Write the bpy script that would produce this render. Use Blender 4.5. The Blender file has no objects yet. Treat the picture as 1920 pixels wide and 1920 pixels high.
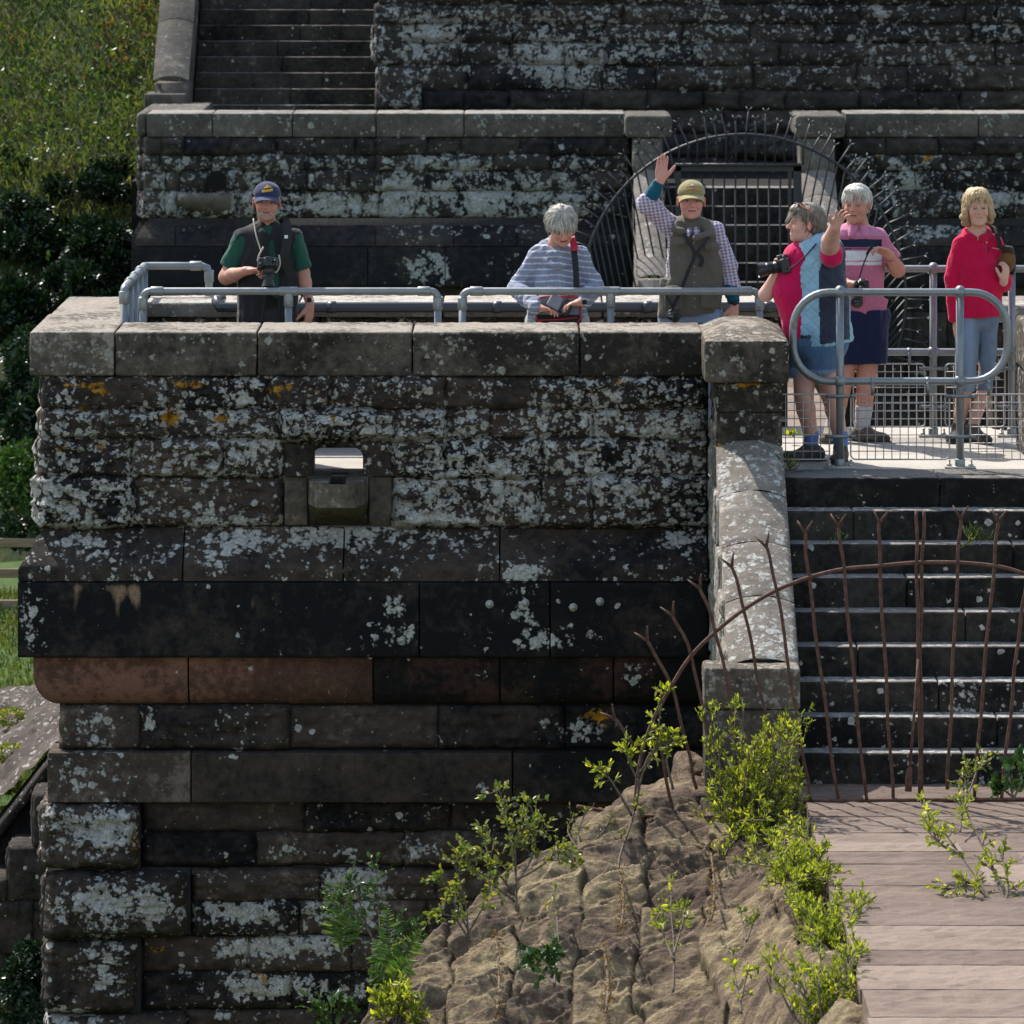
import bpy, math, random
import numpy as np
from mathutils import Vector, Matrix
R = math.radians
SC = bpy.context.scene
COL = SC.collection
# ---------------------------------------------------------------- camera
F, YH, ZC = 10500.0, -260.0, 2.94
cd = bpy.data.cameras.new("camera"); cam = bpy.data.objects.new("camera", cd); COL.objects.link(cam)
cam.location = (0, 0, ZC); cam.rotation_euler = (R(90), 0, 0)
cd.sensor_width = 36; cd.lens = F/1920*36; cd.shift_y = -(960-YH)/1920
cd.clip_start = 0.5; cd.clip_end = 1000
cd.dof.use_dof = True; cd.dof.focus_distance = 34.5; cd.dof.aperture_fstop = 11
SC.camera = cam
# ---------------------------------------------------------------- light
SUN_EL = 50
TOSUN = Vector((-0.60, 0.80, 0)).normalized()*math.cos(R(SUN_EL)) + Vector((0, 0, math.sin(R(SUN_EL))))
w = bpy.data.worlds.new("World"); SC.world = w; w.use_nodes = True
nt = w.node_tree; bg = nt.nodes["Background"]
sky = nt.nodes.new("ShaderNodeTexSky"); sky.sky_type = 'NISHITA'; sky.sun_disc = False
sky.sun_elevation = R(SUN_EL); sky.sun_rotation = math.atan2(TOSUN.x, TOSUN.y)
tint = nt.nodes.new("ShaderNodeMix"); tint.data_type='RGBA'; tint.blend_type='MULTIPLY'; tint.inputs[0].default_value=1.0
tint.inputs[7].default_value=(1.10,1.0,.86,1); nt.links.new(sky.outputs[0], tint.inputs[6]); nt.links.new(tint.outputs[2], bg.inputs[0]); bg.inputs[1].default_value = 0.15
sd = bpy.data.lights.new("sun", 'SUN'); so = bpy.data.objects.new("sun", sd); COL.objects.link(so)
sd.energy = 3.5; sd.angle = R(0.5); sd.color = (1, 0.95, 0.87)
so.rotation_euler = TOSUN.to_track_quat('Z', 'Y').to_euler()
SC.view_settings.view_transform = 'Standard'; SC.view_settings.look = 'None'
SC.view_settings.exposure = 1.12; SC.view_settings.gamma = 1
SC.render.engine = 'CYCLES'

# ---------------------------------------------------------------- helpers
def P(px, py, Y):
    return np.array([(px-960)*Y/F, Y, ZC-(py-YH)*Y/F])
def PX(px, Y): return (px-960)*Y/F
def PZ(py, Y): return ZC-(py-YH)*Y/F

def tag(o, label=None, cat=None, group=None, kind=None):
    if label: o['label'] = label
    if cat: o['category'] = cat
    if group: o['group'] = group
    if kind: o['kind'] = kind
    return o
def empty(name, loc, label=None, cat=None, group=None):
    o = bpy.data.objects.new(name, None); COL.objects.link(o); o.location = tuple(loc)
    o.empty_display_size = .1
    return tag(o, label, cat, group)

class Acc:
    """collects vertices/faces (world coordinates), builds ONE mesh"""
    def __init__(s): s.V=[]; s.F=[]; s.C=[]; s.n=0; s.mi=[]
    def add(s, V, Fc, C=None, mi=0):
        V=np.asarray(V,float).reshape(-1,3)
        if C is None: C=np.zeros((len(V),4))
        C=np.asarray(C,float)
        if C.ndim==1: C=np.tile(C,(len(V),1))
        s.V.append(V); s.C.append(C)
        if isinstance(Fc,np.ndarray) and len(Fc): s.F.append(Fc+s.n); s.mi.append(np.full(len(Fc),mi))
        elif len(Fc):
            by={}
            for f in Fc: by.setdefault(len(f),[]).append(f)
            for k in by: s.F.append(np.array(by[k])+s.n); s.mi.append(np.full(len(by[k]),mi))
        s.n+=len(V)
    def tube(s, pts, r, n=8, C=None, caps=True, mi=0):
        pts=np.asarray(pts,float); m=len(pts)
        r=np.broadcast_to(np.asarray(r,float),(m,))
        T=np.gradient(pts,axis=0); T/= (np.linalg.norm(T,axis=1,keepdims=True)+1e-12)
        up=np.array([0,0,1.]) if abs(T[0,2])<.9 else np.array([1.,0,0])
        a=np.cross(T[0],up); a/=np.linalg.norm(a); V=[]
        for i in range(m):
            a=a-T[i]*np.dot(a,T[i]); a/=np.linalg.norm(a)+1e-12; b=np.cross(T[i],a)
            th=np.arange(n)*2*np.pi/n
            V.append(pts[i]+r[i]*(np.outer(np.cos(th),a)+np.outer(np.sin(th),b)))
        V=np.concatenate(V); i,j=np.meshgrid(np.arange(m-1),np.arange(n),indexing='ij')
        i=i.ravel(); j=j.ravel(); k=(j+1)%n
        Fq=np.stack([i*n+j,i*n+k,(i+1)*n+k,(i+1)*n+j],1)
        Fl=[tuple(f) for f in Fq]
        if caps: Fl+= [tuple(range(n))[::-1], tuple(range((m-1)*n,m*n))]
        s.add(V,Fl,C,mi)
    def box(s, lo, hi, C=None, mi=0, r=0.0):
        lo=np.array(lo,float); hi=np.array(hi,float)
        if r>0: rockbox(s,lo,hi,0,r,1.0,C if C is not None else None,mi=mi); return
        V=np.array([[x,y,z] for x in (lo[0],hi[0]) for y in (lo[1],hi[1]) for z in (lo[2],hi[2])])
        s.add(V,[(0,1,3,2),(4,6,7,5),(0,4,5,1),(2,3,7,6),(0,2,6,4),(1,5,7,3)],C,mi)
    def obox(s, c, ax, half, C=None, mi=0):
        """oriented box; ax = 3x3 rows axes"""
        c=np.array(c,float); ax=np.array(ax,float)
        V=np.array([c+sx*half[0]*ax[0]+sy*half[1]*ax[1]+sz*half[2]*ax[2] for sx in (-1,1) for sy in (-1,1) for sz in (-1,1)])
        s.add(V,[(0,1,3,2),(4,6,7,5),(0,4,5,1),(2,3,7,6),(0,2,6,4),(1,5,7,3)],C,mi)
    def ball(s,c,r,n=12,C=None,sc=(1,1,1)):
        m=n//2+1; ph=np.linspace(0,np.pi,m+1); th=np.arange(n)*2*np.pi/n
        p,t=np.meshgrid(ph,th,indexing='ij')
        V=np.stack([np.sin(p)*np.cos(t)*sc[0],np.sin(p)*np.sin(t)*sc[1],np.cos(p)*sc[2]],-1).reshape(-1,3)*r+np.asarray(c)
        i,j=np.meshgrid(np.arange(m),np.arange(n),indexing='ij'); i=i.ravel(); j=j.ravel(); k=(j+1)%n
        s.add(V,np.stack([i*n+j,(i+1)*n+j,(i+1)*n+k,i*n+k],1),C)
    def lathe(s,c,prof,n=16,axis=2,C=None):
        """prof: (r,h) pairs about an axis through c"""
        prof=np.array(prof,float); th=np.arange(n)*2*np.pi/n; V=[]
        for r,h in prof:
            a=r*np.cos(th); b=r*np.sin(th); hh=np.full(n,h)
            V.append(np.stack({2:[a,b,hh],1:[a,hh,b],0:[hh,a,b]}[axis],1))
        V=np.concatenate(V)+np.asarray(c); m=len(prof)
        i,j=np.meshgrid(np.arange(m-1),np.arange(n),indexing='ij'); i=i.ravel(); j=j.ravel(); k=(j+1)%n
        Fl=[tuple(f) for f in np.stack([i*n+j,i*n+k,(i+1)*n+k,(i+1)*n+j],1)]
        Fl+=[tuple(range(n))[::-1],tuple(range((m-1)*n,m*n))]
        s.add(V,Fl,C)
    def build(s,name,mat,parent=None,smooth=True,recalc=False):
        V=np.concatenate(s.V); C=np.concatenate(s.C)
        base=np.zeros(3)
        if parent is not None:
            q=parent
            while q is not None: base+=np.array(q.location); q=q.parent
        me=bpy.data.meshes.new(name); V=V-base
        me.vertices.add(len(V)); me.vertices.foreach_set("co",V.astype(np.float32).ravel())
        tot=np.concatenate([np.full(len(f),f.shape[1]) for f in s.F]); 
        li=np.concatenate([f.ravel() for f in s.F])
        me.loops.add(len(li)); me.loops.foreach_set("vertex_index",li.astype(np.int32))
        me.polygons.add(len(tot)); st=np.concatenate([[0],np.cumsum(tot)[:-1]])
        me.polygons.foreach_set("loop_start",st.astype(np.int32))
        me.polygons.foreach_set("loop_total",tot.astype(np.int32))
        me.polygons.foreach_set("material_index",np.concatenate(s.mi).astype(np.int32))
        me.polygons.foreach_set("use_smooth",np.full(len(tot),smooth))
        me.update(calc_edges=True); me.validate()
        at=me.color_attributes.new("A",'FLOAT_COLOR','POINT'); at.data.foreach_set("color",C.astype(np.float32).ravel())
        if recalc:
            import bmesh
            b=bmesh.new(); b.from_mesh(me); bmesh.ops.recalc_face_normals(b,faces=b.faces); b.to_mesh(me); b.free()
        for m in (mat if isinstance(mat,(list,tuple)) else [mat]): me.materials.append(m)
        o=bpy.data.objects.new(name,me); COL.objects.link(o)
        if parent is not None: o.parent=parent
        return o
def sharp(o,ang=35):
    try: o.data.set_sharp_from_angle(angle=R(ang))
    except Exception: pass
    return o

# -- numpy value noise
def _h(ix,iy,iz,seed):
    n=(ix*374761393+iy*668265263+iz*1442695041+seed*974634777)&0xffffffff
    n=((n^(n>>13))*1274126177)&0xffffffff
    n=n^(n>>16)
    return (n&0xffff)/32767.5-1
def vnoise(p,seed=0):
    p=np.asarray(p,float); i=np.floor(p).astype(np.int64); f=p-i; u=f*f*(3-2*f)
    r=0
    for dx in (0,1):
        for dy in (0,1):
            for dz in (0,1):
                wgt=(u[...,0] if dx else 1-u[...,0])*(u[...,1] if dy else 1-u[...,1])*(u[...,2] if dz else 1-u[...,2])
                r=r+wgt*_h(i[...,0]+dx,i[...,1]+dy,i[...,2]+dz,seed)
    return r
def fbm(p,sc=1.0,octv=4,seed=0,gain=.5,ridge=False):
    p=np.asarray(p,float)*np.asarray(sc); a=1.; t=0; s=0
    for k in range(octv):
        v=vnoise(p,seed+k*7)
        if ridge: v=1-2*np.abs(v)
        t=t+a*v; s+=a; a*=gain; p=p*2.03+11.3
    return t/s

def axis_grid(lo,hi,r,res):
    L=hi-lo; r=min(r,L*.4)
    n=max(1,int(round((L-2*r)/res)))
    mid=np.linspace(lo+r,hi-r,n+1)
    return np.concatenate([[lo,lo+.3*r],mid,[hi-.3*r,hi]])
def rockbox(acc,lo,hi,bulge,rnd,res,C,seed=0,faces="fltbr",pw=.05,grow=1.0,fine=0.0,mi=0,rough=None,cfn=None,stretch=(1,1,1.7),full='fl'):
    """rounded, displaced stone. faces: f(-y) k(+y) l(-x) r(+x) t(+z) b(-z)"""
    lo=np.array(lo,float); hi=np.array(hi,float)
    rr=np.minimum(rnd,(hi-lo)*.4)
    G=[axis_grid(lo[a],hi[a],rnd,res) for a in range(3)]
    dirs={'f':(1,0),'k':(1,1),'l':(0,0),'r':(0,1),'b':(2,0),'t':(2,1)}
    for fc in faces:
        ax,side=dirs[fc]; u,v=[a for a in range(3) if a!=ax]
        A,B=np.meshgrid(G[u],G[v],indexing='ij'); p=np.zeros(A.shape+(3,))
        p[...,u]=A; p[...,v]=B; p[...,ax]=hi[ax] if side else lo[ax]
        q=np.clip(p,lo+rr,hi-rr); d=p-q; ln=np.linalg.norm(d,axis=-1,keepdims=True)+1e-9; nrm=d/ln
        pp=q+nrm*np.minimum(ln,rr.min() if rnd>0 else ln)
        if rnd<=0: pp=p
        e=np.minimum(np.minimum(A-G[u][0],G[u][-1]-A),np.minimum(B-G[v][0],G[v][-1]-B))
        t=np.clip(e/pw,0,1); pil=np.sqrt(1-(1-t)**2)
        if bulge or fine:
            st=np.array(stretch)
            n1=fbm(p*st,7.0,4,seed); n2=fbm(p*st,11.0,4,seed+91,ridge=True)
            n3=fbm(p,3.2,2,seed+33)
            n4=fbm(p*np.array((1.4,1,3.6)),5.5,3,seed+57,ridge=True); amt=bulge*pil*(.60+.50*n1+.34*n2+.42*n3+.38*n4)
            if fc not in full: amt=amt*.12
            elif fc=='l': amt=amt*.45
            if fine: amt=amt+fine*fbm(p,28.0,3,seed+5)*np.clip(e/.01,.25,1)
            pp=pp+nrm*amt[...,None]
        c=np.zeros(A.shape+(4,))
        c[:]=C if C is not None else 0
        if cfn is not None: c=cfn(p,c)
        n,m=A.shape; i,j=np.meshgrid(np.arange(n-1),np.arange(m-1),indexing='ij'); i=i.ravel(); j=j.ravel()
        Q=np.stack([i*m+j,(i+1)*m+j,(i+1)*m+j+1,i*m+j+1],1)
        # orientation: u x v vs outward
        nn=np.zeros(3); nn[ax]=1 if side else -1
        eu=np.zeros(3); eu[u]=1; ev=np.zeros(3); ev[v]=1
        if np.dot(np.cross(eu,ev),nn)<0: Q=Q[:,::-1]
        acc.add(pp.reshape(-1,3),Q.copy(),c.reshape(-1,4),mi)

# ---------------------------------------------------------------- node helpers
class NT:
    def __init__(s,name):
        s.m=bpy.data.materials.new(name); s.m.use_nodes=True; s.t=s.m.node_tree
        s.b=s.t.nodes["Principled BSDF"]; s.out=s.t.nodes["Material Output"]
        s.tc=s.t.nodes.new("ShaderNodeTexCoord").outputs["Object"]
    def l(s,a,b): s.t.links.new(a,b)
    def _in(s,n,k,v):
        if v is None: return
        if hasattr(v,'node'): s.l(v,n.inputs[k])
        else: n.inputs[k].default_value=v
    def noise(s,scale,detail=6,rough=.6,vec=None,dist=0.0,out=0):
        n=s.t.nodes.new("ShaderNodeTexNoise"); s._in(n,'Vector',vec or s.tc)
        for k,v in (('Scale',scale),('Detail',detail),('Roughness',rough),('Distortion',dist)): s._in(n,k,v)
        return n.outputs[out]
    def vor(s,scale,vec=None,out='Distance',feature='F1',rnd=1.0):
        n=s.t.nodes.new("ShaderNodeTexVoronoi"); n.feature=feature; s._in(n,'Vector',vec or s.tc); s._in(n,'Scale',scale); s._in(n,'Randomness',rnd)
        return n.outputs[out]
    def map(s,vec=None,scale=(1,1,1),loc=(0,0,0),rot=(0,0,0)):
        n=s.t.nodes.new("ShaderNodeMapping"); s._in(n,'Vector',vec or s.tc); s._in(n,'Scale',scale); s._in(n,'Location',loc); s._in(n,'Rotation',rot)
        return n.outputs[0]
    def m1(s,op,a,b=0.0,c=None,clamp=False):
        n=s.t.nodes.new("ShaderNodeMath"); n.operation=op; n.use_clamp=clamp
        s._in(n,0,a); s._in(n,1,b)
        if c is not None: s._in(n,2,c)
        return n.outputs[0]
    def vadd(s,a,b,scale=1.0):
        n=s.t.nodes.new("ShaderNodeVectorMath"); n.operation='MULTIPLY_ADD'; s._in(n,0,b); n.inputs[1].default_value=(scale,)*3; s._in(n,2,a)
        return n.outputs[0]
    def ramp(s,f,stops,interp='LINEAR'):
        n=s.t.nodes.new("ShaderNodeValToRGB"); n.color_ramp.interpolation=interp; e=n.color_ramp.elements
        while len(e)<len(stops): e.new(.5)
        for k,(p,c) in enumerate(stops):
            e[k].position=p; e[k].color=(c[0],c[1],c[2],1) if hasattr(c,'__len__') else (c,c,c,1)
        s._in(n,0,f); return n.outputs[0]
    def mix(s,f,a,b,bt='MIX'):
        n=s.t.nodes.new("ShaderNodeMix"); n.data_type='RGBA'; n.blend_type=bt
        s._in(n,0,f)
        for k,v in ((6,a),(7,b)):
            if not hasattr(v,'node'): v=(v[0],v[1],v[2],1)
            s._in(n,k,v)
        return n.outputs[2]
    def attr(s,name="A"):
        n=s.t.nodes.new("ShaderNodeAttribute"); n.attribute_name=name
        sp=s.t.nodes.new("ShaderNodeSeparateColor"); s.l(n.outputs['Color'],sp.inputs[0])
        return n.outputs['Color'],sp.outputs[0],sp.outputs[1],sp.outputs[2],n.outputs['Alpha']
    def bump(s,h,strength=.5,dist=.01,prev=None):
        n=s.t.nodes.new("ShaderNodeBump"); s._in(n,'Strength',strength); s._in(n,'Distance',dist); s._in(n,'Height',h)
        if prev is not None: s.l(prev,n.inputs['Normal'])
        return n.outputs[0]
    def done(s,col,rough=.9,normal=None,spec=.3,metal=0.0):
        s._in(s.b,'Base Color',col if hasattr(col,'node') else (col[0],col[1],col[2],1)); s._in(s.b,'Roughness',rough)
        s._in(s.b,'Specular IOR Level',spec); s._in(s.b,'Metallic',metal)
        if normal is not None: s.l(normal,s.b.inputs['Normal'])
        return s.m

def stone_mat(name,dark=(.007,.007,.008),mid=(.066,.048,.037),ls=1.0,stain=(.26,.17,.11),lich=((.17,.165,.15),(.50,.485,.45)),bumpd=.012,midb=0.0,streak=True,mott=1.5,moss=(.055,.048,.026)):
    """A: R lichen amount, G orange lichen, B stain, alpha tint (0 dark .. 1 pale)"""
    s=NT(name); col,aR,aG,aB,aT=s.attr()
    big=s.noise(2.3*ls,5,.6); fine=s.noise(60*ls,6,.7); med=s.noise(17*ls,8,.65)
    t=s.m1('ADD',s.m1('MULTIPLY_ADD',big,mott,-mott*.5),aT)
    t=s.m1('ADD',t,s.m1('MULTIPLY_ADD',med,mott*.8,-mott*.4),clamp=True)
    base=s.ramp(t,[(.1,dark),(.45,tuple(.5*(a+b) for a,b in zip(dark,mid))),(.8,mid),(1,tuple(min(1,c*1.9+midb) for c in mid))])
    base=s.mix(s.m1('MULTIPLY',s.m1('SUBTRACT',s.noise(4.1*ls,6,.7),.55,clamp=True),2.2,clamp=True),base,moss)
    # stains
    sv=s.map(scale=(9,9,1.3) if streak else (3,3,3)); sn=s.noise(1.0,6,.65,vec=sv)
    sm=s.m1('MULTIPLY',s.m1('SUBTRACT',s.m1('ADD',sn,s.m1('MULTIPLY',aB,1.25)),.90),5,clamp=True)
    base=s.mix(sm,base,s.mix(fine,tuple(c*.6 for c in stain),stain))
    # grain
    base=s.mix(.5,base,s.ramp(fine,[(.25,.35),(.75,1.5)]),'MULTIPLY')
    # lichen crust
    dv=s.vadd(s.tc,s.noise(30*ls,3,.6,out=1),.035/ls)
    v1=s.vor(16*ls,vec=dv); v2=s.vor(37*ls,vec=dv)
    f1=s.m1('ADD',s.m1('MULTIPLY',s.noise(4.2*ls,6,.62),.40),s.m1('MULTIPLY',s.noise(19*ls,9,.74),.60))
    val=s.m1('ADD',s.m1('MULTIPLY',f1,.78),s.m1('MULTIPLY_ADD',v1,-.26,.15)); val=s.m1('ADD',val,s.m1('MULTIPLY_ADD',v2,-.22,.10))
    aRm=s.m1('MULTIPLY',aR,s.m1('MULTIPLY_ADD',s.noise(1.9*ls,3,.5),1.2,.42)); thr=s.m1('MULTIPLY_ADD',aRm,-.38,.598)
    lm=s.m1('MULTIPLY',s.m1('SUBTRACT',val,thr),17,clamp=True)
    # little round spots
    vn=s.t.nodes.new("ShaderNodeTexVoronoi"); s._in(vn,'Vector',dv); s._in(vn,'Scale',11*ls)
    sp=s.t.nodes.new("ShaderNodeSeparateColor"); s.l(vn.outputs['Color'],sp.inputs[0])
    rad=s.m1('MULTIPLY',s.m1('SUBTRACT',s.m1('ADD',sp.outputs[0],s.m1('MULTIPLY',aR,.3)),.86,clamp=True),1.5)
    spot=s.m1('MULTIPLY',s.m1('SUBTRACT',rad,vn.outputs['Distance']),30,clamp=True)
    spot=s.m1('MULTIPLY',spot,s.m1('MULTIPLY',aR,12,clamp=True))
    lm=s.m1('MAXIMUM',lm,spot)
    lcol=s.ramp(s.m1('ADD',s.m1('MULTIPLY',fine,.6),s.m1('MULTIPLY',med,.4)),[(.32,lich[0]),(.62,lich[1])])
    lcol=s.mix(s.m1('MULTIPLY',s.m1('SUBTRACT',s.noise(9*ls,3,.5),.5,clamp=True),1.6,clamp=True),lcol,(.33,.30,.24))
    lcol=s.mix(.7,lcol,s.ramp(s.vor(26*ls,vec=dv,feature='DISTANCE_TO_EDGE'),[(.0,.45),(.12,1.0)]),'MULTIPLY')
    c=s.mix(lm,base,lcol)
    og=s.m1('MULTIPLY',s.m1('SUBTRACT',s.m1('ADD',s.m1('MULTIPLY',s.noise(11*ls,9,.72,vec=s.map(loc=(5,3,1))),2.0),s.m1('MULTIPLY',aG,.42)),1.30),9,clamp=True)
    og=s.m1('MULTIPLY',og,s.m1('MULTIPLY',aG,6,clamp=True))
    c=s.mix(og,c,s.ramp(med,[(.3,(.16,.075,.008)),(.7,(.42,.20,.015))]))
    h=s.m1('ADD',s.m1('MULTIPLY',med,.8),s.m1('MULTIPLY',lm,.30)); h=s.m1('ADD',h,s.m1('MULTIPLY',fine,.35))
    return s.done(c,.92,s.bump(h,.9,bumpd/ls),spec=.2)
# ---------------------------------------------------------------- stone materials
M_front=stone_mat("weathered_stone",midb=.02)
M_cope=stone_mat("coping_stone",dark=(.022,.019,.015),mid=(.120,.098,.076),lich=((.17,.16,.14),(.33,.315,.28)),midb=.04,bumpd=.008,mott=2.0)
M_copelit=stone_mat("sunlit_coping_stone",dark=(.085,.073,.062),mid=(.19,.165,.14),lich=((.25,.245,.23),(.46,.45,.42)),midb=.04,bumpd=.008)  # coping stone again in paler tones, sunlight put into the colour
M_red=stone_mat("red_torus_stone",dark=(.008,.007,.007),mid=(.095,.045,.032),ls=1.1,bumpd=.006)
M_step=stone_mat("step_stone",dark=(.007,.0065,.006),mid=(.055,.047,.040),midb=.07,bumpd=.007)
M_bg=stone_mat("far_weathered_stone",dark=(.010,.011,.014),mid=(.056,.047,.040),ls=.62,lich=((.15,.155,.15),(.37,.38,.37)),bumpd=.012)
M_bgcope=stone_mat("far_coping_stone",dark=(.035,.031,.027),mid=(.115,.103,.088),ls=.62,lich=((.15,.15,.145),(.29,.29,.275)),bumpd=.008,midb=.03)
M_bgcopelit=stone_mat("far_sunlit_coping_stone",dark=(.12,.105,.092),mid=(.21,.185,.165),ls=.6,lich=((.26,.255,.24),(.42,.41,.39)),midb=.05)  # lit copy of the far coping stone, sun painted in as paleness
def mk_mortar():
    s=NT("dark_mortar"); return s.done(s.ramp(s.noise(25,5,.7),[(.3,(.012,.012,.013)),(.8,(.045,.042,.038))]),.95)
M_mortar=mk_mortar()
def mk_pave():
    s=NT("pale_concrete_paving"); n=s.noise(40,8,.75); b=s.noise(1.7,5,.6)
    c=s.ramp(s.m1('ADD',s.m1('MULTIPLY',n,.5),s.m1('MULTIPLY',b,.5)),[(.3,(.23,.215,.19)),(.55,(.40,.37,.33)),(.75,(.50,.465,.41))])
    return s.done(c,.9,s.bump(n,.5,.006))
M_pave=mk_pave()
def mk_slab():
    s=NT("pink_brown_slab_stone"); col,aR,aG,aB,aT=s.attr()
    st=s.noise(1,8,.7,vec=s.map(scale=(1.6,6,6))); f=s.noise(70,6,.75); b=s.noise(1.3,5,.6)
    c=s.ramp(s.m1('ADD',s.m1('MULTIPLY',st,.6),s.m1('MULTIPLY',s.m1('ADD',aT,b),.28)),[(.3,(.045,.030,.024)),(.48,(.125,.088,.070)),(.72,(.22,.165,.132))])
    c=s.mix(.45,c,s.ramp(f,[(.3,.45),(.7,1.4)]),'MULTIPLY')
    sc=s.noise(1,10,.8,vec=s.map(scale=(4.5,14,14)))
    dk=s.m1('MULTIPLY',s.m1('SUBTRACT',sc,.545),10,clamp=True)
    c=s.mix(s.m1('MULTIPLY',dk,.6),c,(.05,.038,.032))
    return s.done(c,.9,s.bump(s.m1('ADD',f,st),.6,.008))
M_slab=mk_slab()

def gauss(px,py,L):
    r=0
    for x,y,sx,sy,a in L: r=r+a*np.exp(-((px-x)/sx)**2-((py-y)/sy)**2)
    return r
# lichen of the front wall, in metres converted to the plan of the wall (300 px per metre)
LF=[(230,733,60,22,-.35),(530,735,40,20,-.3),(870,735,120,30,-.15),(740,880,20,20,-.1),(230,790,25,20,-.2),(330,790,40,20,-.1),
 (480,930,60,35,-.35),(1220,950,70,25,-.15),(630,1000,210,28,.42),(420,1020,90,22,.3),(150,1015,60,20,.25),(1040,1020,70,30,-.1),(1275,1010,30,22,.5),
 (970,1068,26,16,.9),(1010,1060,22,16,.3),(740,1130,26,30,.6),(735,1185,45,26,.55),(775,1190,20,25,.4),(980,1135,34,42,.6),(990,1200,45,22,.55),(905,1180,28,24,.45),(1075,1185,60,26,.42),(1060,1130,25,20,.3),
 (60,1150,28,55,.45),(75,1200,25,20,.3),(1185,1268,45,28,.42),(910,1260,25,16,.25),(630,1250,30,14,.15),(180,1345,40,30,.4),(200,1400,60,14,.3),(280,1350,12,25,.6),(1100,1368,60,28,.5),(800,1380,18,10,.4),(1020,1350,18,14,.4),
 (165,1450,75,42,.62),(440,1418,28,10,.6),(558,1448,12,12,.6),(300,1480,60,18,.05),(905,1475,25,18,.4),
 (200,1550,60,42,.65),(100,1560,40,50,.25),(180,1680,90,45,.42),(290,1690,28,35,.55),(200,1800,55,55,.62),(110,1900,80,18,.6),
 (545,1595,60,22,.35),(440,1640,60,14,.25),(440,1712,90,22,.62),(660,1650,60,45,.5),(620,1720,70,35,.35),(430,1783,30,18,.55),(560,1780,110,26,.68),(500,1855,110,24,.62),(630,1860,70,26,.62),(420,1905,30,12,.5),(680,1720,60,40,.4),(790,1600,50,20,.45),(640,1600,60,12,.3)]
OF=[(140,722,60,10,.8),(185,730,25,14,1.),(370,722,60,10,.85),(520,733,30,12,.7),(620,775,10,40,.8),(317,788,20,24,1.),(160,765,60,6,.6),(420,788,40,10,.9),(195,838,18,14,.8),(115,838,14,10,.9),(600,1225,1,1,0),
 (80,990,14,6,1.),(1120,1345,40,14,.9),(180,1345,14,10,.5),(255,1575,8,40,.8),(300,1780,25,12,.6),(500,1838,30,8,.5),(560,725,60,8,.6),(70,775,6,12,1.),(800,780,20,10,.5),(1130,715,80,6,.6),(900,725,30,8,.4)]
SF=[(235,1105,30,22,.40),(260,1125,13,45,.36),(225,1140,10,35,.28),(150,1115,12,40,.34),(300,1110,16,22,.36),(475,1125,12,45,.36),(180,1095,70,9,.2),(700,960,50,30,.15),(240,1400,60,30,.05),(520,1360,60,25,.25),(1000,1055,80,6,.1)]
def front_attr(base):
    def fn(p,c):
        px=960+p[...,0]*300; py=(ZC-p[...,2])*300+YH
        py=py-(35-p[...,1])*0
        c=c.copy(); c[...,0]=np.clip(c[...,0]+base+gauss(px,py,LF),0,1); c[...,1]=np.clip(gauss(px,py,OF),0,1); c[...,2]=np.clip(gauss(px,py,SF)*1.0,0,1)
        return c
    return fn
LB=[(450,320,60,30,.2),(620,380,80,28,.3),(560,310,50,20,.3),(330,380,30,20,.3),(740,400,60,40,.2),(790,305,50,12,.4),(870,310,30,14,.4),(740,345,30,20,.4),(830,350,20,20,.4),(790,500,50,40,.65),(830,505,14,35,.5),(900,380,40,25,.3),(980,350,50,25,.2),(940,500,40,40,.35),
 (400,420,60,20,.3),(800,425,50,16,.35),(950,420,60,18,.35),(1750,430,50,24,.7),(1700,330,90,35,.2),(1850,370,60,12,.5),(620,480,120,50,-.3),(480,470,160,40,-.3)]
def bg_attr(base,L=LB):
    def fn(p,c):
        s=F/np.maximum(p[...,1],1); px=960+p[...,0]*s; py=(ZC-p[...,2])*s+YH
        c=c.copy(); c[...,0]=np.clip(c[...,0]+base+gauss(px,py,L),0,1); c[...,1]=np.clip(gauss(px,py,[(1650,296,14,8,.9),(1740,296,16,6,.9),(1790,330,16,6,.8),(1640,370,14,8,.6),(1040,320,30,12,.3)]),0,1)
        c[...,2]=np.clip(gauss(px,py,[(800,450,60,10,.3),(1730,455,30,12,.4)]),0,1)
        return c
    return fn
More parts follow.
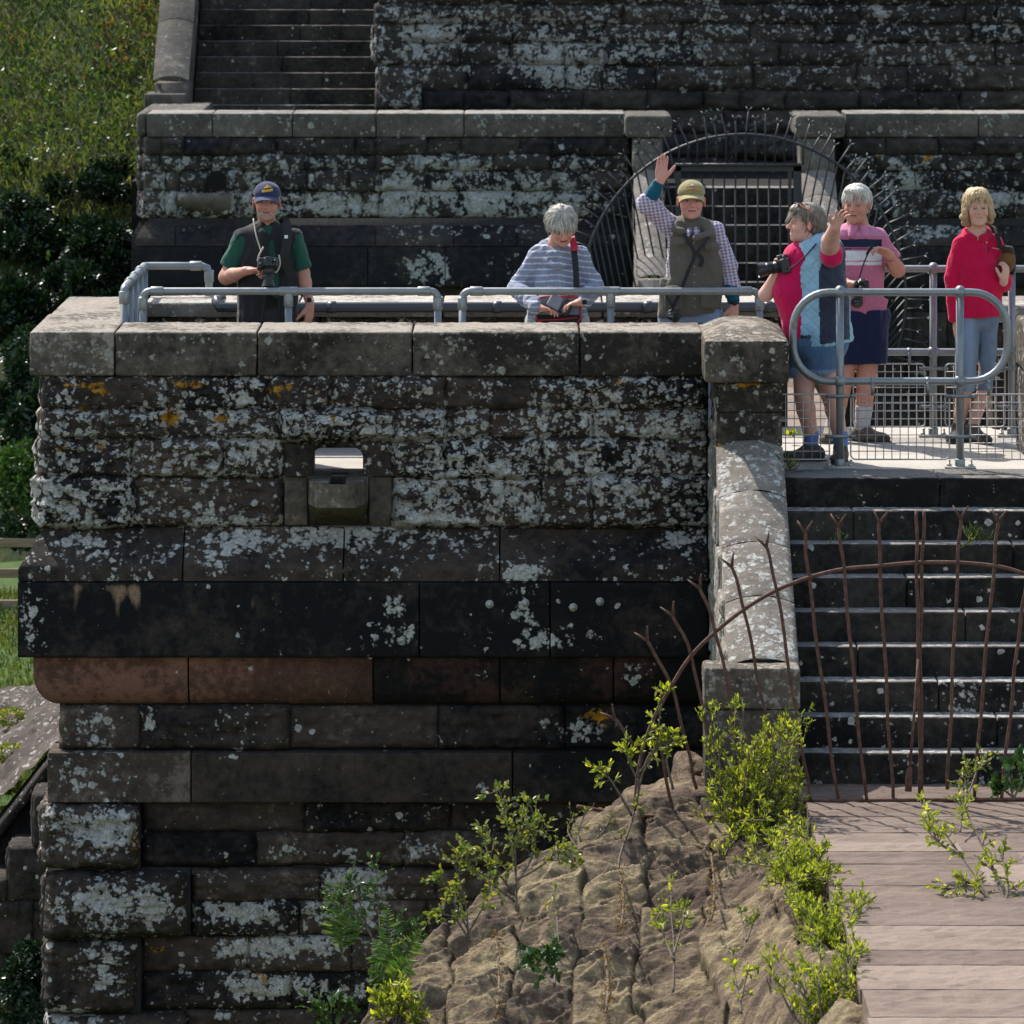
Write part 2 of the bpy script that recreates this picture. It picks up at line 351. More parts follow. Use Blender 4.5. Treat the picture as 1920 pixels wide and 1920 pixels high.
def prof_block(acc,prof,x0,x1,C,cfn,res=.02,left=False,yback=38,fine=.004,seed=0):
    """prof: rows (Y,Z,dx): dx widens the left end where the moulding returns round the corner"""
    pr=[]; prof=np.array(prof,float)
    for a,b in zip(prof[:-1],prof[1:]):
        n=max(1,int(np.linalg.norm((b-a)[:2])/res)); pr+= [a+(b-a)*k/n for k in range(n)]
    pr.append(prof[-1]); pr=np.array(pr)
    n=max(2,int((x1-x0)/res)); g=.005
    tt=np.linspace(0,1,n)
    xl=(x0+g)-(pr[:,2] if left else 0*pr[:,2])
    X=xl[:,None]+(x1-g-xl)[:,None]*tt[None]
    Y=np.repeat(pr[:,0][:,None],n,1); Z=np.repeat(pr[:,1][:,None],n,1)
    edge=np.minimum(np.abs(X-xl[:,None]),np.abs(x1-g-X)); 
    p=np.stack([X,Y,Z],-1)
    lip=.006*np.clip(1-edge/.012,0,1)**2
    if left: lip=np.where(np.abs(X-xl[:,None])<np.abs(x1-g-X),0,lip)
    p[...,1]+=lip+fine*fbm(p,9,4,seed)
    c=np.zeros(p.shape[:2]+(4,)); c[:]=C
    if cfn: c=cfn(p,c)
    m=len(pr); i,j=np.meshgrid(np.arange(m-1),np.arange(n-1),indexing='ij'); i=i.ravel(); j=j.ravel()
    Q=np.stack([i*n+j,(i+1)*n+j,(i+1)*n+j+1,i*n+j+1],1)
    acc.add(p.reshape(-1,3),Q,c.reshape(-1,4))
    # end returns
    for side in (0,1):
        n2=26 if (side==0 and left) else 2
        e=p[:,0 if side==0 else -1]; yy=np.linspace(0,1,n2)
        yb=yback if (side==0 and left) else e[:,1]+.03
        q=np.repeat(e[:,None,:],n2,1); q[...,1]=e[:,1][:,None]+(yb-e[:,1] if hasattr(yb,'__len__') else (yb-e[:,1]))[:,None]*yy[None]
        if side==0 and left: q[...,0]+=fine*fbm(q,9,4,seed+3)*(yy[None]>0)
        i,j=np.meshgrid(np.arange(m-1),np.arange(n2-1),indexing='ij'); i=i.ravel(); j=j.ravel()
        Q=np.stack([i*n2+j,i*n2+j+1,(i+1)*n2+j+1,(i+1)*n2+j],1)
        if side==1: Q=Q[:,::-1]
        cc=np.repeat((c[:,0] if side==0 else c[:,-1])[:,None,:],n2,1)
        acc.add(q.reshape(-1,3),Q.copy(),cc.reshape(-1,4))
def zf(py): return PZ(py,35.05)
Z0,Z1,Z2,Z3,Z4,Z5,Z6,Z7=[zf(v) for v in (705,767,822,893,987,1056,1083,1225)]
rnd=random.Random(4)
def course(acc,joints,zt,zb,Yf,depth,bulge,res,base,cfn,seed,pw=.042,left=False,tones=None,gap=.004,Ypl=None,right=False,rd=.012,tamp=.16):
    """joints in photo px at plane Yf"""
    for k in range(len(joints)-1):
        x0=PX(joints[k],Yf); x1=PX(joints[k+1],Yf)
        tn=(tones[k] if tones else .45+rnd.uniform(-tamp,tamp))
        jy=rnd.uniform(-.012,.016) if bulge>0 else 0; lo=(x0+gap,Yf+jy,zb+gap); hi=(x1-gap,Yf+depth,zt-gap)
        fc="ftb"+("l" if (k==0 or True) else "")+"r"
        if not(left and k==0): fc="ftblr"
        rockbox(acc,lo,hi,bulge*rnd.uniform(.7,1.25),rd,res,(rnd.uniform(-.08,.08),0,0,tn),seed+k*13,fc,pw=pw,cfn=cfn,full='fl' if (left and k==0) else 'f')

# ================================================================ FRONT TERRACE WALL
TW=empty("terrace_wall",(PX(700,35),36,zf(1900)),"near lichen-covered dark stone terrace wall with drain spout and a pale stone coping","stone wall")
a=Acc(); YF=35.08
fr=lambda b:front_attr(b)
course(a,[80,315,505,620,835,1000,1322],Z0,Z1,YF,.3,.115,.014,0,fr(.50),10,left=True,tones=[.5,.3,.55,.42,.45,.42])
course(a,[78,199,317,525,742,835,919,1112,1324],Z1,Z2,YF,.3,.115,.014,0,fr(.60),40,left=True)
course(a,[76,248,420,528],Z2,Z3,YF,.3,.115,.014,0,fr(.60),80,left=True)
course(a,[738,835,1017,1326],Z2,Z3,YF,.3,.115,.014,0,fr(.58),110)
course(a,[77,248,530],Z3,Z4,YF,.3,.115,.014,0,fr(.56),140,left=True)
course(a,[738,1012,1112,1326],Z3,Z4,YF,.3,.115,.014,0,fr(.56),170)
# rough left return of the upper courses
for (zt,zb) in ((Z0,Z1),(Z1,Z2),(Z2,Z3),(Z3,Z4)):
    y=YF+.31
    while y<38:
        L=rnd.uniform(.35,.7); rockbox(a,(PX(78,35.08)+.002,y,zb+.004),(PX(78,35.08)+.3,min(y+L,38.1)-.006,zt-.004),.055,.012,.03,(.45,0,0,.55),int(y*100),"flb",pw=.05)
        y+=L
a.build("rock_faced_courses",M_front,TW)
# plinth slope
a=Acc()
js=[78,345,645,937,1326]
for k in range(4):
    x0=PX(js[k],35); x1=PX(js[k+1],35)
    dxs=.137
    prof=[(35.12,Z4-.004,0.0),(35.075,Z4-.01,0.0),(35.05,Z4-.05,.02),(34.86,Z5+.01,.125),(34.845,Z5-.01,dxs),(34.845,Z6+.005,dxs)]
    prof_block(a,prof,x0,x1,(0,0,0,rnd.uniform(.3,.55)),fr(.32),left=(k==0),seed=k,fine=.008)
a.build("sloping_plinth",M_front,TW)
a=Acc(); js=[78,787,1031,1326]
for k in range(3):
    prof=[(34.87,Z6-.002,.137),(34.845,Z6-.008,.14),(34.845,Z7+.006,.14),(34.87,Z7,.137),(35.1,Z7-.001,.0)]
    prof_block(a,prof,PX(js[k],35),PX(js[k+1],35),(0,0,0,(.12,.03,.0)[k]),fr(.09),left=(k==0),seed=20+k,fine=.005,res=.018)
a.build("smooth_band",M_front,TW)
a=Acc(); js=[118,354,700,937,1150,1326]
Zt,Zb=zf(1228),zf(1320)
for k in range(5):
    prof=[(34.93,Zt,.185)]
    for q in range(1,10):
        th=q/9*R(88); prof.append((34.93+.26*(1-math.cos(th))*.55,Zt-(Zt-Zb)*(.30+.70*math.sin(th)) if q else Zt,.185-.17*(1-math.cos(th))))
    prof_block(a,prof,PX(js[k],35),PX(js[k+1],35),(0,0,0,(.85,.72,.25,.12,.12)[k]),fr(.07),left=(k==0),seed=40+k,fine=.004,res=.018)
a.build("round_moulding",M_red,TW)
a=Acc()
course(a,[112,264,543,823,1057,1326],zf(1322),zf(1403),35.06,.3,.065,.016,0,fr(.18),200,tones=[.85,.5,.6,.25,.15])
course(a,[88,358,961,1326],zf(1405),zf(1500),34.93,.4,.0,.02,0,fr(.06),230,rd=.008,tones=[.8,.45,.2])
rows=[(1502,1562,[268,572,845,1100,1326]),(1562,1624,[268,482,760,1000,1200,1326]),(1632,1689,[362,600,820,1050,1326]),(1689,1755,[362,560,800,1010,1326]),(1757,1824,[268,466,660,900,1326]),(1824,1894,[268,545,780,1326]),(1896,1960,[350,600,900,1326]),(1960,2040,[350,620,900,1326])]
for q,(t,b,j) in enumerate(rows):
    course(a,j,zf(t),zf(b),35.12,.3,.075,.016,0,fr(.20),260+q*17,tamp=.3)
qs=[(1508,1618,82,255),(1634,1746,92,345),(1764,1888,88,252),(1902,2000,90,345)]
for q,(t,b,x0,x1) in enumerate(qs):
    rockbox(a,(PX(x0,35),34.98,zf(b)),(PX(x1,35),35.6,zf(t)),.10,.02,.014,(.05,0,0,(.6,.35,.4,.4)[q]),500+q*31,"fltbr",pw=.055,cfn=fr(.2))
    y=35.62
    while y<38: rockbox(a,(PX(x0,35),y,zf(b)),(PX(x0,35)+.4,y+.5,zf(t)),.09,.02,.03,(.4,0,0,.5),700+q*31+int(y*7),"fltb",pw=.05); y+=.52
a.build("lower_courses",M_front,TW)
a=Acc(); xm=PX(84,35)
hx0,hx1=PX(586,35),PX(680,35); hzt=zf(840); YM=35.10
xr_=1.23
a.box((xm+.02,YM,Z2),(xr_,35.42,Z0+.002)); a.box((xm+.02,YM,Z3),(hx0-.01,35.42,Z2)); a.box((hx1+.01,YM,Z3),(xr_,35.42,Z2)); a.box((hx0-.01,YM,hzt+.01),(hx1+.01,35.42,Z2))
a.box((xm+.02,YM,Z4),(xr_,35.5,Z3)); a.box((PX(100,35),34.99,Z7-.02),(xr_,35.5,Z5-.03)); a.box((PX(100,35),35.11,Z5-.03),(xr_,35.5,Z4-.002)); a.box((PX(130,35),35.1,zf(1321)),(xr_,37,Z7-.02))
a.box((PX(110,35),35.085,zf(1500)),(xr_,37,zf(1321))); a.box((PX(100,35),35.135,-5.6),(xr_,37.8,zf(1500)))
a.box((PX(88,35),35.045,zf(2100)),(PX(262,35),35.2,zf(1501)))
a.box((PX(262,35),35.045,zf(1752)),(PX(356,35),35.2,zf(1628)))
a.box((xm,37.5,-5.5),(xr_,38.1,Z0))   # back
a.build("mortar_core",M_mortar,TW)
# coping
def sunlit_top(p,c):  # top faces painted paler to look sunlit, with more lichen as well
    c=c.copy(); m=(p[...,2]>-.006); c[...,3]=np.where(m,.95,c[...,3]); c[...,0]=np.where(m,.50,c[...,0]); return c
def cope(acc,js,Y0,Y1,zt,zb,cfn=None,tones=None,bul=.0,res=.03,taper=0):
    for k in range(len(js)-1):
        rockbox(acc,(PX(js[k],Y0)+.004,Y0,zb),(PX(js[k+1],Y0)-.004,Y1,zt),.0,.016,res,(.30+rnd.uniform(-.1,.12),0,0,tones[k] if tones else .5+rnd.uniform(-.1,.1)),900+k*7,"fkltbr",fine=.006,cfn=cfn or sunlit_top)
a=Acc()
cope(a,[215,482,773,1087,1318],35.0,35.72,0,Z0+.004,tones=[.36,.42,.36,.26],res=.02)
rockbox(a,(PX(55,35),35.0,Z0+.004),(PX(215,35)-.004,36.35,0),0,.02,.03,(.4,0,0,.85),77,"fkltbr",fine=.008,cfn=sunlit_top)
rockbox(a,(PX(55,35)+.01,36.36,Z0+.004),(PX(215,35)-.004,37.9,-.005),0,.02,.03,(.45,0,0,.7),78,"fkltbr",fine=.008,cfn=sunlit_top)
a.build("coping",M_cope,TW)
# hole surround and spout
a=Acc()
ox0,ox1,oz0,oz1=PX(530,35),PX(736,35),Z3+.004,Z2-.004; yf=35.045
hole=[]; rr=.055
hole.append((hx0,oz0))
for q in range(7): th=q/6*math.pi/2; hole.append((hx0+rr-rr*math.cos(th),hzt-rr+rr*math.sin(th)))
for q in range(7): th=q/6*math.pi/2; hole.append((hx1-rr+rr*math.sin(th),hzt-rr+rr*math.cos(th)))
hole.append((hx1,oz0))
outer=[(ox0,oz0)]+[(ox0+(hx0-ox0)*0,oz0+(oz1-oz0)*(q+1)/3) for q in range(3)]+[(ox0+(ox1-ox0)*(q+1)/9,oz1) for q in range(8)]+[(ox1,oz1-(oz1-oz0)*q/3) for q in range(3)]+[(ox1,oz0)]
hole=np.array(hole); outer=np.array(outer[:len(hole)]) if len(outer)>=len(hole) else np.array(outer)
nh=len(hole); LV=8; V=[]
for q in range(LV):
    t=q/(LV-1); xz=hole+(outer-hole)*t; y=yf+.012-0.03*math.sin(t*3.0)
    V.append(np.stack([xz[:,0],np.full(nh,y),xz[:,1]],1))
V=[np.stack([hole[:,0],np.full(nh,35.45),hole[:,1]],1)]+V+[np.stack([outer[:,0],np.full(nh,35.2),outer[:,1]],1)]
V=np.array(V); V[1:-1,:,1]+=.022*fbm(V[1:-1],9,4,5)
m=V.shape[0]; i,j=np.meshgrid(np.arange(m-1),np.arange(nh-1),indexing='ij'); i=i.ravel(); j=j.ravel()
c=np.zeros(V.shape[:2]+(4,)); c[...,3]=.5; c=fr(.35)(V,c)
a.add(V.reshape(-1,3),np.stack([i*nh+j,i*nh+j+1,(i+1)*nh+j+1,(i+1)*nh+j],1),c.reshape(-1,4))
a.build("drain_surround",M_front,TW)
sp=Acc()
pts=[(578,35.06),(580,34.84),(598,34.60),(668,34.60),(687,34.84),(690,35.06)]
zt=Z3+.002
def ring(y_px,shr,yb=0):
    r=[]
    for (px,yy) in pts:
        X=PX(px,35); X=PX(634,35)+(X-PX(634,35))*shr; r.append((X,35.06+(yy-35.06)*shr+yb,zf(y_px)))
    return r
rings=[ring(893,1),ring(915,1),ring(937,1)]
for q in range(1,8):
    t=q/7; r=[]
    for k,(px,yy) in enumerate(pts):
        fy=max(0,1-t**2.2); X=PX(634,35)+(PX(px,35)-PX(634,35))*(1-.80*t**3.0)
        edge=abs(px-634)/56; zz=zf(937+ (985-937)*t - (0) )
        r.append((X,35.06+(yy-35.06)*fy,zz))
    rings.append(r)
V=np.array(rings); n=6
# notch at the top centre
top=[list(p) for p in rings[0]]
i,j=np.meshgrid(np.arange(2),np.arange(n-1),indexing='ij'); i=i.ravel(); j=j.ravel()
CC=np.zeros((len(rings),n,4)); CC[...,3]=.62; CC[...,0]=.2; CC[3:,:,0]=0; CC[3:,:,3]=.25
sp.add(V.reshape(-1,3),np.stack([i*n+j,(i+1)*n+j,(i+1)*n+j+1,i*n+j+1],1),CC.reshape(-1,4))
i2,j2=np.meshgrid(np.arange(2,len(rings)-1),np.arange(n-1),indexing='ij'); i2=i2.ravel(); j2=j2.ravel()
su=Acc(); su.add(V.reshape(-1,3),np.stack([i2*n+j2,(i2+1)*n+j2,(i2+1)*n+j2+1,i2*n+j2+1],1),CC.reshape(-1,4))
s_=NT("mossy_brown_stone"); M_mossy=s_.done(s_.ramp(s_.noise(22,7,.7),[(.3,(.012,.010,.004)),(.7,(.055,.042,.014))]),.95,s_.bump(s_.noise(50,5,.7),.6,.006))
# top with gutter
zg=zt-.045; xa,xb=PX(620,35),PX(651,35)
b=sp; P0=rings[0]
def poly(ps,C=(.2,0,0,.65)): b.add(np.array(ps),[tuple(range(len(ps)))],np.array(C,float))
poly([P0[0],P0[1],P0[2],(xa,34.60,zt),(xa,35.45,zt),(P0[0][0],35.45,zt)][::1])
poly([(xb,35.45,zt),(xb,34.60,zt),P0[3],P0[4],P0[5],(P0[5][0],35.45,zt)])
b.box((xa-.003,34.605,zg-.05),(xb+.003,35.45,zg),(.0,0,0,.1))
b.box((xa-.05,34.601,zt-.05),(xa,35.44,zt-.004),(.2,0,0,.6)); b.box((xb,34.601,zt-.05),(xb+.05,35.44,zt-.004),(.2,0,0,.6))
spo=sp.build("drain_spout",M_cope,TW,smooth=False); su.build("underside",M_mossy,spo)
a=Acc(); course(a,[532,578],Z3,Z4,35.06,.3,.0,.02,0,None,600,tones=[.5]); course(a,[690,736],Z3,Z4,35.06,.3,.0,.02,0,None,610,tones=[.45]); course(a,[578,690],Z3-.0,Z4,35.09,.3,.0,.02,0,None,620,tones=[.3])
a.build("spout_block",M_cope,TW)
def mk_metal(name,c=(.33,.36,.38),r=.45,metal=.75):
    s=NT(name); n=s.noise(9,8,.72); f=s.noise(140,3,.6)
    col=s.mix(n,tuple(v*.55 for v in c),tuple(min(1,v*1.35) for v in c)); col=s.mix(.35,col,s.ramp(f,[(.3,.6),(.7,1.2)]),'MULTIPLY')
    return s.done(col,s.m1('MULTIPLY_ADD',n,.3,r-.1),s.bump(f,.15,.002),spec=.5,metal=metal)
M_galv=mk_metal("galvanised_steel",(.22,.235,.245),.42,.62)
M_bolt=mk_metal("dull_bolt_steel",(.38,.37,.33),.5,.3)
for bx,by in ((918,1133),(985,1131),(1075,1139),(1125,1128)):
    a=Acc(); p=P(bx,by,34.84); a.lathe(p,[(.0,-.022),(.010,-.021),(.016,-.014),(.019,-.004),(.019,.004)],12,1); a.lathe(p,[(.012,.002),(.026,.002),(.026,.009)],14,1)
    a.build("bolt",M_bolt,TW)

# ================================================================ STAIR PARAPET (cap, pier, sloping coping, foot block)
PPm=empty("stair_parapet",(1.44,33.4,-2.4),"lichen-spotted stone stair parapet with square cap and sloping coping beside the near steps","stone parapet")
a=Acc()
X0,X1=1.262,1.660
for (zt,zb) in ((-.268,-.45),(-.452,-.665)):
    rockbox(a,(X0,34.45,zb),(X1,35.25,zt),.0,.012,.02,(.42,0,0,.38),31,"ftb",fine=.006,cfn=lambda p,c:np.concatenate([c[...,:1],np.clip(gauss((p[...,0]-1.262)*300,(-p[...,2])*300,[(60,83,50,6,.9),(30,200,50,7,.9)]),0,1)[...,None],c[...,2:]],-1))
    rockbox(a,(X0,34.45,zb),(X1+.0,35.25,zt),.03,.012,.02,(.42,0,0,.4),33,"lr",pw=.04)
a.build("pier",M_cope,PPm)
a=Acc()
# cap block with gently domed top
lo=np.array((1.182,34.36,-.262)); hi=np.array((1.700,35.75,-.0))
rockbox(a,lo,hi,0,.02,.03,(.32,0,0,.45),5,"fklrb",fine=.006)
nx,ny=18,34; gx,gy=np.meshgrid(np.linspace(lo[0]+.006,hi[0]-.006,nx),np.linspace(lo[1]+.006,hi[1]-.006,ny),indexing='ij')
ex=(gx-lo[0])/(hi[0]-lo[0]); ey=(gy-lo[1])/(hi[1]-lo[1])
gz=-.012+.075*(1-np.abs(2*ex-1)**2.6)*(np.clip(ey*3.0,0,1)**.6)*np.clip((1-ey)*5,0,1)
pp=np.stack([gx,gy,gz],-1); pp[...,2]+=.005*fbm(pp,16,3,2)
i,j=np.meshgrid(np.arange(nx-1),np.arange(ny-1),indexing='ij'); i=i.ravel(); j=j.ravel()
a.add(pp.reshape(-1,3),np.stack([i*ny+j,(i+1)*ny+j,(i+1)*ny+j+1,i*ny+j+1],1),np.tile((.5,0,0,.7),(nx*ny,1)))
a.build("cap",M_cope,PPm)
# sloping coping: rounded top, four stones
a=Acc()
SY=[34.45,33.98,33.52,33.04,32.50]; zs=lambda y:-.655+(y-34.45)*(1.07/1.95)
for k in range(4):
    n=14; yy=np.linspace(SY[k]-.004,SY[k+1]+.004,16); xx=np.linspace(0,1,n)
    prof=np.concatenate([[(-.0,-.30)],[(t,(.045*(1-(2*t-1)**2)-.0)) for t in xx],[(1.,-.30)]])
    g=[]
    for q,y in enumerate(yy):
        en=.008 if q in (0,15) else 0
        for (t,dz) in prof: g.append((X0-.005+(X1-X0+.01)*t,y,zs(y)+dz-en))
    g=np.array(g).reshape(16,len(prof),3); g[...,2]+=.006*fbm(g,16,3,k)
    i,j=np.meshgrid(np.arange(15),np.arange(len(prof)-1),indexing='ij'); i=i.ravel(); j=j.ravel(); mm=len(prof)
    a.add(g.reshape(-1,3),np.stack([i*mm+j,i*mm+j+1,(i+1)*mm+j+1,(i+1)*mm+j],1)[:,::-1].copy(),np.tile((.47,0,0,.5+.1*rnd.random()),(16*mm,1)))
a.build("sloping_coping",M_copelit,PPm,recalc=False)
a=Acc(); # rough left flank
y=35.08; q=0
zz=[-.28,-.49,-.67,-.91,-1.22,-1.54,-1.98,-2.45]
for zt,zb in zip(zz[:-1],zz[1:]):
    y1=35.1
    while y1>32.6:
        L=rnd.uniform(.3,.6); y0=max(32.5,y1-L); top=min(zt,zs(y0+.02)-.03); 
        if top-zb>.05 and not (zt>-.66 and y0<34.46): rockbox(a,(X0-.012,y0+.004,zb+.004),(X1-.1,y1-.004,top),.05,.012,.022,(.48,0,0,.6),int(q),"lft",pw=.05)
        elif zt>-.66 and y1>34.5: rockbox(a,(X0-.012,34.46,zb+.004),(X1-.1,y1-.004,top),.05,.012,.022,(.48,0,0,.6),int(q),"l",pw=.05)
        y1=y0; q+=11
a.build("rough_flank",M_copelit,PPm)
a=Acc(); rockbox(a,(1.108,32.28,-1.95),(1.662,32.62,-1.712),0,.015,.02,(.42,0,0,.6),3,"flrtbk",fine=.006); rockbox(a,(1.112,32.285,-2.7),(1.655,32.62,-1.954),0,.015,.02,(.38,0,0,.5),4,"flrtbk",fine=.006)
a.build("foot_block",M_cope,PPm)

# ================================================================ NEAR STEPS
ST=empty("stone_staircase",(3,33.3,-2.4),"flight of broad dark stone steps behind the rusty spiked fence","steps")
XR=5.2
sj=[[1762],[1600,2000],[1900],[1700],[1810],[1608],[1760],[1870],[1806]]
for k in range(9):
    z=-.83-.175*k; yk=34.21-.221*k
    if k==0: continue
    a=Acc(); js=[X1]+[PX(v,yk) for v in sj[k]]+[XR]
    for x0,x1 in zip(js[:-1],js[1:]):
        rockbox(a,(x0+.003,yk,z-.19),(x1-.003,yk+.34,z),0,.012,.035,(.10+.18*(k>5)+rnd.uniform(-.05,.1),0,0,rnd.uniform(.15,.4)),k*9,"ftlr",fine=.005,
          cfn=lambda p,c,yk=yk:np.concatenate([c[...,:1]+.32*(p[...,1:2]>yk+.02),c[...,1:3],c[...,3:]+1.2*(p[...,1:2]>yk+.012)],-1))  # treads painted paler than risers as if sunlit, plus some lichen
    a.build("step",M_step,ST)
a=Acc()
js=[X1]+[PX(v,34.21) for v in (1762,)]+[XR]
for x0,x1 in zip(js[:-1],js[1:]): rockbox(a,(x0+.003,34.21,-1.02),(x1-.003,34.75,-.83),0,.012,.035,(.1,0,0,.2),5,"ftlr",fine=.006,cfn=lambda p,c:np.concatenate([c[...,:3],c[...,3:]+.9*(p[...,1:2]>34.23)],-1))  # sunlit look of the top tread put into its tint
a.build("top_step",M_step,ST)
# walkway behind
def struct(a,name,mat): o=a.build(name,mat,None,smooth=False); o['kind']='structure'; return o
a=Acc(); a.box((X1-.02,34.752,-1.2),(XR,37.35,-.832)); a.box((-2.9,35.41,-1.2),(X1-.02,38.4,-.955)); struct(a,"walkway",M_pave)
# lower slab floor
a=Acc(); y=32.46; k=0
while y>24:
    d=rnd.choice((.26,.36,.5,.62)); 
    if k==0: d=.60
    jx=[1.68,2.1+rnd.random()*1.2,3.4+rnd.random(),XR]
    for x0,x1 in zip(jx[:-1],jx[1:]): rockbox(a,(x0-.04*rnd.random(),y-d+.0,-2.75),(x1-.002,y-.002,-2.405-.003*(k*37%4)),0,.002,.06,(0,0,0,rnd.uniform(.0,1.1)),k,"ftlr",fine=.016)
    y-=d; k+=1
struct(a,"slab_pavement",M_slab)
# far parapet of the walkway
FP=empty("walkway_parapet",(-.3,37.5,-.95),"low stone parapet with sunlit coping and dark pipe along the walkway's far side","parapet")
a=Acc(); cope(a,[270,560,830,1130,1478],37.32,37.95,0,-.10,res=.04); a.build("coping",M_copelit,FP)
a=Acc(); course(a,[275,420,600,800,980,1200,1320,1478],-.10,-.5,37.36,.4,.0,.04,.0,None,70,tamp=.1); course(a,[275,480,690,880,1050,1240,1478],-.5,-.96,37.36,.4,.0,.04,.0,None,75,tamp=.1)
for c in a.C: c[:,0]=.38
a.build("wall_face",M_front,FP)
s_=NT("black_pipe_plastic"); M_blk=s_.done((.035,.038,.045),.35,s_.bump(s_.noise(60,4,.6),.1,.003),spec=.5)
a=Acc(); zp=PZ(576,37.22); xa=PX(405,37.22); xb=PX(1500,37.22)
a.tube([(xa+.03,37.36,zp+.05),(xa,37.26,zp+.04),(xa+.02,37.22,zp),(xa+.1,37.22,zp),(xb,37.22,zp)],.034,12,mi=0)
for x in (-1.2,-.1,.9,1.7): a.tube([(x-.03,37.22,zp),(x+.03,37.22,zp)],.041,12)
a.build("pipe",M_blk,FP)
# ================================================================ FAR STRUCTURE
YB=65.35
BW=empty("far_terrace_wall",(PX(800,YB),67,-4.5),"far stone terrace wall left of the arched railing, with coping and small drain hole","stone wall")
def zc2(z): return z
def far_wall(parent,jc,rows,jp,jb,left,base=.42,capx=None,tone=.35):
    a=Acc()
    Zs=[(Z0,Z1),(Z1,Z2),(Z2,Z3),(Z3,Z4)]
    for q,(zt,zb) in enumerate(Zs):
        course(a,rows[q],zt,zb,YB+.08,.4,.12,.035,0,bg_attr((.36,.56,.58,.62)[q]-.5+base),1000+q*37+int(jc[0]),pw=.05,tamp=.2,left=left)
    for lo_,hi_,n in ((Z7-.3,Z7,8),(Z7-.75,Z7-.3,9),(Z7-1.3,Z7-.75,10),(Z7-1.9,Z7-1.3,11),(-4.6,Z7-1.9,12)):
        js=list(np.linspace(rows[0][0],rows[0][-1],n)); course(a,js,hi_,lo_,YB+.08,.4,.07,.06,0,bg_attr(.15),1300+n,tamp=.2)
    a.build("rock_faced_courses",M_bg,parent)
    a=Acc()
    for k in range(len(jp)-1):
        prof=[(YB+.12,Z4-.004,0.0),(YB+.075,Z4-.01,0.0),(YB-.14,Z5+.01,.125),(YB-.155,Z5-.01,.137),(YB-.155,Z6+.005,.137)]
        prof_block(a,prof,PX(jp[k],YB),PX(jp[k+1],YB),(0,0,0,rnd.uniform(.2,.45)),bg_attr(.22),left=(k==0 and left),seed=k,fine=.01,res=.05,yback=68)
    for k in range(len(jb)-1):
        prof=[(YB-.13,Z6-.002,.137),(YB-.155,Z6-.008,.14),(YB-.155,Z7+.006,.14),(YB-.13,Z7,.137),(YB+.1,Z7-.001,.0)]
        prof_block(a,prof,PX(jb[k],YB),PX(jb[k+1],YB),(0,0,0,.05),bg_attr(.05),left=(k==0 and left),seed=20+k,fine=.006,res=.05,yback=68)
    a.build("plinth",M_bg,parent)
    a=Acc(); a.box((PX(rows[0][0]+(6 if left else -14),YB),YB+.14,-4.7),(PX(rows[0][-1]+(14 if left else -3),YB),YB+.55,Z0)); a.box((PX(rows[0][0]+6,YB),YB+.10,Z4),(PX(rows[0][-1]-3,YB),YB+.6,Z0+.002)); a.box((PX(rows[0][0]+6,YB),YB+.0,Z7-.01),(PX(rows[0][-1]-3,YB),YB+.6,Z4-.003)); a.box((PX(rows[0][0]+6,YB),YB+.11,-4.7),(PX(rows[0][-1]-3,YB),YB+.6,Z7-.01))
    a.build("mortar_core",M_mortar,parent)
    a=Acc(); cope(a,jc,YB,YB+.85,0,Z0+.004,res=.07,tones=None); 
    if left:
        rockbox(a,(PX(jc[0],YB)-.13,YB+.16,Z0+.004),(PX(jc[0],YB)-.004,YB+3.2,0),0,.05,.06,(.35,0,0,.5),3,"fkltbr",fine=.01)
        rockbox(a,(PX(jc[0],YB)-.1,YB+.86,Z0+.004),(PX(jc[0],YB)+.6,YB+3.2,-.004),0,.02,.06,(.35,0,0,.6),3,"fkltbr",fine=.01)
    a.build("coping",M_bgcope,parent)
far_wall(BW,[275,398,548,705,870,1172],
 [[272,305,345,430,520,590,665,705,800,865,975,1035,1180],[270,300,340,395,450,570,640,705,785,860,925,1030,1180],[272,310,338,392,425,495,575,655,710,800,870,975,1040,1105,1180],[268,310,335,445,480,570,680,710,860,970,1110,1180]],
 [275,330,560,705,850,970,1180],[275,420,690,835,1000,1180],True)
# left rough return of far wall
a=Acc()
for q,(zt,zb) in enumerate(((Z0,Z1),(Z1,Z2),(Z2,Z3),(Z3,Z4))):
    rockbox(a,(PX(258,YB),YB+.22,zb+.004),(PX(272,YB)-.004,YB+.9,zt-.004),.07,.02,.035,(.42,0,0,.5),q*3,"fltb",pw=.05)
prof_block(a,[(YB+.3,Z4-.01,0),(YB+.12,Z5,.11),(YB+.12,Z7,.12)],PX(262,YB),PX(256,YB)+.09,(.2,0,0,.4),None,left=True,res=.05,yback=68)
a.build("corner_stones",M_bg,BW)
# far spout, and a flat dark plate painted as the hole's shade
s_=NT("painted_hole_shade"); M_hole=s_.done((.006,.006,.006),1)
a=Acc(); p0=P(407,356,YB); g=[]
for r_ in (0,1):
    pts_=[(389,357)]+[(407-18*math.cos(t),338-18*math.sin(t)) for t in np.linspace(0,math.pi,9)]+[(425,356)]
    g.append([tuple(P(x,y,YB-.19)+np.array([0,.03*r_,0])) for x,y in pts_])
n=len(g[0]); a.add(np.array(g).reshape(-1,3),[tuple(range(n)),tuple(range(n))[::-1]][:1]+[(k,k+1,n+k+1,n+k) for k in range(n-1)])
a.build("drain_hole_shade",M_hole,BW,smooth=False)
a=Acc(); n=11; g=[]
for q in range(6):
    for k in range(n):
        t=k/(n-1); x=333+100*t; prj=[.0,.32,.32,.26,.12,.0][q]; 
        dz=[362,362,374+4*t,380+12*t,388+14*t*(2-t)*.9,384+20*math.sin(t*2.2)][q]
        g.append(P(x,dz,YB+.06-prj*(.55+.45*math.sin(math.pi*min(1,t*1.1)))))
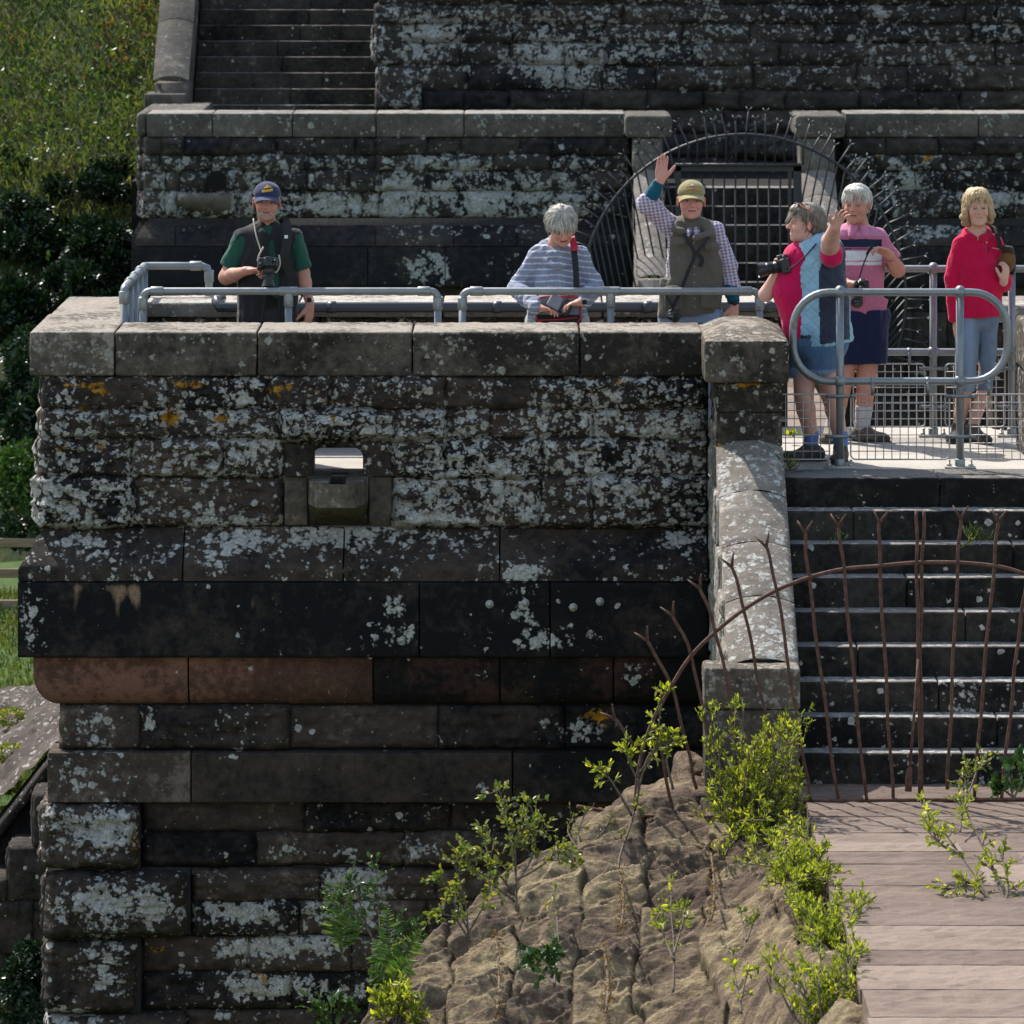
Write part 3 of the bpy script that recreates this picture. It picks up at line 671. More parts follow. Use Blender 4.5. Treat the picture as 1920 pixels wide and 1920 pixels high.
i,j=np.meshgrid(np.arange(5),np.arange(n-1),indexing='ij'); i=i.ravel(); j=j.ravel()
a.add(np.array(g),np.stack([i*n+j,(i+1)*n+j,(i+1)*n+j+1,i*n+j+1],1),(.1,0,0,.6)); a.build("drain_spout",M_bgcope,BW)
BR=empty("far_terrace_wall",(PX(1750,YB),67,-4.5),"far stone terrace wall right of the arched railing, above the fair-haired woman","stone wall")
far_wall(BR,[1585,1835,2100],[[1580,1660,1760,1830,1960,2100],[1580,1640,1700,1775,1850,1960,2100],[1580,1625,1715,1770,1850,1980,2100],[1580,1680,1740,1830,1900,2100]],
 [1580,1690,1790,1880,2100],[1580,1720,1860,2100],False,base=.34)
# far piers with caps and sloping copings, steps
def far_par(x0,x1,parent,cx0,cx1):
    XA,XB=PX(x0,YB-.5),PX(x1,YB-.5)
    a=Acc(); rockbox(a,(XA,YB-.5,-.66),(XB,YB+.3,-.27),.02,.015,.04,(.3,0,0,.6),31,"flrtb",pw=.05); a.build("pier",M_bgcope,parent)
    a=Acc(); rockbox(a,(PX(cx0,YB-.55),YB-.55,-.262),(PX(cx1,YB-.55),YB+.75,.0),0,.05,.03,(.3,0,0,.5),5,"fkltrb",fine=.01); a.build("cap",M_bgcope,parent)
    a=Acc()
    for k in range(4):
        ya=YB-.5-k*.5; yb=ya-.49; za=-.66-k*.27; zb=za-.265
        n=9; g=[]
        for q in range(8):
            t=q/7
            for x in np.linspace(0,1,n): g.append((XA+(XB-XA)*x,ya+(yb-ya)*t,za+(zb-za)*t+.05*(1-(2*x-1)**2)-(.012 if q in(0,7) else 0)))
        g=[(XA,ya,za)]and g
        i,j=np.meshgrid(np.arange(7),np.arange(n-1),indexing='ij'); i=i.ravel(); j=j.ravel()
        a.add(np.array(g),np.stack([i*n+j,(i+1)*n+j,(i+1)*n+j+1,i*n+j+1],1),(.3,0,0,.55))
    g=[(XA,YB-.5),(XB,YB-.5)]
    zz_=lambda y:-.665+(y-(YB-.5))*.54
    for X,s2 in ((XA,1),(XB,-1)):
        ys=np.linspace(YB-.5,YB-2.5,20); V=[]; 
        for y in ys:
            for t in np.linspace(0,1,10): V.append((X+s2*.01,y,zz_(y)+( -3-zz_(y))*t))
        V=np.array(V); V[:,0]-=s2*.05*np.maximum(0,fbm(V,5,3,9)+.3)
        i,j=np.meshgrid(np.arange(19),np.arange(9),indexing='ij'); i=i.ravel(); j=j.ravel(); Q=np.stack([i*10+j,i*10+j+1,(i+1)*10+j+1,(i+1)*10+j],1)
        a.add(V,Q if s2<0 else Q[:,::-1].copy(),(.4,0,0,.6))
    a.box((XA,YB-2.8,-3.2),(XB,YB-2.5,-1.74),(.3,0,0,.5))
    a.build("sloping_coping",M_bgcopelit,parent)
FPar=empty("stair_parapet",(PX(1215,YB),YB-1,-3),"far sunlit-toned stone stair parapet seen through the left half of the arched railing","stone parapet"); far_par(1188,1242,FPar,1172,1260)
FPar2=empty("stair_parapet",(PX(1545,YB),YB-1,-3),"far sunlit-toned stone stair parapet seen through the right half of the arched railing","stone parapet"); far_par(1502,1565,FPar2,1492,1585)
FS=empty("stone_staircase",(PX(1370,YB),YB-1,-2.8),"far dark stone steps behind the black arched gate","steps")
xa,xb=PX(1243,YB-1),PX(1502,YB-1)
for k in range(10):
    a=Acc(); z=-.83-.2*k; y=YB-.72-.24*k
    rockbox(a,(xa,y,z-.22),(xb,y+.4,z),0,.012,.06,(.05,0,0,.25),k,"ft",fine=.006,cfn=lambda p,c,y=y:np.concatenate([c[...,:3],c[...,3:]+1.5*(p[...,1:2]>y+.015)],-1)); a.build("step",M_step,FS)  # far treads get a paler tint that stands for sunlight
a=Acc(); a.box((PX(240,YB),YB+.62,-1.4),(16,YB+2.6,-.83)); a.box((xa,YB-.4,-1.0),(xb,YB+.7,-.832)); struct(a,"far_walkway",M_step)
a=Acc(); y=YB-2.85; k=0
while y>49:
    rockbox(a,(xa,y-.6,-3.1),(xb,y-.004,-2.82),0,.01,.3,(0,0,0,rnd.uniform(.2,1)),k,"ft",fine=.01); y-=.6; k+=1
struct(a,"far_slab_pavement",M_slab)
# tall wall behind
UW=empty("upper_dam_wall",(3,69,-.8),"tall wall of big grey lichened stones rising behind the far terrace","stone wall")
YU=68.4; a=Acc()
rw=[(-110,-70,200),(-70,-32,220),(-32,8,250),(8,44,300),(44,80,330),(80,122,350),(122,169,370),(169,205,390),(205,250,200),(250,296,210),(296,345,200)]
for q,(t,b,s0) in enumerate(rw):
    x=704 if q%2 else 710; js=[x]
    while x<2150: x+=rnd.uniform(50,200); js.append(x)
    course(a,js,PZ(t,YU),PZ(b,YU),YU,.4,.15,.045,0,bg_attr(.42 if b<170 else .22,[(780,80,70,40,.3),(1040,120,60,50,.35),(1400,250,60,40,.3),(900,40,200,25,.1),(800,185,200,20,-.25),(1300,190,250,14,-.2),(1150,100,120,20,.2)]),2000+q*41,pw=.07,tamp=.22,right=True)
for (t,b,w_) in ((8,44,8),(44,122,-2),(122,205,6)):
    rockbox(a,(PX(706+w_,YU),YU-.06,PZ(b,YU)+.01),(PX(760+w_*5,YU),YU+1.3,PZ(t,YU)-.01),.12,.05,.04,(.55,0,0,.6),int(t)+3,"fltb",pw=.1,cfn=bg_attr(-.02))
a.build("stone_courses",M_bg,UW)
a=Acc(); a.box((PX(718,YU),YU+.03,-.83),(20,YU+1.2,1.9)); a.build("mortar_core",M_mortar,UW)
US=empty("stone_staircase",(PX(530,69),70,-.8),"upper flight of dark stone steps left of the tall wall","steps")
for k in range(14):
    a=Acc(); z=-.83+.19*(k+1); y=68.4+.235*k; xa_,xb_=PX(356,YU),PX(716,YU)
    xm_=xa_+(xb_-xa_)*rnd.uniform(.3,.75)
    for u,v in ((xa_,xm_),(xm_,xb_)):
        rockbox(a,(u+.004,y,z-.2),(v-.004,y+.4,z),0,.012,.08,(.12,0,0,rnd.uniform(.35,.6)),k,"ftlr",fine=.008,cfn=lambda p,c,y=y:np.concatenate([c[...,:3],c[...,3:]+.6*(p[...,1:2]>y+.015)],-1))  # weak sunlight on the treads painted as a lighter tint
    a.build("step",M_step,US)
UP=empty("stair_parapet",(PX(320,69),70,-.8),"smooth grey sloping stone parapet along the left of the upper steps","stone parapet")
a=Acc()
zz_=lambda y:.0+(y-68.1)*.80+.12
rockbox(a,(PX(274,YU),68.0,-.5),(PX(352,YU),68.75,PZ(176,68)),0,.03,.06,(.2,0,0,.5),6,"fltbr",fine=.01); a.build("foot_block",M_bgcope,UP)
a=Acc()
for k in range(4):
    ya=68.3+k*.85; yb=ya+.84; g=[]; n=9
    for q in range(10):
        t=q/9; y=ya+(yb-ya)*t
        for x in np.linspace(0,1,n): g.append((PX(287+6*(y-68.3)/4,68.3)+(PX(354,68.3)-PX(287,68.3))*x,y,zz_(y)+.06*(1-(2*x-1)**2)-(.015 if q in(0,9) else 0)))
    i,j=np.meshgrid(np.arange(9),np.arange(n-1),indexing='ij'); i=i.ravel(); j=j.ravel()
    a.add(np.array(g),np.stack([i*n+j,i*n+j+1,(i+1)*n+j+1,(i+1)*n+j],1),(.25,0,0,.6))
    a.box((PX(290,68.3),ya,-.5),(PX(352,68.3),yb,zz_(ya)-.05),(.25,0,0,.4))
a.build("sloping_coping",M_bgcope,UP)

# ================================================================ RAILINGS
def gtube(a,pts,r=.0225,n=12): a.tube(pts,r,n)
def arcpts(c,r,t0,t1,ax,n=7):
    return [tuple(np.array(c)+r*(math.cos(t)*np.array(ax[0])+math.sin(t)*np.array(ax[1]))) for t in np.linspace(t0,t1,n)]
def collar(a,c,d,r=.031,h=.04): c=np.array(c); d=np.array(d,float); a.tube([c-d*h,c-d*h*.9,c+d*h*.9,c+d*h],[r*.93,r,r,r*.93],12)
def wall_rail(px0,px1,pxm,label):
    Y=35.95; zt=PZ(546,Y); x0,x1=PX(px0,Y),PX(px1,Y)
    e=empty("handrail",((x0+x1)/2,Y,-.95),label,"handrail","galvanised handrails behind the near coping")
    X=[1,0,0]; Z=[0,0,1]
    a=Acc(); rb=.05
    pts=[(x0,Y,zt-rb-.02)]+arcpts((x0+rb,Y,zt-rb),rb,math.pi,math.pi/2,(X,Z))+arcpts((x1-rb,Y,zt-rb),rb,math.pi/2,0,(X,Z))+[(x1,Y,zt-rb-.02)]
    a.tube(pts,.024,12)
    for x in (x0,x1): collar(a,(x,Y,zt-rb-.03),(0,0,1)); 
    collar(a,(x0+rb+.04,Y,zt),(1,0,0)); collar(a,(x1-rb-.04,Y,zt),(1,0,0))
    xm=PX(pxm,Y); collar(a,(xm,Y,zt),(1,0,0),.030,.06); collar(a,(xm,Y,zt-.055),(0,0,1),.030,.045)
    a.build("top_rail",M_galv,e)
    for x in (x0,xm,x1): a=Acc(); a.tube([(x,Y,-.95),(x,Y,zt-.03)],.0235,12); a.build("post",M_galv,e)
    for x,z in ((x0,zt-.09),(x1,zt-.09),(xm,zt-.075)):
        a=Acc(); a.ball((x,Y-.031,z),.006,8); a.build("grub_screw",M_bolt,e)
wall_rail(268,821,541,"galvanised handrail in front of the man in the navy cap")
wall_rail(867,1424,1145,"galvanised handrail in front of the striped-top woman and the waving man")
e=empty("handrail",(PX(235,36.5),37,-.95),"galvanised rail end turning back and looping low at the left corner of the walkway","handrail")
Ya,Yb=35.9,37.86; xa=PX(233,Ya); xb_=xa; zt=.205; zl=-.085; xe=PX(392,Yb)
a=Acc(); a.tube([(xa,Ya,zt-.05),(xa,Ya+.012,zt-.012),(xa,Ya+.05,zt),(xa,Yb-.02,zt),(xa+.04,Yb,zt),(xe-.05,Yb,zt),(xe-.012,Yb,zt-.014),(xe,Yb,zt-.05),(xe,Yb,zl+.05),(xe-.012,Yb,zl+.014),(xe-.05,Yb,zl),(xa+.02,Yb,zl)],.026,12)
collar(a,(xa,Ya,zt-.06),(0,0,1),.034); collar(a,(xe,Yb,zt-.07),(0,0,1),.033); collar(a,(xe-.09,Yb,zt),(1,0,0),.033); collar(a,(xe,Yb,zl+.07),(0,0,1),.033); collar(a,(xe-.09,Yb,zl),(1,0,0),.033)
for y in (36.4,36.9,37.4): collar(a,(xa,y,zt),(0,1,0),.034,.06)
a.build("top_rail",M_galv,e)
for y in (35.9,36.4,36.9,37.4,37.84): a=Acc(); a.tube([(xa,y,-.95),(xa,y,zt-.02)],.026,12); a.build("post",M_galv,e)

def ball_barrier(Y,pxl,pxr,pxp,zt,zl,zf_,panels,rc,label,zp_t,zp_b,posts_r=.024):
    xl,xr=PX(pxl,Y),PX(pxr,Y); e=empty("barrier",((xl+xr)/2,Y,zf_),label,"barrier","galvanised loop barriers on the landing")
    X=[1,0,0]; Z=[0,0,1]; a=Acc(); pts=[]
    for cx,cz,t0 in ((xl+rc,zt-rc,math.pi),(xr-rc,zt-rc,math.pi/2),(xr-rc,zl+rc,0),(xl+rc,zl+rc,-math.pi/2)):
        pts+=arcpts((cx,Y,cz),rc,t0,t0-math.pi/2,(X,Z),9)
    pts.append(pts[0]); pts.append(pts[1]); a.tube(pts,posts_r,12,caps=False); a.build("loop_rail",M_galv,e)
    for px in pxp:
        x=PX(px,Y); a=Acc(); a.tube([(x,Y,zf_),(x,Y,zt+.01)],posts_r*1.02,12)
        a.ball((x,Y,zt),.043,14,sc=(.85,.9,1)); a.ball((x,Y,zl),.043,14,sc=(.95,.9,1)); collar(a,(x,Y,zf_+.03),(0,0,1),.032,.03); po=a.build("post",M_galv,e)
        a=Acc(); a.box((x-.095,Y-.04,zf_+.001),(x+.095,Y+.04,zf_+.013)); a.build("base_plate",M_bolt,po)
        for sx in (-1,1):
            a=Acc(); a.lathe((x+sx*.068,Y,zf_+.013),[(.016,0),(.016,.014),(.009,.016),(.009,.04),(.0,.042)],6); a.build("bolt",M_bolt,po)
        for z in (zf_+.20,zf_+.45):
            a=Acc(); a.box((x-.095,Y-.030,z-.011),(x+.095,Y-.024,z+.011)); a.lathe((x-.07,Y-.033,z),[(.0,-.004),(.008,-.003),(.008,.004)],8,1); a.lathe((x+.07,Y-.033,z),[(.0,-.004),(.008,-.003),(.008,.004)],8,1); a.build("clip_strap",M_galv,po)
    for (q0,q1) in panels:
        x0,x1=PX(q0,Y),PX(q1,Y); a=Acc(); y=Y-.01; rb=.03
        fr_=arcpts((x0+rb,y,zp_t-rb),rb,math.pi,math.pi/2,(X,Z),5)+arcpts((x1-rb,y,zp_t-rb),rb,math.pi/2,0,(X,Z),5)+arcpts((x1-rb,y,zp_b+rb),rb,0,-math.pi/2,(X,Z),5)+arcpts((x0+rb,y,zp_b+rb),rb,-math.pi/2,-math.pi,(X,Z),5)
        fr_+= [fr_[0],fr_[1]]; a.tube(fr_,.0055,6,caps=False)
        nx=int(round((x1-x0)/.0525)); nz=int(round((zp_t-zp_b)/.0525))
        for k in range(1,nx): x=x0+(x1-x0)*k/nx; a.tube([(x,y,zp_b),(x,y,zp_t)],.0030,5)
        for k in range(1,nz): z=zp_b+(zp_t-zp_b)*k/nz; a.tube([(x0,y+.004,z),(x1,y+.004,z)],.0030,5)
        a.build("mesh_panel",M_wire,e)
        for t in (.22,.78):
            x=x0+(x1-x0)*t
            if x<xl+rc or x>xr-.05: continue
            a=Acc(); a.tube([(x-.012,Y,zl),(x+.012,Y,zl)],posts_r*1.15,12); a.box((x-.01,Y-.03,zp_t-.005),(x+.01,Y-.024,zl)); a.build("hanger",M_galv,e)
M_wire=mk_metal("mesh_wire",(.40,.37,.36),.5,.55)
YR=34.8
ball_barrier(YR,1487,1889,(1575,1800),PZ(548,YR),PZ(715,YR),-.832,[(1440,1555),(1595,1780),(1819,1975)],.225,"near galvanised loop barrier with mesh panels in front of the landing people",PZ(739,YR),PZ(861,YR))
YQ=36.7
ball_barrier(YQ,1560,2010,(1750,1897),PZ(504,YQ),PZ(660,YQ),-.832,[(1600,1734),(1772,1884)],.2,"rear galvanised loop barrier with mesh panels behind the landing people",PZ(682,YQ),PZ(800,YQ))
for o in list(COL.objects):
    if o.type=='EMPTY' and o.get('group')=="galvanised loop barriers on the landing": pass
# stone post and parapet at the right edge
e=empty("stone_pier",(PX(1925,35.3),35.3,-.83),"lichened stone pier at the right edge beside the loop barrier","stone pier")
a=Acc(); rockbox(a,(PX(1926,35.1),35.1,PZ(705,35.1)),(PX(1926,35.1)+.5,36.0,PZ(610,35.1)),0,.03,.04,(.4,0,0,.6),3,"fkltbr",fine=.01); a.build("cap",M_cope,e)
a=Acc(); rockbox(a,(PX(1866,37.2),37.2,-.85),(PX(1866,37.2)+.8,37.8,-.12),.04,.02,.03,(.3,.2,0,.35),3,"fkltbr",pw=.05); a.build("rear_pier",M_front,e); a=Acc(); rockbox(a,(PX(1931,35.1),35.15,-.83),(PX(1931,35.1)+.45,36.0,PZ(706,35.1)),.02,.02,.04,(.4,0,0,.5),3,"fltr",pw=.05); a.build("pier",M_front,e)
a=Acc(); rockbox(a,(PX(1862,37.1),37.1,-.12),(PX(1862,37.1)+.9,37.9,-.0),0,.02,.04,(.4,0,0,.7),3,"fkltbr",fine=.008); a.build("coping",M_copelit,e)

# ================================================================ FENCES
def mk_rust():
    s=NT("rusty_iron"); n=s.noise(25,8,.7); f=s.noise(130,4,.7)
    return s.done(s.ramp(s.m1('ADD',s.m1('MULTIPLY',n,.7),s.m1('MULTIPLY',f,.3)),[(.3,(.025,.015,.012)),(.5,(.085,.042,.03)),(.72,(.19,.095,.06))]),.8,s.bump(f,.6,.003),spec=.3)
M_rust=mk_rust()
M_iron=mk_metal("black_painted_iron",(.012,.015,.022),.45,.0)
YN=31.85
e=empty("spiked_fence",(PX(1725,YN),YN,-2.405),"rusty iron fence of fanned fork-tipped bars in front of the near steps","fence")
def pth(L,Y=YN): return [tuple(P(x,y,Y)) for x,y in L]
def smoothpath(pts,n=4):
    p=np.array(pts,float); out=[]
    for k in range(len(p)-1):
        p0=p[max(k-1,0)];p1=p[k];p2=p[k+1];p3=p[min(k+2,len(p)-1)]
        for t in np.linspace(0,1,n,endpoint=False): out.append(.5*((2*p1)+(-p0+p2)*t+(2*p0-5*p1+4*p2-p3)*t*t+(-p0+3*p1-3*p2+p3)*t**3))
    out.append(p[-1]); return np.array(out)
a=Acc(); arc=[(1190,1530),(1195,1460),(1206,1405),(1226,1347),(1260,1285),(1294,1232),(1339,1187),(1393,1144),(1455,1107),(1519,1082),(1582,1067),(1650,1061),(1717,1055),(1796,1055),(1864,1061),(1909,1072),(1990,1105),(2060,1160)]
a.tube(smoothpath(pth(arc)),.0115,8); a.build("bowed_rail",M_rust,e)
a=Acc(); a.tube(smoothpath([P(1505,1503,YN),P(1720,1500,YN),P(2000,1497,YN)]),.012,8); a.build("bottom_rail",M_rust,e)
a=Acc(); a.tube(smoothpath([P(1082,1512,YN-.1),P(1185,1529,YN-.02),P(1260,1530,YN),P(1345,1532,YN)]),.011,8); a.build("bottom_rail",M_rust,e)
bars=[([(1150,1345),(1202,1414)],1),([(1211,1199),(1258,1285),(1292,1416),(1305,1480)],1),([(1224,1349),(1242,1420),(1262,1529)],0),([(1260,1152),(1296,1229),(1324,1367),(1345,1460)],1),([(1312,1101),(1341,1180),(1371,1322),(1400,1500)],1),
 ([(1372,1060),(1395,1142),(1425,1292),(1450,1420),(1464,1500)],1),([(1436,1022),(1457,1109),(1489,1315),(1512,1450),(1520,1500)],1),([(1509,998),(1517,1086),(1545,1304),(1571,1499)],1),([(1571,985),(1582,1067),(1603,1292),(1624,1499)],1),([(1649,978),(1650,1064),(1663,1304),(1675,1499)],1),
 ([(1719,959),(1719,1060),(1722,1230),(1725,1497)],0),([(1734,959),(1729,1060),(1726,1230),(1729,1490)],0),([(1802,970),(1796,1056),(1785,1292),(1776,1480)],1),([(1871,976),(1864,1060),(1841,1311),(1826,1495)],1),([(1938,1000),(1925,1090),(1909,1199),(1894,1345),(1877,1495)],1),([(2010,1030),(1990,1110),(1960,1300),(1930,1495)],1)]
for q,(L,fk) in enumerate(bars):
    Yq=YN+(.008 if q%2 else -.008)
    pts=smoothpath(pth(L,Yq),5); pts=pts+np.array([[.004*math.sin(v*1.3+q),0,0] for v in range(len(pts))]); a=Acc(); a.tube(pts,.0108,6)
    if fk:
        t=pts[0]-pts[2]; t/=np.linalg.norm(t); nn=np.array([t[2],0,-t[0]])
        for sgn,yy in ((-1,.0),(1,0)):
            a.tube([pts[0]-t*.01,pts[0]+t*.03+nn*sgn*.022,pts[0]+t*.065+nn*sgn*.042+np.array([0,-.02*sgn,0])],[.011,.008,.004],6)
    a.build("bar",M_rust,e)
a=Acc(); a.tube([P(1722,1236,YN-.03),P(1706,1442,YN-.12)],.009,6); a.tube([P(1706,1438,YN-.12),P(1705,1446,YN-.12),P(1703,1484,YN-.13)],[.010,.018,.020],8); a.build("prop",M_rust,e)

# far arched railing
YG=63.2
e=empty("arched_railing",(PX(1392,YG),YG,-2.8),"black iron arched railing bristling with forked spikes round the far gate","railing")
cxg,cyg,rg=1394,556,304
a=Acc(); pts=[P(cxg+rg*math.sin(t),cyg-rg*math.cos(t),YG) for t in np.linspace(-2.0,2.0,60)]; a.tube(pts,.017,8); a.build("bowed_rail",M_iron,e)
a=Acc(); a.tube([P(1266,309,YG),P(1502,309,YG)],.02,6); a.build("cross_rail",M_iron,e); a=Acc(); a.tube([P(1150,700,YG),P(1640,700,YG)],.02,6); a.build("cross_rail",M_iron,e)
k=0
for t in np.linspace(-1.62,1.95,60):
    s,c=math.sin(t),math.cos(t); x0,y0=cxg+rg*s,cyg-rg*c
    ln=(44 if k%2 else 28); a=Acc()
    ta=t*.95+.12*math.sin(k*1.7)
    ox,oy=math.sin(ta),-math.cos(ta)
    tip=(x0+ox*ln,y0+oy*ln)
    if abs(t)<.42: bot=(x0,309)
    elif t<0: bot=(x0+max(30,(700-y0)*.20),700)
    else: bot=(x0-(700-y0)*(.20 if t<1.1 else .75),700)
    if y0>640: bot=(x0-60*np.sign(t),y0+30)
    if t>1.0: bot=(x0-130,y0+150)
    a.tube([P(bot[0],bot[1],YG),P(x0,y0,YG),P(tip[0],tip[1],YG)],.0105,5)
    for sg in (-1,1):
        a.tube([P(tip[0],tip[1],YG),P(tip[0]+ox*8-oy*sg*6,tip[1]+oy*8+ox*sg*6,YG-.03*sg)],[.0115,.006],5)
    a.build("spike_bar",M_iron,e); k+=1
e=empty("iron_gate",(PX(1385,YG+.1),YG+.1,-2.8),"black iron gate of upright bars inside the arched railing","gate")
Yg=YG+.12; a=Acc()
a.box(tuple(P(1268,321,Yg)),tuple(P(1503,311,Yg)+[0,.05,0])); a.box(tuple(P(1488,700,Yg)),tuple(P(1503,311,Yg)+[0,.06,0])); a.box(tuple(P(1268,700,Yg)),tuple(P(1277,311,Yg)+[0,.06,0])); a.box(tuple(P(1478,700,Yg)),tuple(P(1484,321,Yg)+[0,.06,0])); a.build("frame",M_iron,e,smooth=False)
for x in range(1295,1478,21): a=Acc(); a.tube([P(x,318,Yg+.03),P(x,700,Yg+.03)],.012,6); a.build("bar",M_iron,e)
# ================================================================ SIGNED-DISTANCE MODELLER (bodies, clothes, hair)
class Sdf:
    def __init__(s,h=.006): s.h=h; s.ops=[]
    def cone(s,a,b,ra,rb=None,k=.02,fy=1.0,sub=False):
        a=np.array(a,float); b=np.array(b,float); rb=ra if rb is None else rb
        R_=max(ra,rb); s.ops.append(('c',a,b,ra,rb,k,fy,sub,np.minimum(a,b)-R_,np.maximum(a,b)+R_)); return s
    def chain(s,pts,rs,k=.02,fy=1.0):
        for p,q,r0,r1 in zip(pts[:-1],pts[1:],rs[:-1],rs[1:]): s.cone(p,q,r0,r1,k,fy)
        return s
    def ell(s,c,r,M=None,k=.02,sub=False):
        c=np.array(c,float); r=np.array(r,float); M=np.eye(3) if M is None else M
        R_=r.max(); s.ops.append(('e',c,r,M,0,k,1,sub,c-R_,c+R_)); return s
    def box(s,c,r,M=None,rd=.005,k=.005,sub=False):
        c=np.array(c,float); r=np.array(r,float); M=np.eye(3) if M is None else M
        R_=np.linalg.norm(r); s.ops.append(('b',c,r,M,rd,k,1,sub,c-R_,c+R_)); return s
    def cut(s,n,c,lo=None,hi=None):
        n=np.array(n,float); n/=np.linalg.norm(n)
        s.ops.append(('p',n,c,lo,hi)); return s
    def mesh(s):
        h=s.h; pr=[o for o in s.ops if o[0]!='p' and not o[7]]
        lo=np.min([o[8] for o in pr],0)-.03; hi=np.max([o[9] for o in pr],0)+.03
        n=np.ceil((hi-lo)/h).astype(int)+1
        ax=[lo[k]+h*np.arange(n[k]) for k in range(3)]
        D=np.full(tuple(n),.05,np.float32)
        for o in s.ops:
            if o[0]=='p':
                nn,c=o[1],o[2]; l=lo if o[3] is None else np.maximum(lo,o[3]); u=hi if o[4] is None else np.minimum(hi,o[4])
                i0=np.clip(((l-lo)/h).astype(int),0,n); i1=np.clip(((u-lo)/h).astype(int)+1,0,n)
                sl=tuple(slice(i0[q],i1[q]) for q in range(3))
                if any(i0>=i1): continue
                v=nn[0]*ax[0][sl[0]][:,None,None]+nn[1]*ax[1][sl[1]][None,:,None]+nn[2]*ax[2][sl[2]][None,None,:]-c
                D[sl]=np.maximum(D[sl],v); continue
            m=o[5]+2.5*h
            i0=np.clip(np.floor((o[8]-m-lo)/h).astype(int),0,n-1); i1=np.clip(np.ceil((o[9]+m-lo)/h).astype(int)+1,1,n)
            sl=tuple(slice(i0[q],i1[q]) for q in range(3))
            X=ax[0][sl[0]][:,None,None]; Y=ax[1][sl[1]][None,:,None]; Z=ax[2][sl[2]][None,None,:]
            if o[0]=='c':
                a,b,ra,rb,k,fy=o[1:7]; yc=(a[1]+b[1])/2
                if fy!=1: Y=(Y-yc)/fy+yc
                d=b-a; L=np.dot(d,d)+1e-12
                t=np.clip(((X-a[0])*d[0]+(Y-a[1])*d[1]+(Z-a[2])*d[2])/L,0,1)
                v=np.sqrt((X-a[0]-t*d[0])**2+(Y-a[1]-t*d[1])**2+(Z-a[2]-t*d[2])**2)-(ra+(rb-ra)*t)
                if fy<1: v=v*(.5+.5*fy)
            else:
                c,r,M,rd=o[1:5]; x,y,z=X-c[0],Y-c[1],Z-c[2]
                q=[x*M[0][w_]+y*M[1][w_]+z*M[2][w_] for w_ in range(3)]   # local = M^T (p-c); columns of M = local axes
                if o[0]=='e':
                    k0=np.sqrt((q[0]/r[0])**2+(q[1]/r[1])**2+(q[2]/r[2])**2); k1=np.sqrt((q[0]/r[0]**2)**2+(q[1]/r[1]**2)**2+(q[2]/r[2]**2)**2)+1e-9
                    v=k0*(k0-1)/k1
                else:
                    e=[np.abs(q[w_])-(r[w_]-rd) for w_ in range(3)]
                    v=np.sqrt(sum(np.maximum(t_,0)**2 for t_ in e))+np.minimum(np.maximum(e[0],np.maximum(e[1],e[2])),0)-rd
            k=o[5]; A=D[sl]
            if o[7]:
                v=-v; hh=np.maximum(k-np.abs(A-v),0)/k; D[sl]=np.maximum(A,v)+hh*hh*k*.25
            else:
                hh=np.maximum(k-np.abs(A-v),0)/k; D[sl]=np.minimum(A,v)-hh*hh*k*.25
        S=D<0
        c8=[S[i:n[0]-1+i,j:n[1]-1+j,k:n[2]-1+k] for i in (0,1) for j in (0,1) for k in (0,1)]
        sm=sum(c.astype(np.int8) for c in c8); act=(sm>0)&(sm<8)
        I=np.argwhere(act); idx=np.full(act.shape,-1,np.int64); idx[act]=np.arange(len(I))
        acc=np.zeros((len(I),3)); cnt=np.zeros(len(I))
        co=[(i,j,k) for i in (0,1) for j in (0,1) for k in (0,1)]
        dv=[D[I[:,0]+c[0],I[:,1]+c[1],I[:,2]+c[2]] for c in co]
        for u in range(8):
            for v_ in range(u+1,8):
                if sum(abs(co[u][q]-co[v_][q]) for q in range(3))!=1: continue
                a,b=dv[u],dv[v_]; cr=(a<0)!=(b<0); t=np.where(cr,a/(a-b+1e-20*(a==b)),0)
                p=np.array(co[u])[None]+t[:,None]*(np.array(co[v_])-np.array(co[u]))[None]
                acc+=np.where(cr[:,None],p,0); cnt+=cr
        V=lo+h*(I+acc/np.maximum(cnt,1)[:,None])
        Fs=[]
        for a_ in range(3):
            b_,c_=(a_+1)%3,(a_+2)%3
            s0=[slice(1,n[q]-1) for q in range(3)]; s0[a_]=slice(0,n[a_]-1); s1=list(s0); s1[a_]=slice(1,n[a_])
            A=S[tuple(s0)]; B=S[tuple(s1)]; ch=np.argwhere(A!=B)
            if not len(ch): continue
            pos=ch.copy(); 
            for q in range(3):
                if q!=a_: pos[:,q]+=1
            flip=A[tuple(ch.T)]
            def g(db,dc):
                p=pos.copy(); p[:,b_]-=db; p[:,c_]-=dc; return idx[p[:,0],p[:,1],p[:,2]]
            Q=np.stack([g(1,1),g(0,1),g(0,0),g(1,0)],1)
            Q=np.where(flip[:,None],Q,Q[:,::-1]); Fs.append(Q)
        Fq=np.concatenate(Fs); Fq=Fq[(Fq>=0).all(1)]
        return V,Fq
def vnormals(V,Fq):
    fn=np.cross(V[Fq[:,2]]-V[Fq[:,0]],V[Fq[:,3]]-V[Fq[:,1]]); N=np.zeros_like(V)
    for k in range(4): np.add.at(N,Fq[:,k],fn)
    return N/(np.linalg.norm(N,axis=1,keepdims=True)+1e-12)
def relax(V,Fq,n=1,w_=.5):
    for _ in range(n):
        S_=np.zeros_like(V); C_=np.zeros(len(V))
        for k in range(4):
            a,b=Fq[:,k],Fq[:,(k+1)%4]; np.add.at(S_,a,V[b]); np.add.at(S_,b,V[a]); np.add.at(C_,a,1); np.add.at(C_,b,1)
        V=V*(1-w_)+w_*S_/C_[:,None]
    return V
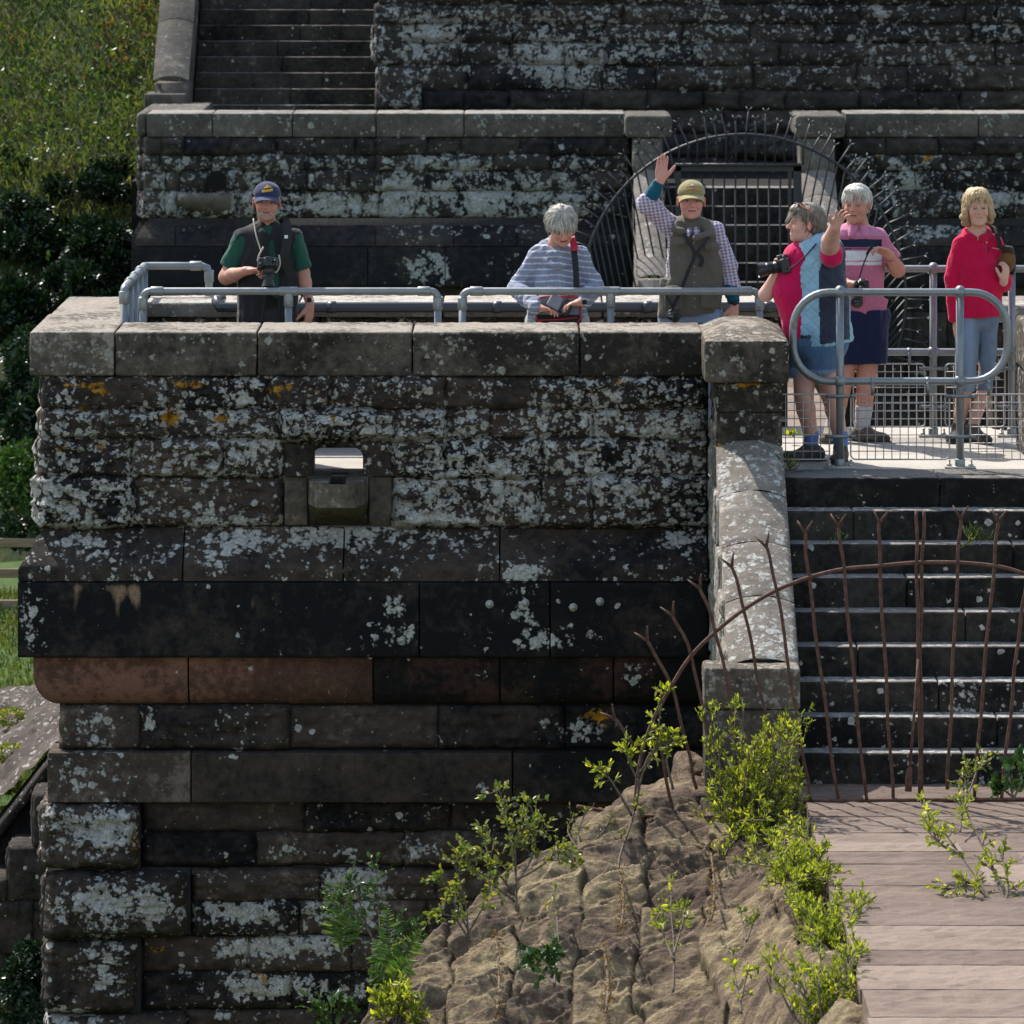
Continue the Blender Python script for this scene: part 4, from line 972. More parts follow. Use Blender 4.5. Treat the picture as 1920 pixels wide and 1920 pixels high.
def sdf_obj(name,sd_,mat,parent,colf=None,disp=None,base=None,rel=1):
    """sd_ is in person-local coordinates; base = world position of the person's foot point"""
    V,Fq=sd_.mesh()
    V=relax(V,Fq,rel)
    if disp is not None:
        N=vnormals(V,Fq); V=V+N*disp(V,N)[:,None]
    C=np.ones((len(V),4)); 
    if colf is not None: C[:,:3]=colf(V)
    a=Acc(); a.add(V+base,Fq,C); return a.build(name,mat,parent)
def skin_mat():
    s=NT("skin"); col,_,_,_,_=s.attr(); n=s.noise(45,5,.6); b=s.noise(9,3,.5)
    c=s.mix(.5,col,s.ramp(s.m1('ADD',s.m1('MULTIPLY',n,.5),s.m1('MULTIPLY',b,.5)),[(.3,(.72,.66,.64)),(.7,(1.25,1.2,1.2))]),'MULTIPLY')
    s.b.inputs['Subsurface Weight'].default_value=.12; s.b.inputs['Subsurface Radius'].default_value=(.012,.005,.003); s.b.inputs['Subsurface Scale'].default_value=1.0
    return s.done(c,.55,s.bump(n,.25,.002),spec=.35)
M_skin=skin_mat()
def cloth_mat(name,rough=.85,bs=170,wrinkle=.5,spec=.15):
    s=NT(name); col,_,_,_,_=s.attr(); n=s.noise(bs,3,.6); w1=s.noise(11,4,.55,dist=.6)
    c=s.mix(.6,col,s.ramp(s.m1('ADD',s.m1('MULTIPLY',n,.6),s.m1('MULTIPLY',w1,.4)),[(.3,.72),(.7,1.25)]),'MULTIPLY')
    s.b.inputs['Sheen Weight'].default_value=.15
    return s.done(c,rough,s.bump(w1,wrinkle,.022,s.bump(n,.3,.002)),spec=spec)
M_cloth=cloth_mat("woven_cloth"); M_fleece=cloth_mat("fleece",.95,90,.4,.1); M_denim=cloth_mat("denim",.9,230,.5); M_shell=cloth_mat("quilted_shell",.6,60,.6,.3)
def hair_mat():
    s=NT("hair"); col,_,_,_,_=s.attr(); n=s.noise(1,4,.7,vec=s.map(scale=(150,150,22)),dist=1.2)
    c=s.mix(.75,col,s.ramp(n,[(.32,.45),(.55,1.0),(.72,1.5)]),'MULTIPLY')
    return s.done(c,.5,s.bump(n,.8,.004),spec=.4)
M_hair=hair_mat()
def plain(name,c,r=.5,metal=0,bump=0.1,spec=.4):
    s=NT(name); n=s.noise(70,4,.6); cc=s.mix(n,tuple(v*.8 for v in c),tuple(min(1,v*1.2) for v in c))
    return s.done(cc,r,s.bump(n,bump,.002),spec=spec,metal=metal)
M_camera=plain("black_camera_plastic",(.018,.018,.02),.38); M_glass=plain("lens_glass",(.01,.012,.02),.08,spec=.8)
M_strap=plain("black_strap",(.012,.012,.013),.8); M_red=plain("red_trim",(.42,.012,.03),.6); M_greyfab=plain("grey_fabric",(.17,.17,.20),.8)
M_tan=plain("beige_cord",(.36,.32,.25),.8); M_steel=mk_metal("watch_steel",(.5,.5,.5),.3,.8); M_leather=plain("brown_leather",(.18,.085,.03),.5)
M_sole=plain("shoe_sole",(.03,.028,.027),.8); M_shoe=plain("shoe_upper",(.085,.075,.065),.7,bump=.4); M_lace=plain("laces",(.4,.4,.4),.8)
M_yellow=plain("gold_thread",(.55,.33,.03),.6); M_white=plain("white_thread",(.6,.6,.58),.7); M_orange=plain("orange_thread",(.55,.16,.06),.7)
M_pearl=plain("pearl_bead",(.6,.55,.48),.3); M_lensdark=plain("sunglass_lens",(.03,.015,.05),.12,spec=.7)

def frame(rz=0,rx=0,ry=0):
    """head rotation: columns are local axes. rz turn (positive = toward image right), rx nod down (positive), ry roll"""
    return np.array(Matrix.Rotation(rz,3,'Z')@Matrix.Rotation(ry,3,'Y')@Matrix.Rotation(rx,3,'X'))
def head_ops(s,c,M,sc=1.0,nose=1.0,jaw=1.0,mouth='closed'):
    c=np.array(c,float)
    T=lambda p:c+M@(np.array(p,float)*sc)
    E=lambda p,r,k=.02,sub=False,M2=None:s.ell(T(p),np.array(r)*sc,M if M2 is None else M2,k,sub)
    Cn=lambda p,q,ra,rb,k=.01,sub=False:s.cone(T(p),T(q),ra*sc,rb*sc,k,1,sub)
    E((0,.012,.036),(.082,.096,.084),.02)
    E((0,-.028,-.030),(.067*jaw,.064,.078),.03)
    E((0,-.045,-.082),(.052*jaw,.044,.033),.025)
    E((0,-.078,-.098),(.019,.016,.014),.02)
    for x in (-1,1):
        E((x*.040,-.062,-.028),(.021,.022,.022),.02)      # cheek
        Cn((x*.010,-.088,.027),(x*.046,-.074,.029),.0065,.006,.012)  # brow ridge
        E((x*.031,-.098,.006),(.0165,.017,.0115),.010,True)  # socket
    Cn((0,-.087,.012),(0,-.110*nose,-.022),.0085,.0125,.010)
    for x in (-1,1): E((x*.0125,-.094,-.027),(.0095,.011,.008),.008)
    E((0,-.086,-.058),(.029,.012,.020),.015)
    Cn((-.021,-.090,-.0525),(.021,-.090,-.0525),.0048,.0048,.004); Cn((-.017,-.090,-.066),(.017,-.090,-.066),.0062,.0062,.005)
    if mouth=='smile': [Cn((a_,-.099,-.0585+.009*(a_/.024)**2),(b_,-.099,-.0585+.009*(b_/.024)**2),.0056,.0056,.003,True) for a_,b_ in ((-.025,-.013),(-.013,0),(0,.013),(.013,.025))]
    else: Cn((-.022,-.101,-.0590),(.022,-.101,-.0590),.0040,.0040,.003,True)
    for x in (-1,1):
        Cn((x*.026,-.092,-.030),(x*.036,-.080,-.056),.0035,.003,.008,True)
        s.ell(T((x*.086,.012,-.006)),np.array((.0095,.020,.033))*sc,M@np.array(Matrix.Rotation(x*.35,3,'Z')),.008)
        s.ell(T((x*.095,.006,-.004)),np.array((.005,.010,.019))*sc,M,.004,True)
        s.ell(T((x*.031,-.0775,.006)),np.array((.0135,.0125,.0098))*sc,M,.003)
def face_col(c,M,sc,skin,opt):
    c=np.array(c,float); sk=np.array(skin)
    def f(V):
        L=((V-c)@M)/sc; x,y,z=L[:,0],L[:,1],L[:,2]; C=np.tile(sk,(len(V),1)); inh=(np.abs(x)<.11)&(z>-.13)&(y<.12)&(y>-.14)&(z<.14)
        def blend(m,col): 
            m=(np.clip(m,0,1)*inh)[:,None]; C[:]=C*(1-m)+np.array(col)*m
        g=lambda px,pz,sx,sz:np.exp(-((np.abs(x)-px)/sx)**2-((z-pz)/sz)**2)*(y<-.03)
        blend(.45*g(.042,-.028,.02,.02),sk*np.array((1.18,.68,.62))); blend(.35*np.exp(-(x/.014)**2-((z+.022)/.016)**2)*(y<-.09),sk*np.array((1.15,.7,.65)))
        blend(.5*(np.abs(x)>.084),sk*np.array((1.35,.6,.5)))
        blend(.5*g(.031,.006,.021,.012),sk*.40)  # eye socket shade painted into the skin colour
        if opt.get('stubble'):
            st=np.array(opt['stubble']); v=vnoise(V*260,3)*.25+.75
            m=((z<-.045)&(z>-.115)&(y<-.005)).astype(float)*np.clip((-.040-z)/.018,0,1)+1.0*np.exp(-(x/.028)**2-((z+.043)/.008)**2)*(y<-.07)
            blend(opt.get('st_a',.6)*m*v*(1-np.exp(-(x/.022)**2-((z+.058)/.009)**2)),st)
        bt=np.clip(1-np.abs(z-(.0245+.004*np.cos(x*60)))/.0042,0,1)*((np.abs(x)>.012)&(np.abs(x)<.050)&(y<-.05))
        blend(bt*opt.get('ba',.5),opt.get('brow',(.1,.08,.07)))
        zs_=z+.0585-opt.get('cv',0)*(x/.024)**2
        lp=np.clip(1-np.abs(zs_)/.0105,0,1)*(np.abs(x)<.027)*(y<-.070)
        blend(lp*1.2,opt.get('lip',sk*np.array((.95,.5,.5))))
        gap=np.clip(1.4-np.abs(zs_)/opt.get('gh',.0034),0,1)*(np.abs(x)<.023)*(y<-.066)
        blend(gap*1.5,opt.get('gap',(.09,.025,.02)))
        er=np.sqrt(((np.abs(x)-.031)/.0125)**2+((z-.0055)/opt.get('eyeh',.0050))**2); front=(y<-.06)
        blend((er<1)*front*.8,(.26,.22,.20)); blend((np.sqrt((np.abs(x)-.031)**2+(z-.0055)**2)<.0058)*(er<1.0)*front*1.,(.03,.03,.035))
        blend(np.clip(1-np.abs(er-1.12)*5,0,1)*front*.8,(.07,.035,.03))
        for z0 in (.045,.057): blend(.18*np.clip(1-np.abs(z-z0)/.002,0,1)*(y<-.05),sk*.5)
        return C
    return f
def hand_ops(s,w_,d,n,side=1,curl=.3,sc=1.0,spread=.12,thumb=.8,fcurl=None):
    """w_: wrist, d: pointing direction, n: palm normal (direction the palm faces), side: thumb side sign along cross(d,n)"""
    w_=np.array(w_,float); d=np.array(d,float); d/=np.linalg.norm(d); n=np.array(n,float); n-=d*np.dot(n,d); n/=np.linalg.norm(n)
    l=np.cross(d,n)*side
    M=np.stack([l,d,n],1)
    s.ell(w_+d*.048*sc,np.array((.040,.052,.016))*sc,M,.012)
    s.cone(w_-d*.01,w_+d*.03*sc,.024*sc,.026*sc,.015)
    s.cone(w_+d*.02*sc+l*.02*sc,w_+d*.055*sc+l*.028*sc+n*.006,.017*sc,.014*sc,.012)
    Ls=[.076,.086,.080,.062]; offs=[.028,.0095,-.0095,-.0275]; rs=[.0092,.0095,.009,.0078]
    for q in range(4):
        cu=curl if fcurl is None else fcurl[q]
        p=w_+d*(.083-abs(q-1.2)*.004)*sc+l*offs[q]*sc; a0=spread*(1.5-q)*.5
        dd=d*math.cos(a0)+l*math.sin(a0); ang=cu*.5; prev=w_+d*.05*sc+l*offs[q]*.8*sc
        s.cone(prev,p,rs[q]*1.25*sc,rs[q]*1.1*sc,.008)
        for seg,fr_ in enumerate((.45,.30,.25)):
            v=dd*math.cos(ang)+n*math.sin(ang); e_=p+v*Ls[q]*fr_*sc
            s.cone(p,e_,rs[q]*(1.05-.10*seg)*sc,rs[q]*(.97-.12*seg)*sc,.004); p=e_; ang+=cu*1.1
    # thumb
    p=w_+d*.022*sc+l*.026*sc; v=d*math.cos(thumb)+l*math.sin(thumb)+n*.25; v/=np.linalg.norm(v)
    e_=p+v*.042*sc; s.cone(p,e_,.0155*sc,.012*sc,.012); v2=v*.85+d*.45+n*curl*.5; v2/=np.linalg.norm(v2)
    e2=e_+v2*.032*sc; s.cone(e_,e2,.0115*sc,.0105*sc,.005); e3=e2+v2*.024*sc; s.cone(e2,e3,.0105*sc,.0082*sc,.004)
def shoe(parent,base,ankle,toe_dir,L=.28,mats=None,col=(.1,.085,.07),lab=None):
    """ankle local position at z~.09; builds shoe > sole, laces"""
    a_=np.array(ankle,float); d=np.array(toe_dir,float); d/=np.linalg.norm(d); l=np.cross(d,[0,0,1.]); M=np.stack([l,d,[0,0,1.]],1)
    heel=a_-d*.06; s=Sdf(.0055)
    s.ell(heel+d*.02+np.array([0,0,-.045]),(.036,.05,.05),M,.02)
    s.cone(heel+d*.03+[0,0,-.045],heel+d*.20+[0,0,-.062],.042,.036,.03); s.ell(heel+d*.20+[0,0,-.062],(.046,.062,.030),M,.02)
    s.cone(a_+[0,0,.0],a_+[0,0,-.05],.046,.046,.02); s.cone(a_+[0,0,-.0]+d*.01,a_+d*.09+[0,0,-.055],.036,.030,.02)
    z0=a_[2]-.085; s.cut((0,0,-1),-z0); s.cut((0,0,1),a_[2]+.03)
    o=sdf_obj("shoe",s,M_cloth,parent,colf=lambda V:np.array(col)*(.75+.35*(vnoise(V*55,4)>0))[:,None]*np.where(((V-heel)@d>.20)[:,None],.55,1),base=base,rel=1)
    s=Sdf(.0055); s.cone(heel+d*.0+[0,0,-.0],heel+d*.19+[0,0,-.0],.044,.050,.02)
    zz=z0-.0; s.cut((0,0,1),zz+.018+0*0); s.ops=[]; 
    s.ell([heel[0]+d[0]*.02,heel[1]+d[1]*.02,z0-.002],(.043,.062,.030),M,.02); s.ell([heel[0]+d[0]*.17,heel[1]+d[1]*.17,z0-.002],(.051,.098,.030),M,.03)
    s.cut((0,0,1),z0+.016); s.cut((0,0,-1),-(z0-.008))
    sdf_obj("sole",s,M_sole,o,base=base)
    a=Acc()
    for t in (.04,.062,.084,.106):
        c=base+a_+d*(t-.01)+np.array([0,0,.025-t*.62]); a.tube([c-l*.026,c+np.array([0,0,.008]),c+l*.026],.0035,5)
    a.build("laces",M_lace,o)
    return o
def leg_ops(s,hip,knee,ank,r=(.085,.056,.052,.036)):
    hip,knee,ank=map(lambda v:np.array(v,float),(hip,knee,ank))
    s.cone(hip,knee,r[0],r[1],.010); calf=knee+(ank-knee)*.30+np.array([0,.012,0]); s.cone(knee,calf,r[1]*.93,r[2],.012); s.cone(calf,ank,r[2],r[3],.012)
def foldf(amp=.004,sc=(9,9,5),seed=0,ridge=.8):
    amp=amp*1.5
    def f(V,N):
        w_=V+.05*np.stack([vnoise(V*7+3,seed+1),vnoise(V*7+9,seed+2),vnoise(V*7+5,seed+3)],1)
        return amp*(fbm(w_,sc,3,seed)+ridge*fbm(w_*np.array((1,1,1)),(sc[0]*1.4,sc[1]*1.4,sc[2]*1.4),2,seed+9,ridge=True))
    return f
def hairf(c,M,amp=.006,seed=0,fr_=14):
    c=np.array(c,float)
    def f(V,N):
        L=(V-c)@M; az=np.arctan2(L[:,0],L[:,1]+.03); rr=np.linalg.norm(L[:,:2],axis=1)
        q=np.stack([np.cos(az)*fr_*.45+vnoise(L*18,seed)*1.0,np.sin(az)*fr_*.45,L[:,2]*9+rr*7],1)
        return amp*(fbm(q,1.0,3,seed)+.6*fbm(q,2.3,2,seed+5,ridge=True))
    return f
def hair_tufts(parent,base,c,M,col,n,r,seed,elen=.05,zmin=-.04,down=.4,keep=None,wd=.0024):
    n=int(n*1.6)
    """thin tapered locks lying over the scalp"""
    rg=np.random.RandomState(seed); c=np.array(c,float); accs=Acc(); cnt=0
    while cnt<n:
        v=rg.normal(size=3); v/=np.linalg.norm(v); p=v*np.array(r)+np.array((0,.012,.035))
        if p[2]<zmin or (p[1]<-.02 and p[2]<.075): continue
        if keep is not None and not keep(p): continue
        cnt+=1
        N=v/np.array(r); N/=np.linalg.norm(N); cr=np.array((0.01,.03,.14))
        t=p-cr; t-=N*np.dot(t,N); t/=np.linalg.norm(t)+1e-9; t=t+rg.normal(size=3)*.25; t-=N*np.dot(t,N); t/=np.linalg.norm(t)+1e-9
        L=elen*rg.uniform(.6,1.35); lift=rg.uniform(.3,1.6); pts=[p-N*.004]
        for k in range(1,5): pts.append(pts[-1]+(t+N*(.42-.19*k)*lift+np.array((0,0,-down*.15*k)))*L/4)
        g=np.array([c+M@q for q in pts])+base; b=col*rg.uniform(.45,1.6); accs.tube(g,[wd,wd*1.3,wd*1.2,wd*.8,.0006],4,C=(b[0],b[1],b[2],1),caps=False)
    return accs.build("hair_locks",M_hair,parent)
def cap_obj(parent,base,c,M,col,logo):
    c=np.array(c,float); T=lambda p:c+M@np.array(p,float)
    s=Sdf(.005); s.ell(T((0,.010,.046)),(.090,.104,.084),M,.01); s.cut(-(M@np.array((0,0,1.))),-np.dot(M@np.array((0,0,1.)),T((0,0,.034))))
    o=sdf_obj("cap",s,M_cloth,parent,colf=lambda V:np.tile(col,(len(V),1)),disp=lambda V,N:.0015*np.sin(np.arctan2(((V-c)@M)[:,0],((V-c)@M)[:,1])*6)*.6,base=base)
    # brim
    g=[];nu,nv=15,9
    for lay in (0,1):
        for u in np.linspace(-1,1,nu):
            for v in np.linspace(0,1,nv):
                ang=u*1.25; x=.084*math.sin(ang)*(1+.05*v); y0=-.095*math.cos(ang)+.012; y=y0-.072*v*math.cos(u*1.35)**.8 if abs(u)<1 else y0-.004*v
                z=.040-.022*v-.030*(u**2)*(.55+.6*v)+.004*(1-lay)
                g.append(base+T((x,y,z)))
    i,j=np.meshgrid(np.arange(nu-1),np.arange(nv-1),indexing='ij'); i=i.ravel(); j=j.ravel(); Q=np.stack([i*nv+j,(i+1)*nv+j,(i+1)*nv+j+1,i*nv+j+1],1)
    a=Acc(); a.add(np.array(g[:nu*nv]),Q,(*[v*1.25 for v in col],1)); a.add(np.array(g[nu*nv:]),Q[:,::-1].copy(),(*[v*.8 for v in col],1))
    ed=[u*nv+nv-1 for u in range(nu)]; a.add(np.array([g[q] for q in ed]+[g[nu*nv+q] for q in ed]),np.array([(q,q+1,nu+q+1,nu+q) for q in range(nu-1)]),(*[v*1.3 for v in col],1))
    a.build("brim",M_cloth,o,recalc=True)
    logo(o,T)
    return o
def surf_patch(parent,name,mat,base,T,cells,sz=.0042,rad=(.0915,.1055,.0855),cc=(0,.010,.046),z0=.075):
    """raised embroidery: little pads on the cap front, cells = (u,v) grid positions"""
    a=Acc()
    for u,v in cells:
        x=u*sz; z=z0+v*sz*.95; zz=(z-cc[2])/rad[2]; xx=x/rad[0]; y=cc[1]-rad[1]*math.sqrt(max(0.02,1-zz*zz-xx*xx))
        a.ball(base+T((x,y,z)),sz*.72,6)
    return a.build(name,mat,parent)
def nring(s,c,rx,ry,r,drop=.02,k=.012,open_=0):
    c=np.array(c,float)
    for q in range(20):
        t0,t1=[v/20*2*math.pi for v in (q,q+1)]
        if open_ and abs((q+.5)/20*360-270)<open_: continue
        g=lambda t:c+np.array([rx*math.cos(t),ry*math.sin(t),drop*math.sin(t)]); s.cone(g(t0),g(t1),r,r,k)
def trap(s,sh,nb,r0=.055,r1=.05,k=.04):
    sh=np.array(sh); nb=np.array(nb); sg=np.sign(sh[0]-nb[0]); s.cone(sh,nb+np.array([sg*.045,.01,-.052]),r0,r1,k)
def watch(parent,base,p,d,r=.031,mat=None,face=(0,-1,0)):
    p=np.array(p,float); d=np.array(d,float); d/=np.linalg.norm(d); a=Acc(); a.tube([base+p-d*.009,base+p-d*.006,base+p+d*.006,base+p+d*.009],[r*.96,r,r,r*.96],16); f=np.array(face,float)
    o=a.build("watch_strap",mat or M_steel,parent); a=Acc(); a.tube([base+p+f*(r-.004),base+p+f*(r+.006)],[.017,.015],14); a.build("watch_face",M_strap,o); return o
def strip(pts,wid,nrm,thick=.003):
    """flat ribbon along pts; nrm: outward normals"""
    pts=np.array(pts,float); nrm=np.array(nrm,float)
    if nrm.ndim==1: nrm=np.tile(nrm,(len(pts),1))
    T=np.gradient(pts,axis=0); T/=np.linalg.norm(T,axis=1,keepdims=True); side=np.cross(T,nrm); side/=np.linalg.norm(side,axis=1,keepdims=True)
    n=len(pts); V=np.concatenate([pts-side*wid/2,pts+side*wid/2,pts+side*wid/2+nrm*thick,pts-side*wid/2+nrm*thick])
    Q=[]
    for k in range(n-1):
        for q in range(4): a_,b_=q*n,((q+1)%4)*n; Q.append((a_+k,a_+k+1,b_+k+1,b_+k))
    Q.append((0,n,2*n,3*n)); Q.append((n-1,4*n-1,3*n-1,2*n-1))
    a=Acc(); return V,Q
def add_strip(name,mat,parent,base,pts,wid,nrm,thick=.003,sm=6):
    p=smoothpath(pts,sm); V,Q=strip(p,wid,nrm,thick); a=Acc(); a.add(V+base,Q); return a.build(name,mat,parent,smooth=False,recalc=True)
def camera_obj(label,c,fwd,up,base,scale=1.0,hood=True):
    """a stills camera: body, grip, prism hump, lens barrel, hood; top-level thing"""
    c=np.array(c,float)+base; f=np.array(fwd,float); f/=np.linalg.norm(f); u=np.array(up,float); u-=f*np.dot(u,f); u/=np.linalg.norm(u); r=np.cross(f,u)
    M=np.stack([r,f,u],1); e=empty("camera",c,label,"camera"); k=scale
    s=Sdf(.004); s.box((0,0,0),(.066*k,.030*k,.046*k),M,.010,.006); s.box(M@np.array((.055,.018,0))*k,(.018*k,.026*k,.044*k),M,.012,.01); s.box(M@np.array((0,.004,.052))*k,(.024*k,.032*k,.018*k),M,.008,.008)
    s.cone(M@np.array((.052,.02,.045))*k,M@np.array((.052,.02,.055))*k,.009*k,.009*k,.003); s.cone(M@np.array((-.045,0,.04))*k,M@np.array((-.045,0,.056))*k,.012*k,.011*k,.003)
    sdf_obj("body",s,M_camera,e,base=c,rel=0)
    a=Acc(); L=lambda t:c+f*t*k
    a.tube([L(.025),L(.03),L(.06),L(.062),L(.085),L(.087),L(.115),L(.117)],[v*k for v in (.034,.036,.036,.034,.034,.037,.037,.033)],18)
    ln=a.build("lens",M_camera,e)
    if hood:
        a=Acc(); a.tube([L(.112),L(.118),L(.165)],[.034*k,.036*k,.047*k],18,caps=False); a.tube([L(.165),L(.113)],[.044*k,.033*k],18,caps=False); a.build("hood",M_camera,ln)
    a=Acc(); a.tube([L(.117),L(.119),L(.121)],[.030*k,.026*k,.004*k],16); a.build("glass",M_glass,ln)
    a=Acc()
    for t in (.045,.072,.1): a.tube([L(t-.005),L(t-.003),L(t+.003),L(t+.005)],[v*k for v in (.036,.0385,.0385,.036)],18)
    a.build("grip_ring",M_strap,ln)
    return e
# ================================================================ PEOPLE
FLW=-.955; FLR=-.832
class Per:
    def __init__(s,px,Y,floor,label):
        s.Y=Y; s.base=np.array([PX(px,Y),Y,floor]); s.e=empty("person",s.base,label,"person")
    def L(s,px,py,dy=0.0):
        """photo pixel + depth offset -> person-local metres"""
        return P(px,py,s.Y+dy)-s.base
def torso(s,p,xs,zs_,ws,fy=.66,k=.05,yo=0.0):
    """vertical chain; xs centres, ws half widths"""
    for (x0,z0,w0),(x1,z1,w1) in zip(list(zip(xs,zs_,ws))[:-1],list(zip(xs,zs_,ws))[1:]): s.cone((x0,yo,z0),(x1,yo,z1),w0,w1,k,fy)

# ---- man in navy cap
p=Per(502,36.35,FLW,"bearded man in navy cap, green polo and black vest, holding a camera"); L=p.L; b=p.base
hc=L(500,380,-.03); HM=frame(.05,.02,.05); sk=(.42,.205,.15)
shL,shR=L(454,447),L(551,446); elL=L(424,520,-.02); wrL=L(461,508,-.22); elR=L(568,512,.02); wrR=L(581,572,-.06)
s=Sdf(.0045); head_ops(s,hc,HM,1.0,mouth='smile'); nb=L(502,430,.02)
s.cone(hc+HM@np.array((0,.02,-.07)),nb,.056,.060,.02); s.cone(nb,L(502,450),.062,.10,.03,.6)
torso(s,p,[0,0,0],[L(500,450)[2]-.06,L(500,520)[2],.95],[.12,.12,.10]); s.cone(shL,shR,.05,.05,.04)
s.cone(shL,elL,.052,.046,.03); s.cone(elL,elL+(wrL-elL)*.35,.047,.045,.02); s.cone(elL+(wrL-elL)*.35,wrL,.045,.027,.02); s.cone(shR,elR,.052,.043,.03); s.cone(elR,elR+(wrR-elR)*.3,.043,.041,.02); s.cone(elR+(wrR-elR)*.3,wrR,.041,.026,.02)
hand_ops(s,wrL,(.95,-.25,.10),(.2,-.2,-.95),1,.9,1.0,thumb=.6,fcurl=(.55,1.0,1.05,1.1)); hand_ops(s,wrR,(-.05,-.05,-1),(-.6,.5,0),-1,.7,1.0,.04)
for x in (-.1,.1): leg_ops(s,(x,0,.88),(x*1.05,-.01,.5),(x*1.1,.02,.09),(.065,.05,.05,.036))
sdf_obj("body",s,M_skin,p.e,face_col(hc,HM,1.0,sk,dict(cv=.008,gh=.004,stubble=(.22,.185,.165),st_a=.85,brow=(.14,.10,.08),eyeh=.0035,gap=(.12,.05,.045))),base=b)
s=Sdf(.006); zt=L(502,436)[2]
torso(s,p,[0,0,0,0],[zt-.09,zt-.25,L(0,540)[2],L(0,610)[2]-.12],[.155,.165,.165,.185],.68,.03); trap(s,shL,nb); trap(s,shR,nb); nring(s,nb+[0,-.01,-.025],.066,.068,.013,.022,open_=30)
s.cone(shL,L(432,500,-.01),.058,.066,.02); s.cone(shR,L(566,502,.01),.058,.060,.02)
dL=L(424,498)-shL; dL/=np.linalg.norm(dL); s.cut(dL,np.dot(dL,L(424,499)),lo=L(400,540)-.3,hi=L(446,470)+.3); dR=L(570,502)-shR; dR/=np.linalg.norm(dR); s.cut(dR,np.dot(dR,L(570,503)),lo=L(560,560)-[0,.3,.3],hi=L(600,460)+.3)
s.cut((0,0,-1),-(L(0,612)[2]-.18))
sdf_obj("polo_shirt",s,M_cloth,p.e,lambda V:np.tile((.012,.062,.042),(len(V),1))*(1+.0*V[:,:1]),foldf(.006,(8,8,4)),b)
s=Sdf(.006); torso(s,p,[0,0,0,0],[zt-.09,zt-.25,L(0,540)[2],L(0,620)[2]],[.170,.182,.185,.200],.70,.03); trap(s,shL,nb,.062,.058); trap(s,shR,nb,.062,.058); nring(s,nb+[0,0,-.018],.078,.078,.014,.022,open_=34)
s.cone(L(509,446,-.125),L(512,500,-.125),.030,.034,.008,sub=True); s.cone(L(512,500,-.125),L(508,625,-.14),.034,.075,.008,sub=True); s.cone(nb+[0.005,-.11,.03],L(508,452,-.15),.045,.028,.01,sub=True)
s.cut((-1,0,0),-L(441,0)[0]); s.cut((1,0,0),L(563,0)[0])
s.cut((0,0,-1),-(L(0,625)[2]))
vest=sdf_obj("vest",s,M_cloth,p.e,lambda V:np.tile((.016,.016,.018),(len(V),1)),foldf(.007,(9,9,4),4),b)
s=Sdf(.008)
for x in (-.095,.095): leg_ops(s,(x,0,.95),(x*1.08,-.01,.5),(x*1.15,.02,.06),(.095,.078,.072,.065))
s.cone((-.06,0,.95),(.06,0,.95),.11,.11,.03,.8); s.cut((0,0,-1),-.05); sdf_obj("trousers",s,M_cloth,p.e,lambda V:np.tile((.03,.03,.035),(len(V),1)),foldf(.006),b)
for x in (-.12,.12): shoe(p.e,b,(x,.03,.09),(x*.8,-1,0))
def logo1(o,T):
    surf_patch(o,"gold_badge",M_yellow,b,T,[(u*.9,.2*u) for u in range(-5,6)]+[(u*.9,-1.1+.2*u) for u in range(-5,6)]+[(-2,2.4),(-1,3.2),(0,3.4),(1,2.8),(0,2.4),(-1,2.2),(2,3.4),(2.8,2.6),(-2.8,1.8),(.4,4.2),(-.8,4.0)],z0=.080,sz=.0068)
cap_obj(p.e,b,hc+HM@np.array((0,.0,.008)),HM,(.022,.028,.075),logo1)
hair_tufts(p.e,b,hc,HM,np.array((.25,.23,.21)),60,(.080,.100,.086),3,.03,-.03,keep=lambda q:q[2]<.04 and q[1]>-.01)
watch(p.e,b,L(580,562,-.05),(.1,0,-1),.030)
add_strip("backpack_strap",M_strap,vest,b,[L(528,420,.02),L(534,414,-.06),L(538,424,-.12),L(539,450,-.17),L(534,485,-.18),L(548,520,-.14)],.058,(0.1,-1,.1),.010)
add_strip("strap_label",M_white,vest,b,[L(536.5,441,-.178),L(536.5,444,-.182),L(536.5,447,-.182)],.022,(0,-1,0),.003,2)
cm=camera_obj("black camera with hooded lens pointing down in the navy-capped man's hand",L(503,494,-.28),(.02,-.35,-.9),(0.05,-.9,.35),b,.98)
a=Acc(); a.tube(smoothpath([b+L(475,410,-.10),b+L(480,440,-.19),b+L(488,466,-.24),b+L(491,470,-.26)]),.005,6); a.tube(smoothpath([b+L(494,463,-.26),b+L(486,478,-.28),b+L(483,490,-.28)]),.006,6); a.tube(smoothpath([b+L(523,478,-.24),b+L(525,495,-.26),b+L(520,508,-.27),b+L(515,511,-.27)]),.006,6); a.build("neck_strap",M_tan,cm)

# ---- woman looking down
p=Per(1045,36.3,FLW,"grey-haired woman in striped cowl-neck top looking down at a camera bag"); L=p.L; b=p.base
hc=L(1053,424,-.12); HM=frame(.12,.62,-.10); sk=(.50,.26,.20)
shL,shR=L(1012,482),L(1084,480); elL=L(975,540,-.0); wrL=L(1006,577,-.30); elR=L(1114,536,.0); wrR=L(1092,566,-.30)
s=Sdf(.0045); head_ops(s,hc,HM,.96,mouth='smile',jaw=1.02); nb=L(1044,462,.02); s.cone(hc+HM@np.array((0,.03,-.05)),nb,.055,.058,.03); s.cone(nb,L(1044,485),.056,.08,.03,.6)
torso(s,p,[0,0,0],[1.2,1.1,.88],[.13,.14,.15]); s.cone(shL,shR,.045,.045,.04); s.chain([shL,elL,wrL],[.048,.04,.026]); s.chain([shR,elR,wrR],[.048,.04,.026])
